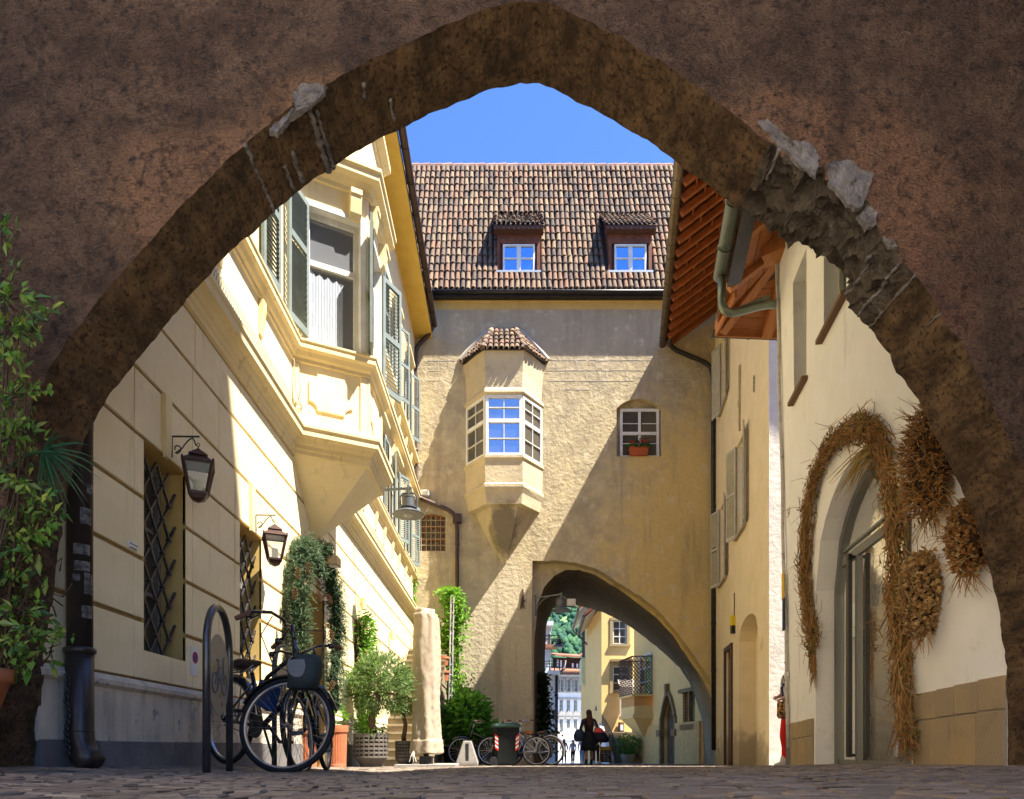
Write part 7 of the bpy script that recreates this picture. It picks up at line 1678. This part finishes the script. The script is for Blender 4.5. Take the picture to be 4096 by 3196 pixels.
mb.loft([bev(.24, .16, 0), bev(.25, .17, .03), bev(.25, .17, .08), bev(.10, .10, H - .02), bev(.085, .085, H)]); mb.build('block', M('grey_concrete', (.27, .25, .22), (.21, .19, .17), 9, .9, .4, 50, .005), ba); mb = MB(); q = [pt2 + V((x, -.10 - .07 * (1 - (z / H)) - .012, z)) for x, z in ((-.035, .12), (.035, .12), (.035, H - .06), (-.035, H - .06))]; mb.prism(q, (0, .02, 0)); mb.build('strip', darkmetal, ba)
rr_ = thing('spiral_rack', 'spiral bicycle rack of dark rings between the bush and the bin', 'bicycle rack', at(1035, 1630, 16.6)); mb = MB(); c = at(1022, 1630, 16.7)
for k in range(9): cc = c + V((.055 * k - .1, .06 * k, .33)); mb.tube([cc + V((.08 * math.cos(6.283 * i / 24), .26 * math.sin(6.283 * i / 24) * .6 + 0, .30 * math.cos(6.283 * i / 24 + 1.57))) for i in range(24)], .012, 5, closed=True)
mb.build('rings', iron, rr_, smooth=True)
bg = 'bicycles parked by the passage'
bike('silver bicycle with brown saddle parked right of the bin', (.74, 15.75), R(165), R(10), R(5), silverb, bg, 0, False, False, M('tan_saddle', (.32, .12, .04)), upright=False)
bike('white bicycle with a black carrier, nearest the passage opening', (1.10, 15.9), R(148), R(0), R(-3), whiteb, bg, 0, True, True)
bike('dark blue bicycle squeezed between the silver one and the wall', (.80, 16.5), R(168), R(0), R(4), blueb, bg, 0, True, True)
bike('black bicycle whose rear wheel shows left of the bin', (.05, 16.6), R(186), R(0), R(3), blackb, bg, 0, True, False)
# chalkboard
cbp = at(1293, 1627, 24); kcb = 24 / F; cbd = thing('chalkboard', 'black chalkboard menu with a yellow head on the paving past the passage', 'chalkboard', cbp); H = 38 * kcb; w_ = 11 * kcb; mb = MB()
for s in (-1, 1): mb.beam(cbp + V((s * w_, 0, 0)), cbp + V((s * w_, .1, H)), .03, .03); mb.beam(cbp + V((s * w_, .35, 0)), cbp + V((s * w_, .12, H)), .03, .03)
mb.each('frame_leg', M('orange_brown_frame', (.22, .09, .03)), cbd)
mb = MB(); mb.prism([cbp + V(p) for p in ((-w_, .01, H * .12), (w_, .01, H * .12), (w_, .08, H * .8), (-w_, .08, H * .8))], (0, .02, 0)); mb.build('board', M('slate_black', (.02, .022, .024), (.045, .045, .045), 6, .8), cbd)
mb = MB(); mb.prism([cbp + V(p) for p in ((-w_, .075, H * .8), (w_, .075, H * .8), (w_, .1, H), (-w_, .1, H))], (0, .02, 0)); mb.build('head_board', M('yellow_head', (.42, .27, .03)), cbd)
mb = MB()
for z, segs in ((.70, ((-.8, -.2), (.1, .5))), (.61, ((-.8, .0), (.2, .8))), (.52, ((-.6, -.1), (.2, .7))), (.43, ((-.7, .3),)), (.33, ((-.6, -.1), (.1, .5))), (.24, ((-.6, -.2), (0, .6)))):
    for a, b in segs:
        n = int((b - a) * 14); pts = [cbp + V((w_ * (a + (b - a) * i / n), .006 + .07 * (z - .12) / .68 - .004, H * (z + .015 * math.sin(i * 2.1)))) for i in range(n + 1)]; mb.tube(pts, .006, 4)
mb.build('chalk_scrawl', M('chalk', (.6, .6, .58)), cbd)
# ---------------------------------------------------------------- people
skin = M('skin', (.50, .27, .17), (.44, .22, .14), 9, .6)
def skin_mesh(name, nodes, edges, mat, parent, sub=2, root=0):
    """one continuous surface grown round a skeleton; nodes are (position, radius or (rx, ry))"""
    me = bpy.data.meshes.new(name); me.from_pydata([n[0] for n in nodes], edges, []); o = bpy.data.objects.new(name, me); COL.objects.link(o); o.parent = parent; WM[o.name] = WM[parent.name]
    md = o.modifiers.new('skin', 'SKIN'); md.use_smooth_shade = True
    if not me.skin_vertices: return o
    for i, n in enumerate(nodes):
        r = n[1] if isinstance(n[1], tuple) else (n[1], n[1]); me.skin_vertices[0].data[i].radius = r; me.skin_vertices[0].data[i].use_root = (i == root)
    s = o.modifiers.new('subdivision', 'SUBSURF'); s.levels = sub; s.render_levels = sub
    me.materials.append(mat); return o
def oval(cx, cy, z, rx, ry, n=20, wob=0, seed=0): return [V((cx + (rx + wob * noise.noise(V((math.cos(6.283 * k / n) * 2 + seed, math.sin(6.283 * k / n) * 2, z * 3)))) * math.cos(6.283 * k / n), cy + (ry + wob * noise.noise(V((math.cos(6.283 * k / n) * 2 + seed, math.sin(6.283 * k / n) * 2, z * 3)))) * math.sin(6.283 * k / n), z)) for k in range(n)]
def person(lab, loc, rz, H=1.7, stride=.18, armL=((.24, .02, 1.12), (.22, .12, .90)), armR=((-.24, .02, 1.12), (-.22, .12, .90)), top=None, legs=None, dress=None, sleeves=None, shoes=None, hair=None, longhair=0., group=None, bare=False, head_turn=0):
    """local frame: +y is the way the figure faces, z up, 1.7 m tall before scaling"""
    t = thing('person', lab, 'person', loc, rz, group); t.scale = (H / 1.7,) * 3
    ftL, ftR = stride, -stride
    nd = [((0, 0, .92), (.135, .10)), ((0, .0, 1.10), (.115, .085)), ((0, 0, 1.28), (.14, .095)), ((0, -.005, 1.41), (.085, .065)), ((0, 0, 1.48), .048), ((0, .01, 1.55), (.068, .08)), ((0, .015, 1.62), (.075, .09)), ((0, .005, 1.675), (.055, .06))]
    ed = [(0, 1), (1, 2), (2, 3), (3, 4), (4, 5), (5, 6), (6, 7)]
    for sx, ft, arm in ((1, ftL, armL), (-1, ftR, armR)):
        b = len(nd); nd += [((.09 * sx, 0, .84), .088), ((.10 * sx, ft * .55 + .03, .48), .056), ((.10 * sx, ft * .8 - .02, .30), .055), ((.10 * sx, ft - .01, .09), .036), ((.105 * sx, ft + .06, .035), (.038, .03)), ((.11 * sx, ft + .15, .022), (.034, .018))]
        ed += [(0, b), (b, b + 1), (b + 1, b + 2), (b + 2, b + 3), (b + 3, b + 4), (b + 4, b + 5)]
        a = len(nd); e, h = V(arm[0]), V(arm[1]); d = (h - e).normalized(); nd += [((.17 * sx, 0, 1.385), .055), (tuple(V((.17 * sx, 0, 1.385)).lerp(e, .5)), .046), (tuple(e), .038), (tuple(e.lerp(h, .55)), .035), (tuple(h), .025), (tuple(h + d * .05), (.036, .018)), (tuple(h + d * .09), (.03, .014))]
        ed += [(3, a), (a, a + 1), (a + 1, a + 2), (a + 2, a + 3), (a + 3, a + 4), (a + 4, a + 5), (a + 5, a + 6)]
        k = a + 6; p = h + d * .09; sd = d.orthogonal().normalized()
        for f in range(4): q = len(nd); nd.append((tuple(p + sd * (.012 * (f - 1.5) * 1.4) + d * (.045 + .012 * (f in (1, 2)))), .009)); ed.append((k, q))
        q = len(nd); nd.append((tuple(h + d * .06 + sd * .045), .010)); ed.append((a + 5, q))
    skin_mesh('body', nd, ed, skin, t)
    mb = MB()                                            # face: nose, eyes, ears
    mb.lathe([(.001, 0), (.012, .012), (.008, .03), (.001, .04)], (0, .105, 1.575), 6)
    for s in (-1, 1): mb.lathe([(.004, -.015), (.016, 0), (.004, .018)], (.078 * s, .0, 1.585), 6)
    mb.build('face', skin, t, smooth=True, local=True)
    mb = MB()
    for s in (-1, 1): mb.obox((.03 * s, .098, 1.605), (.012, 0, 0), (0, .004, 0), (0, 0, .005))
    mb.build('eyes', dark, t, local=True)
    if hair:
        mb = MB(); mb.loft([oval(0, -.02, 1.56, .082, .085, wob=.01), oval(0, -.012, 1.62, .092, .10, wob=.01), oval(0, -.008, 1.67, .082, .09, wob=.01), oval(0, -.005, 1.71, .05, .055), oval(0, 0, 1.722, .01, .01)])
        if longhair: mb.loft([oval(0, -.055, 1.60, .085, .06, wob=.012), oval(0, -.085, 1.50, .092, .05, wob=.02), oval(0, -.11, 1.42, .10, .042, wob=.03, seed=3), oval(.01, -.125, 1.42 - longhair * .6, .085, .035, wob=.04, seed=5), oval(.02, -.125, 1.42 - longhair, .03, .015, wob=.02)])
        mb.build('hair', hair, t, smooth=True, local=True)
    if top:
        n2 = [((0, 0, .90), (.150, .118)), ((0, 0, 1.10), (.130, .102)), ((0, 0, 1.28), (.156, .112)), ((0, -.005, 1.40), (.10, .08)), ((0, 0, 1.45), (.062, .062))]; e2 = [(0, 1), (1, 2), (2, 3), (3, 4)]
        for sx, arm in ((1, armL), (-1, armR)):
            a = len(n2); e, h = V(arm[0]), V(arm[1]); n2 += [((.172 * sx, 0, 1.385), .066), (tuple(V((.17 * sx, 0, 1.385)).lerp(e, .5)), .060), (tuple(e), .054), (tuple(e.lerp(h, .85 if sleeves != 'short' else .1)), .043 if sleeves != 'short' else .056)]; e2 += [(3, a), (a, a + 1), (a + 1, a + 2), (a + 2, a + 3)]
        skin_mesh('top', n2, e2, top, t)
    if legs:
        n2 = [((0, 0, .95), (.146, .112))]; e2 = []
        for sx, ft in ((1, ftL), (-1, ftR)):
            b = len(n2); n2 += [((.088 * sx, 0, .83), .10), ((.10 * sx, ft * .55 + .03, .48), .070), ((.10 * sx, ft * .8 - .02, .30), .066), ((.10 * sx, ft - .01, .10), .055)]; e2 += [(0, b), (b, b + 1), (b + 1, b + 2), (b + 2, b + 3)]
        skin_mesh('trousers', n2, e2, legs, t)
    if dress:
        mb = MB(); rg = []
        for z, rx, ry in ((1.42, .10, .075), (1.38, .165, .10), (1.28, .165, .12), (1.12, .135, .105), (1.06, .132, .10), (.98, .155, .125), (.86, .19, .16), (.72, .215, .19), (.58, .235, .22), (.46, .25, .235), (.44, .245, .23)):
            k = max(0, (1.05 - z)) * 1.0; rg.append([V((rx * math.cos(6.283 * i / 40) * (1 + .06 * k * math.sin(i * 1.4 + z)), ry * math.sin(6.283 * i / 40) * (1 + .10 * k * math.sin(i * 1.4 + 1 + z * 2)), z + .015 * k * math.sin(i * .9))) for i in range(40)])
        mb.loft(rg); mb.build('dress', dress, t, smooth=True, local=True)
    if shoes:
        mb = MB()
        for sx, ft in ((1, ftL), (-1, ftR)):
            x = .105 * sx; mb.loft([oval(x, ft + .045, .0, .043, .125, 14), oval(x, ft + .045, .02, .046, .13, 14), oval(x, ft + .04, .05, .043, .12, 14), oval(x, ft + .0, .08, .046, .07, 14), oval(x, ft - .01, .17, .047, .056, 14)])
        mb.build('shoes', shoes, t, smooth=True, local=True)
    return t
blk_dress = M('black_dress_cloth', (.010, .010, .012), (.016, .016, .018), 9, .85, .2, 60, .004); dk_sleeve = M('dark_lace_sleeve', (.035, .025, .028), (.06, .04, .045), 40, .85)
brown_hair = M('brown_hair', (.075, .028, .014), (.05, .018, .01), 10, .5, .4, 40, .006, stretch=(6, 6, .5)); blackboot = M('black_boot', (.012, .011, .011), rough=.5)
Yw = 21.6; pw_ = at(1256, 1631, Yw)
person('long-haired woman in a black dress walking away with bags under the arch', pw_, R(4), 1.73, .12, armL=((.27, -.03, 1.13), (.30, .10, 1.02)), armR=((-.26, .0, 1.13), (-.22, .16, 1.02)), top=dk_sleeve, dress=blk_dress, shoes=blackboot, hair=brown_hair, longhair=.34)
def wl_(p): return pw_ + V(p)
mb = MB(); c = wl_((.37, -.02, .92)); tb_ = thing('shoulder_bag', 'dark shoulder bag with a coral pink top carried by the woman in black', 'bag', c); rg = []
for z, sx, sy, xo in ((-.22, .12, .10, .05), (-.20, .19, .15, .05), (-.08, .23, .16, .03), (.06, .20, .14, -.02), (.10, .18, .12, -.04)): rg.append(oval(c.x + xo, c.y, c.z + z, sx, sy, 22))
mb.loft(rg); mb.build('bag_body', M('navy_bag_cloth', (.012, .013, .03), rough=.8), tb_, smooth=True)
mb = MB(); mb.loft([oval(c.x - .04, c.y, c.z + .095, .185, .125, 22), oval(c.x - .06, c.y, c.z + .18, .15, .10, 22), oval(c.x - .08, c.y, c.z + .25, .09, .05, 22)]); mb.build('bag_top', M('coral_bag_cloth', (.85, .10, .09), rough=.7), tb_, smooth=True)
mb = MB(); mb.tube([c + V((-.12, -.06, .22)), wl_((.16, -.10, 1.30)), wl_((.14, .02, 1.44)), wl_((.17, .10, 1.30)), c + V((-.1, .08, .2))], .018, 6); mb.build('strap', M('grey_strap', (.3, .28, .27)), tb_, smooth=True)
mb = MB(); c = wl_((-.30, .08, .93)); rg = []
for z, sx, sy in ((-.20, .05, .05), (-.16, .12, .10), (-.02, .17, .14), (.12, .13, .11), (.2, .05, .05)): rg.append(oval(c.x, c.y, c.z + z, sx, sy, 24, wob=.06, seed=z))
mb.loft(rg); jk = tag(mb.build('folded_jacket', M('blue_grey_jacket', (.06, .08, .13), (.04, .055, .09), 8, .8), None, smooth=True), 'blue grey jacket bundled over the left arm of the woman in black', 'jacket')
# woman in red trousers, half behind the white house corner
redt = M('red_trousers', (.62, .015, .012), (.5, .012, .01), 7, .8, .15, 60, .003); shirtm = M('patterned_shirt', (.55, .50, .50), (.03, .03, .035), 26, .85, con=(.5, .53)); greyhair = M('grey_blond_hair', (.45, .36, .26), (.35, .27, .19), 12, .6)
pr_ = V((4.40, 10.45, G(4.40, 10.45)))
person('person in red trousers and patterned shirt, half hidden by the white house corner', pr_, R(100), 1.70, .06, armL=((.22, .0, 1.13), (.12, .15, 1.08)), armR=((-.22, .0, 1.13), (-.10, .15, 1.06)), top=shirtm, legs=redt, shoes=M('pale_shoe', (.5, .45, .38)), hair=greyhair, sleeves='short')
c = pr_ + V((-.17, -.12, .88)); mb = MB(); mb.loft([oval(c.x, c.y, c.z - .14, .08, .05, 16), oval(c.x, c.y, c.z - .10, .10, .06, 16), oval(c.x, c.y, c.z + .08, .10, .055, 16), oval(c.x, c.y, c.z + .12, .09, .045, 16)])
tb2 = thing('crossbody_bag', 'small colourful patchwork bag on the hip of the person in red trousers', 'bag', c); mb.build('bag_body', M('patchwork_cloth', (.45, .22, .05), (.02, .03, .03), 18, .8, con=(.48, .52), stain=((.5, .06, .03), 14, .55, .58)), tb2, smooth=True)
mb = MB(); mb.tube([c + V((0, 0, .1)), pr_ + V((-.16, -.03, 1.2)), pr_ + V((.0, .14, 1.42))], .012, 6); mb.build('strap', M('navy_strap', (.03, .04, .10)), tb2)
# people further off
jeans = M('blue_jeans', (.18, .28, .46), rough=.9); mauve = M('mauve_jumper', (.34, .30, .44), (.28, .25, .38), 8, .9); darkcloth = M('dark_cloth', (.022, .02, .024), rough=.9); blond = M('blond_hair', (.34, .20, .08), rough=.7); maroon = M('maroon_cloth', (.11, .02, .028), rough=.9); navyc = M('navy_cloth', (.07, .09, .22), rough=.9); sneak = M('pale_sneaker', (.6, .5, .46))
fgp = 'people walking beyond the passage'
for lab, x, Y, H, tp, lg, hr, lh in (('blond person in a mauve jumper and dark trousers', 1222, 49, 1.68, mauve, darkcloth, blond, .05), ('person in navy top and pale blue jeans beside the woman in black', 1241, 46, 1.70, navyc, jeans, brown_hair, 0), ('person in dark clothes at the far left by the bicycles', 1203, 47, 1.66, darkcloth, darkcloth, brown_hair, .2), ('person in maroon partly behind the shoulder bag', 1271, 31, 1.62, darkcloth, maroon, brown_hair, 0)):
    person(lab, at(x, 1625, Y), R(ru(-12, 12)), H, .14, top=tp, legs=lg, hair=hr, longhair=lh, shoes=sneak, group=fgp)
c = at(1218, 1620, 56); mp_ = thing('market_parasol', 'white square market parasol in front of the white townhouse', 'parasol', c); mb = MB(); kk = 56 / F; zc = hz(1572, 56); q = lambda s, z: [V((c.x + sx * s, c.y + sy * s, z)) for sx, sy in ((-1, -1), (1, -1), (1, 1), (-1, 1))]
mb.loft([q(1.5, zc - .25), q(1.5, zc), q(.1, zc + .75)]); mb.build('canopy', M('white_canvas', (.75, .75, .75)), mp_); mb = MB(); mb.tube([c, V((c.x, c.y, zc + .6))], .04, 6); mb.build('pole', whitep, mp_)
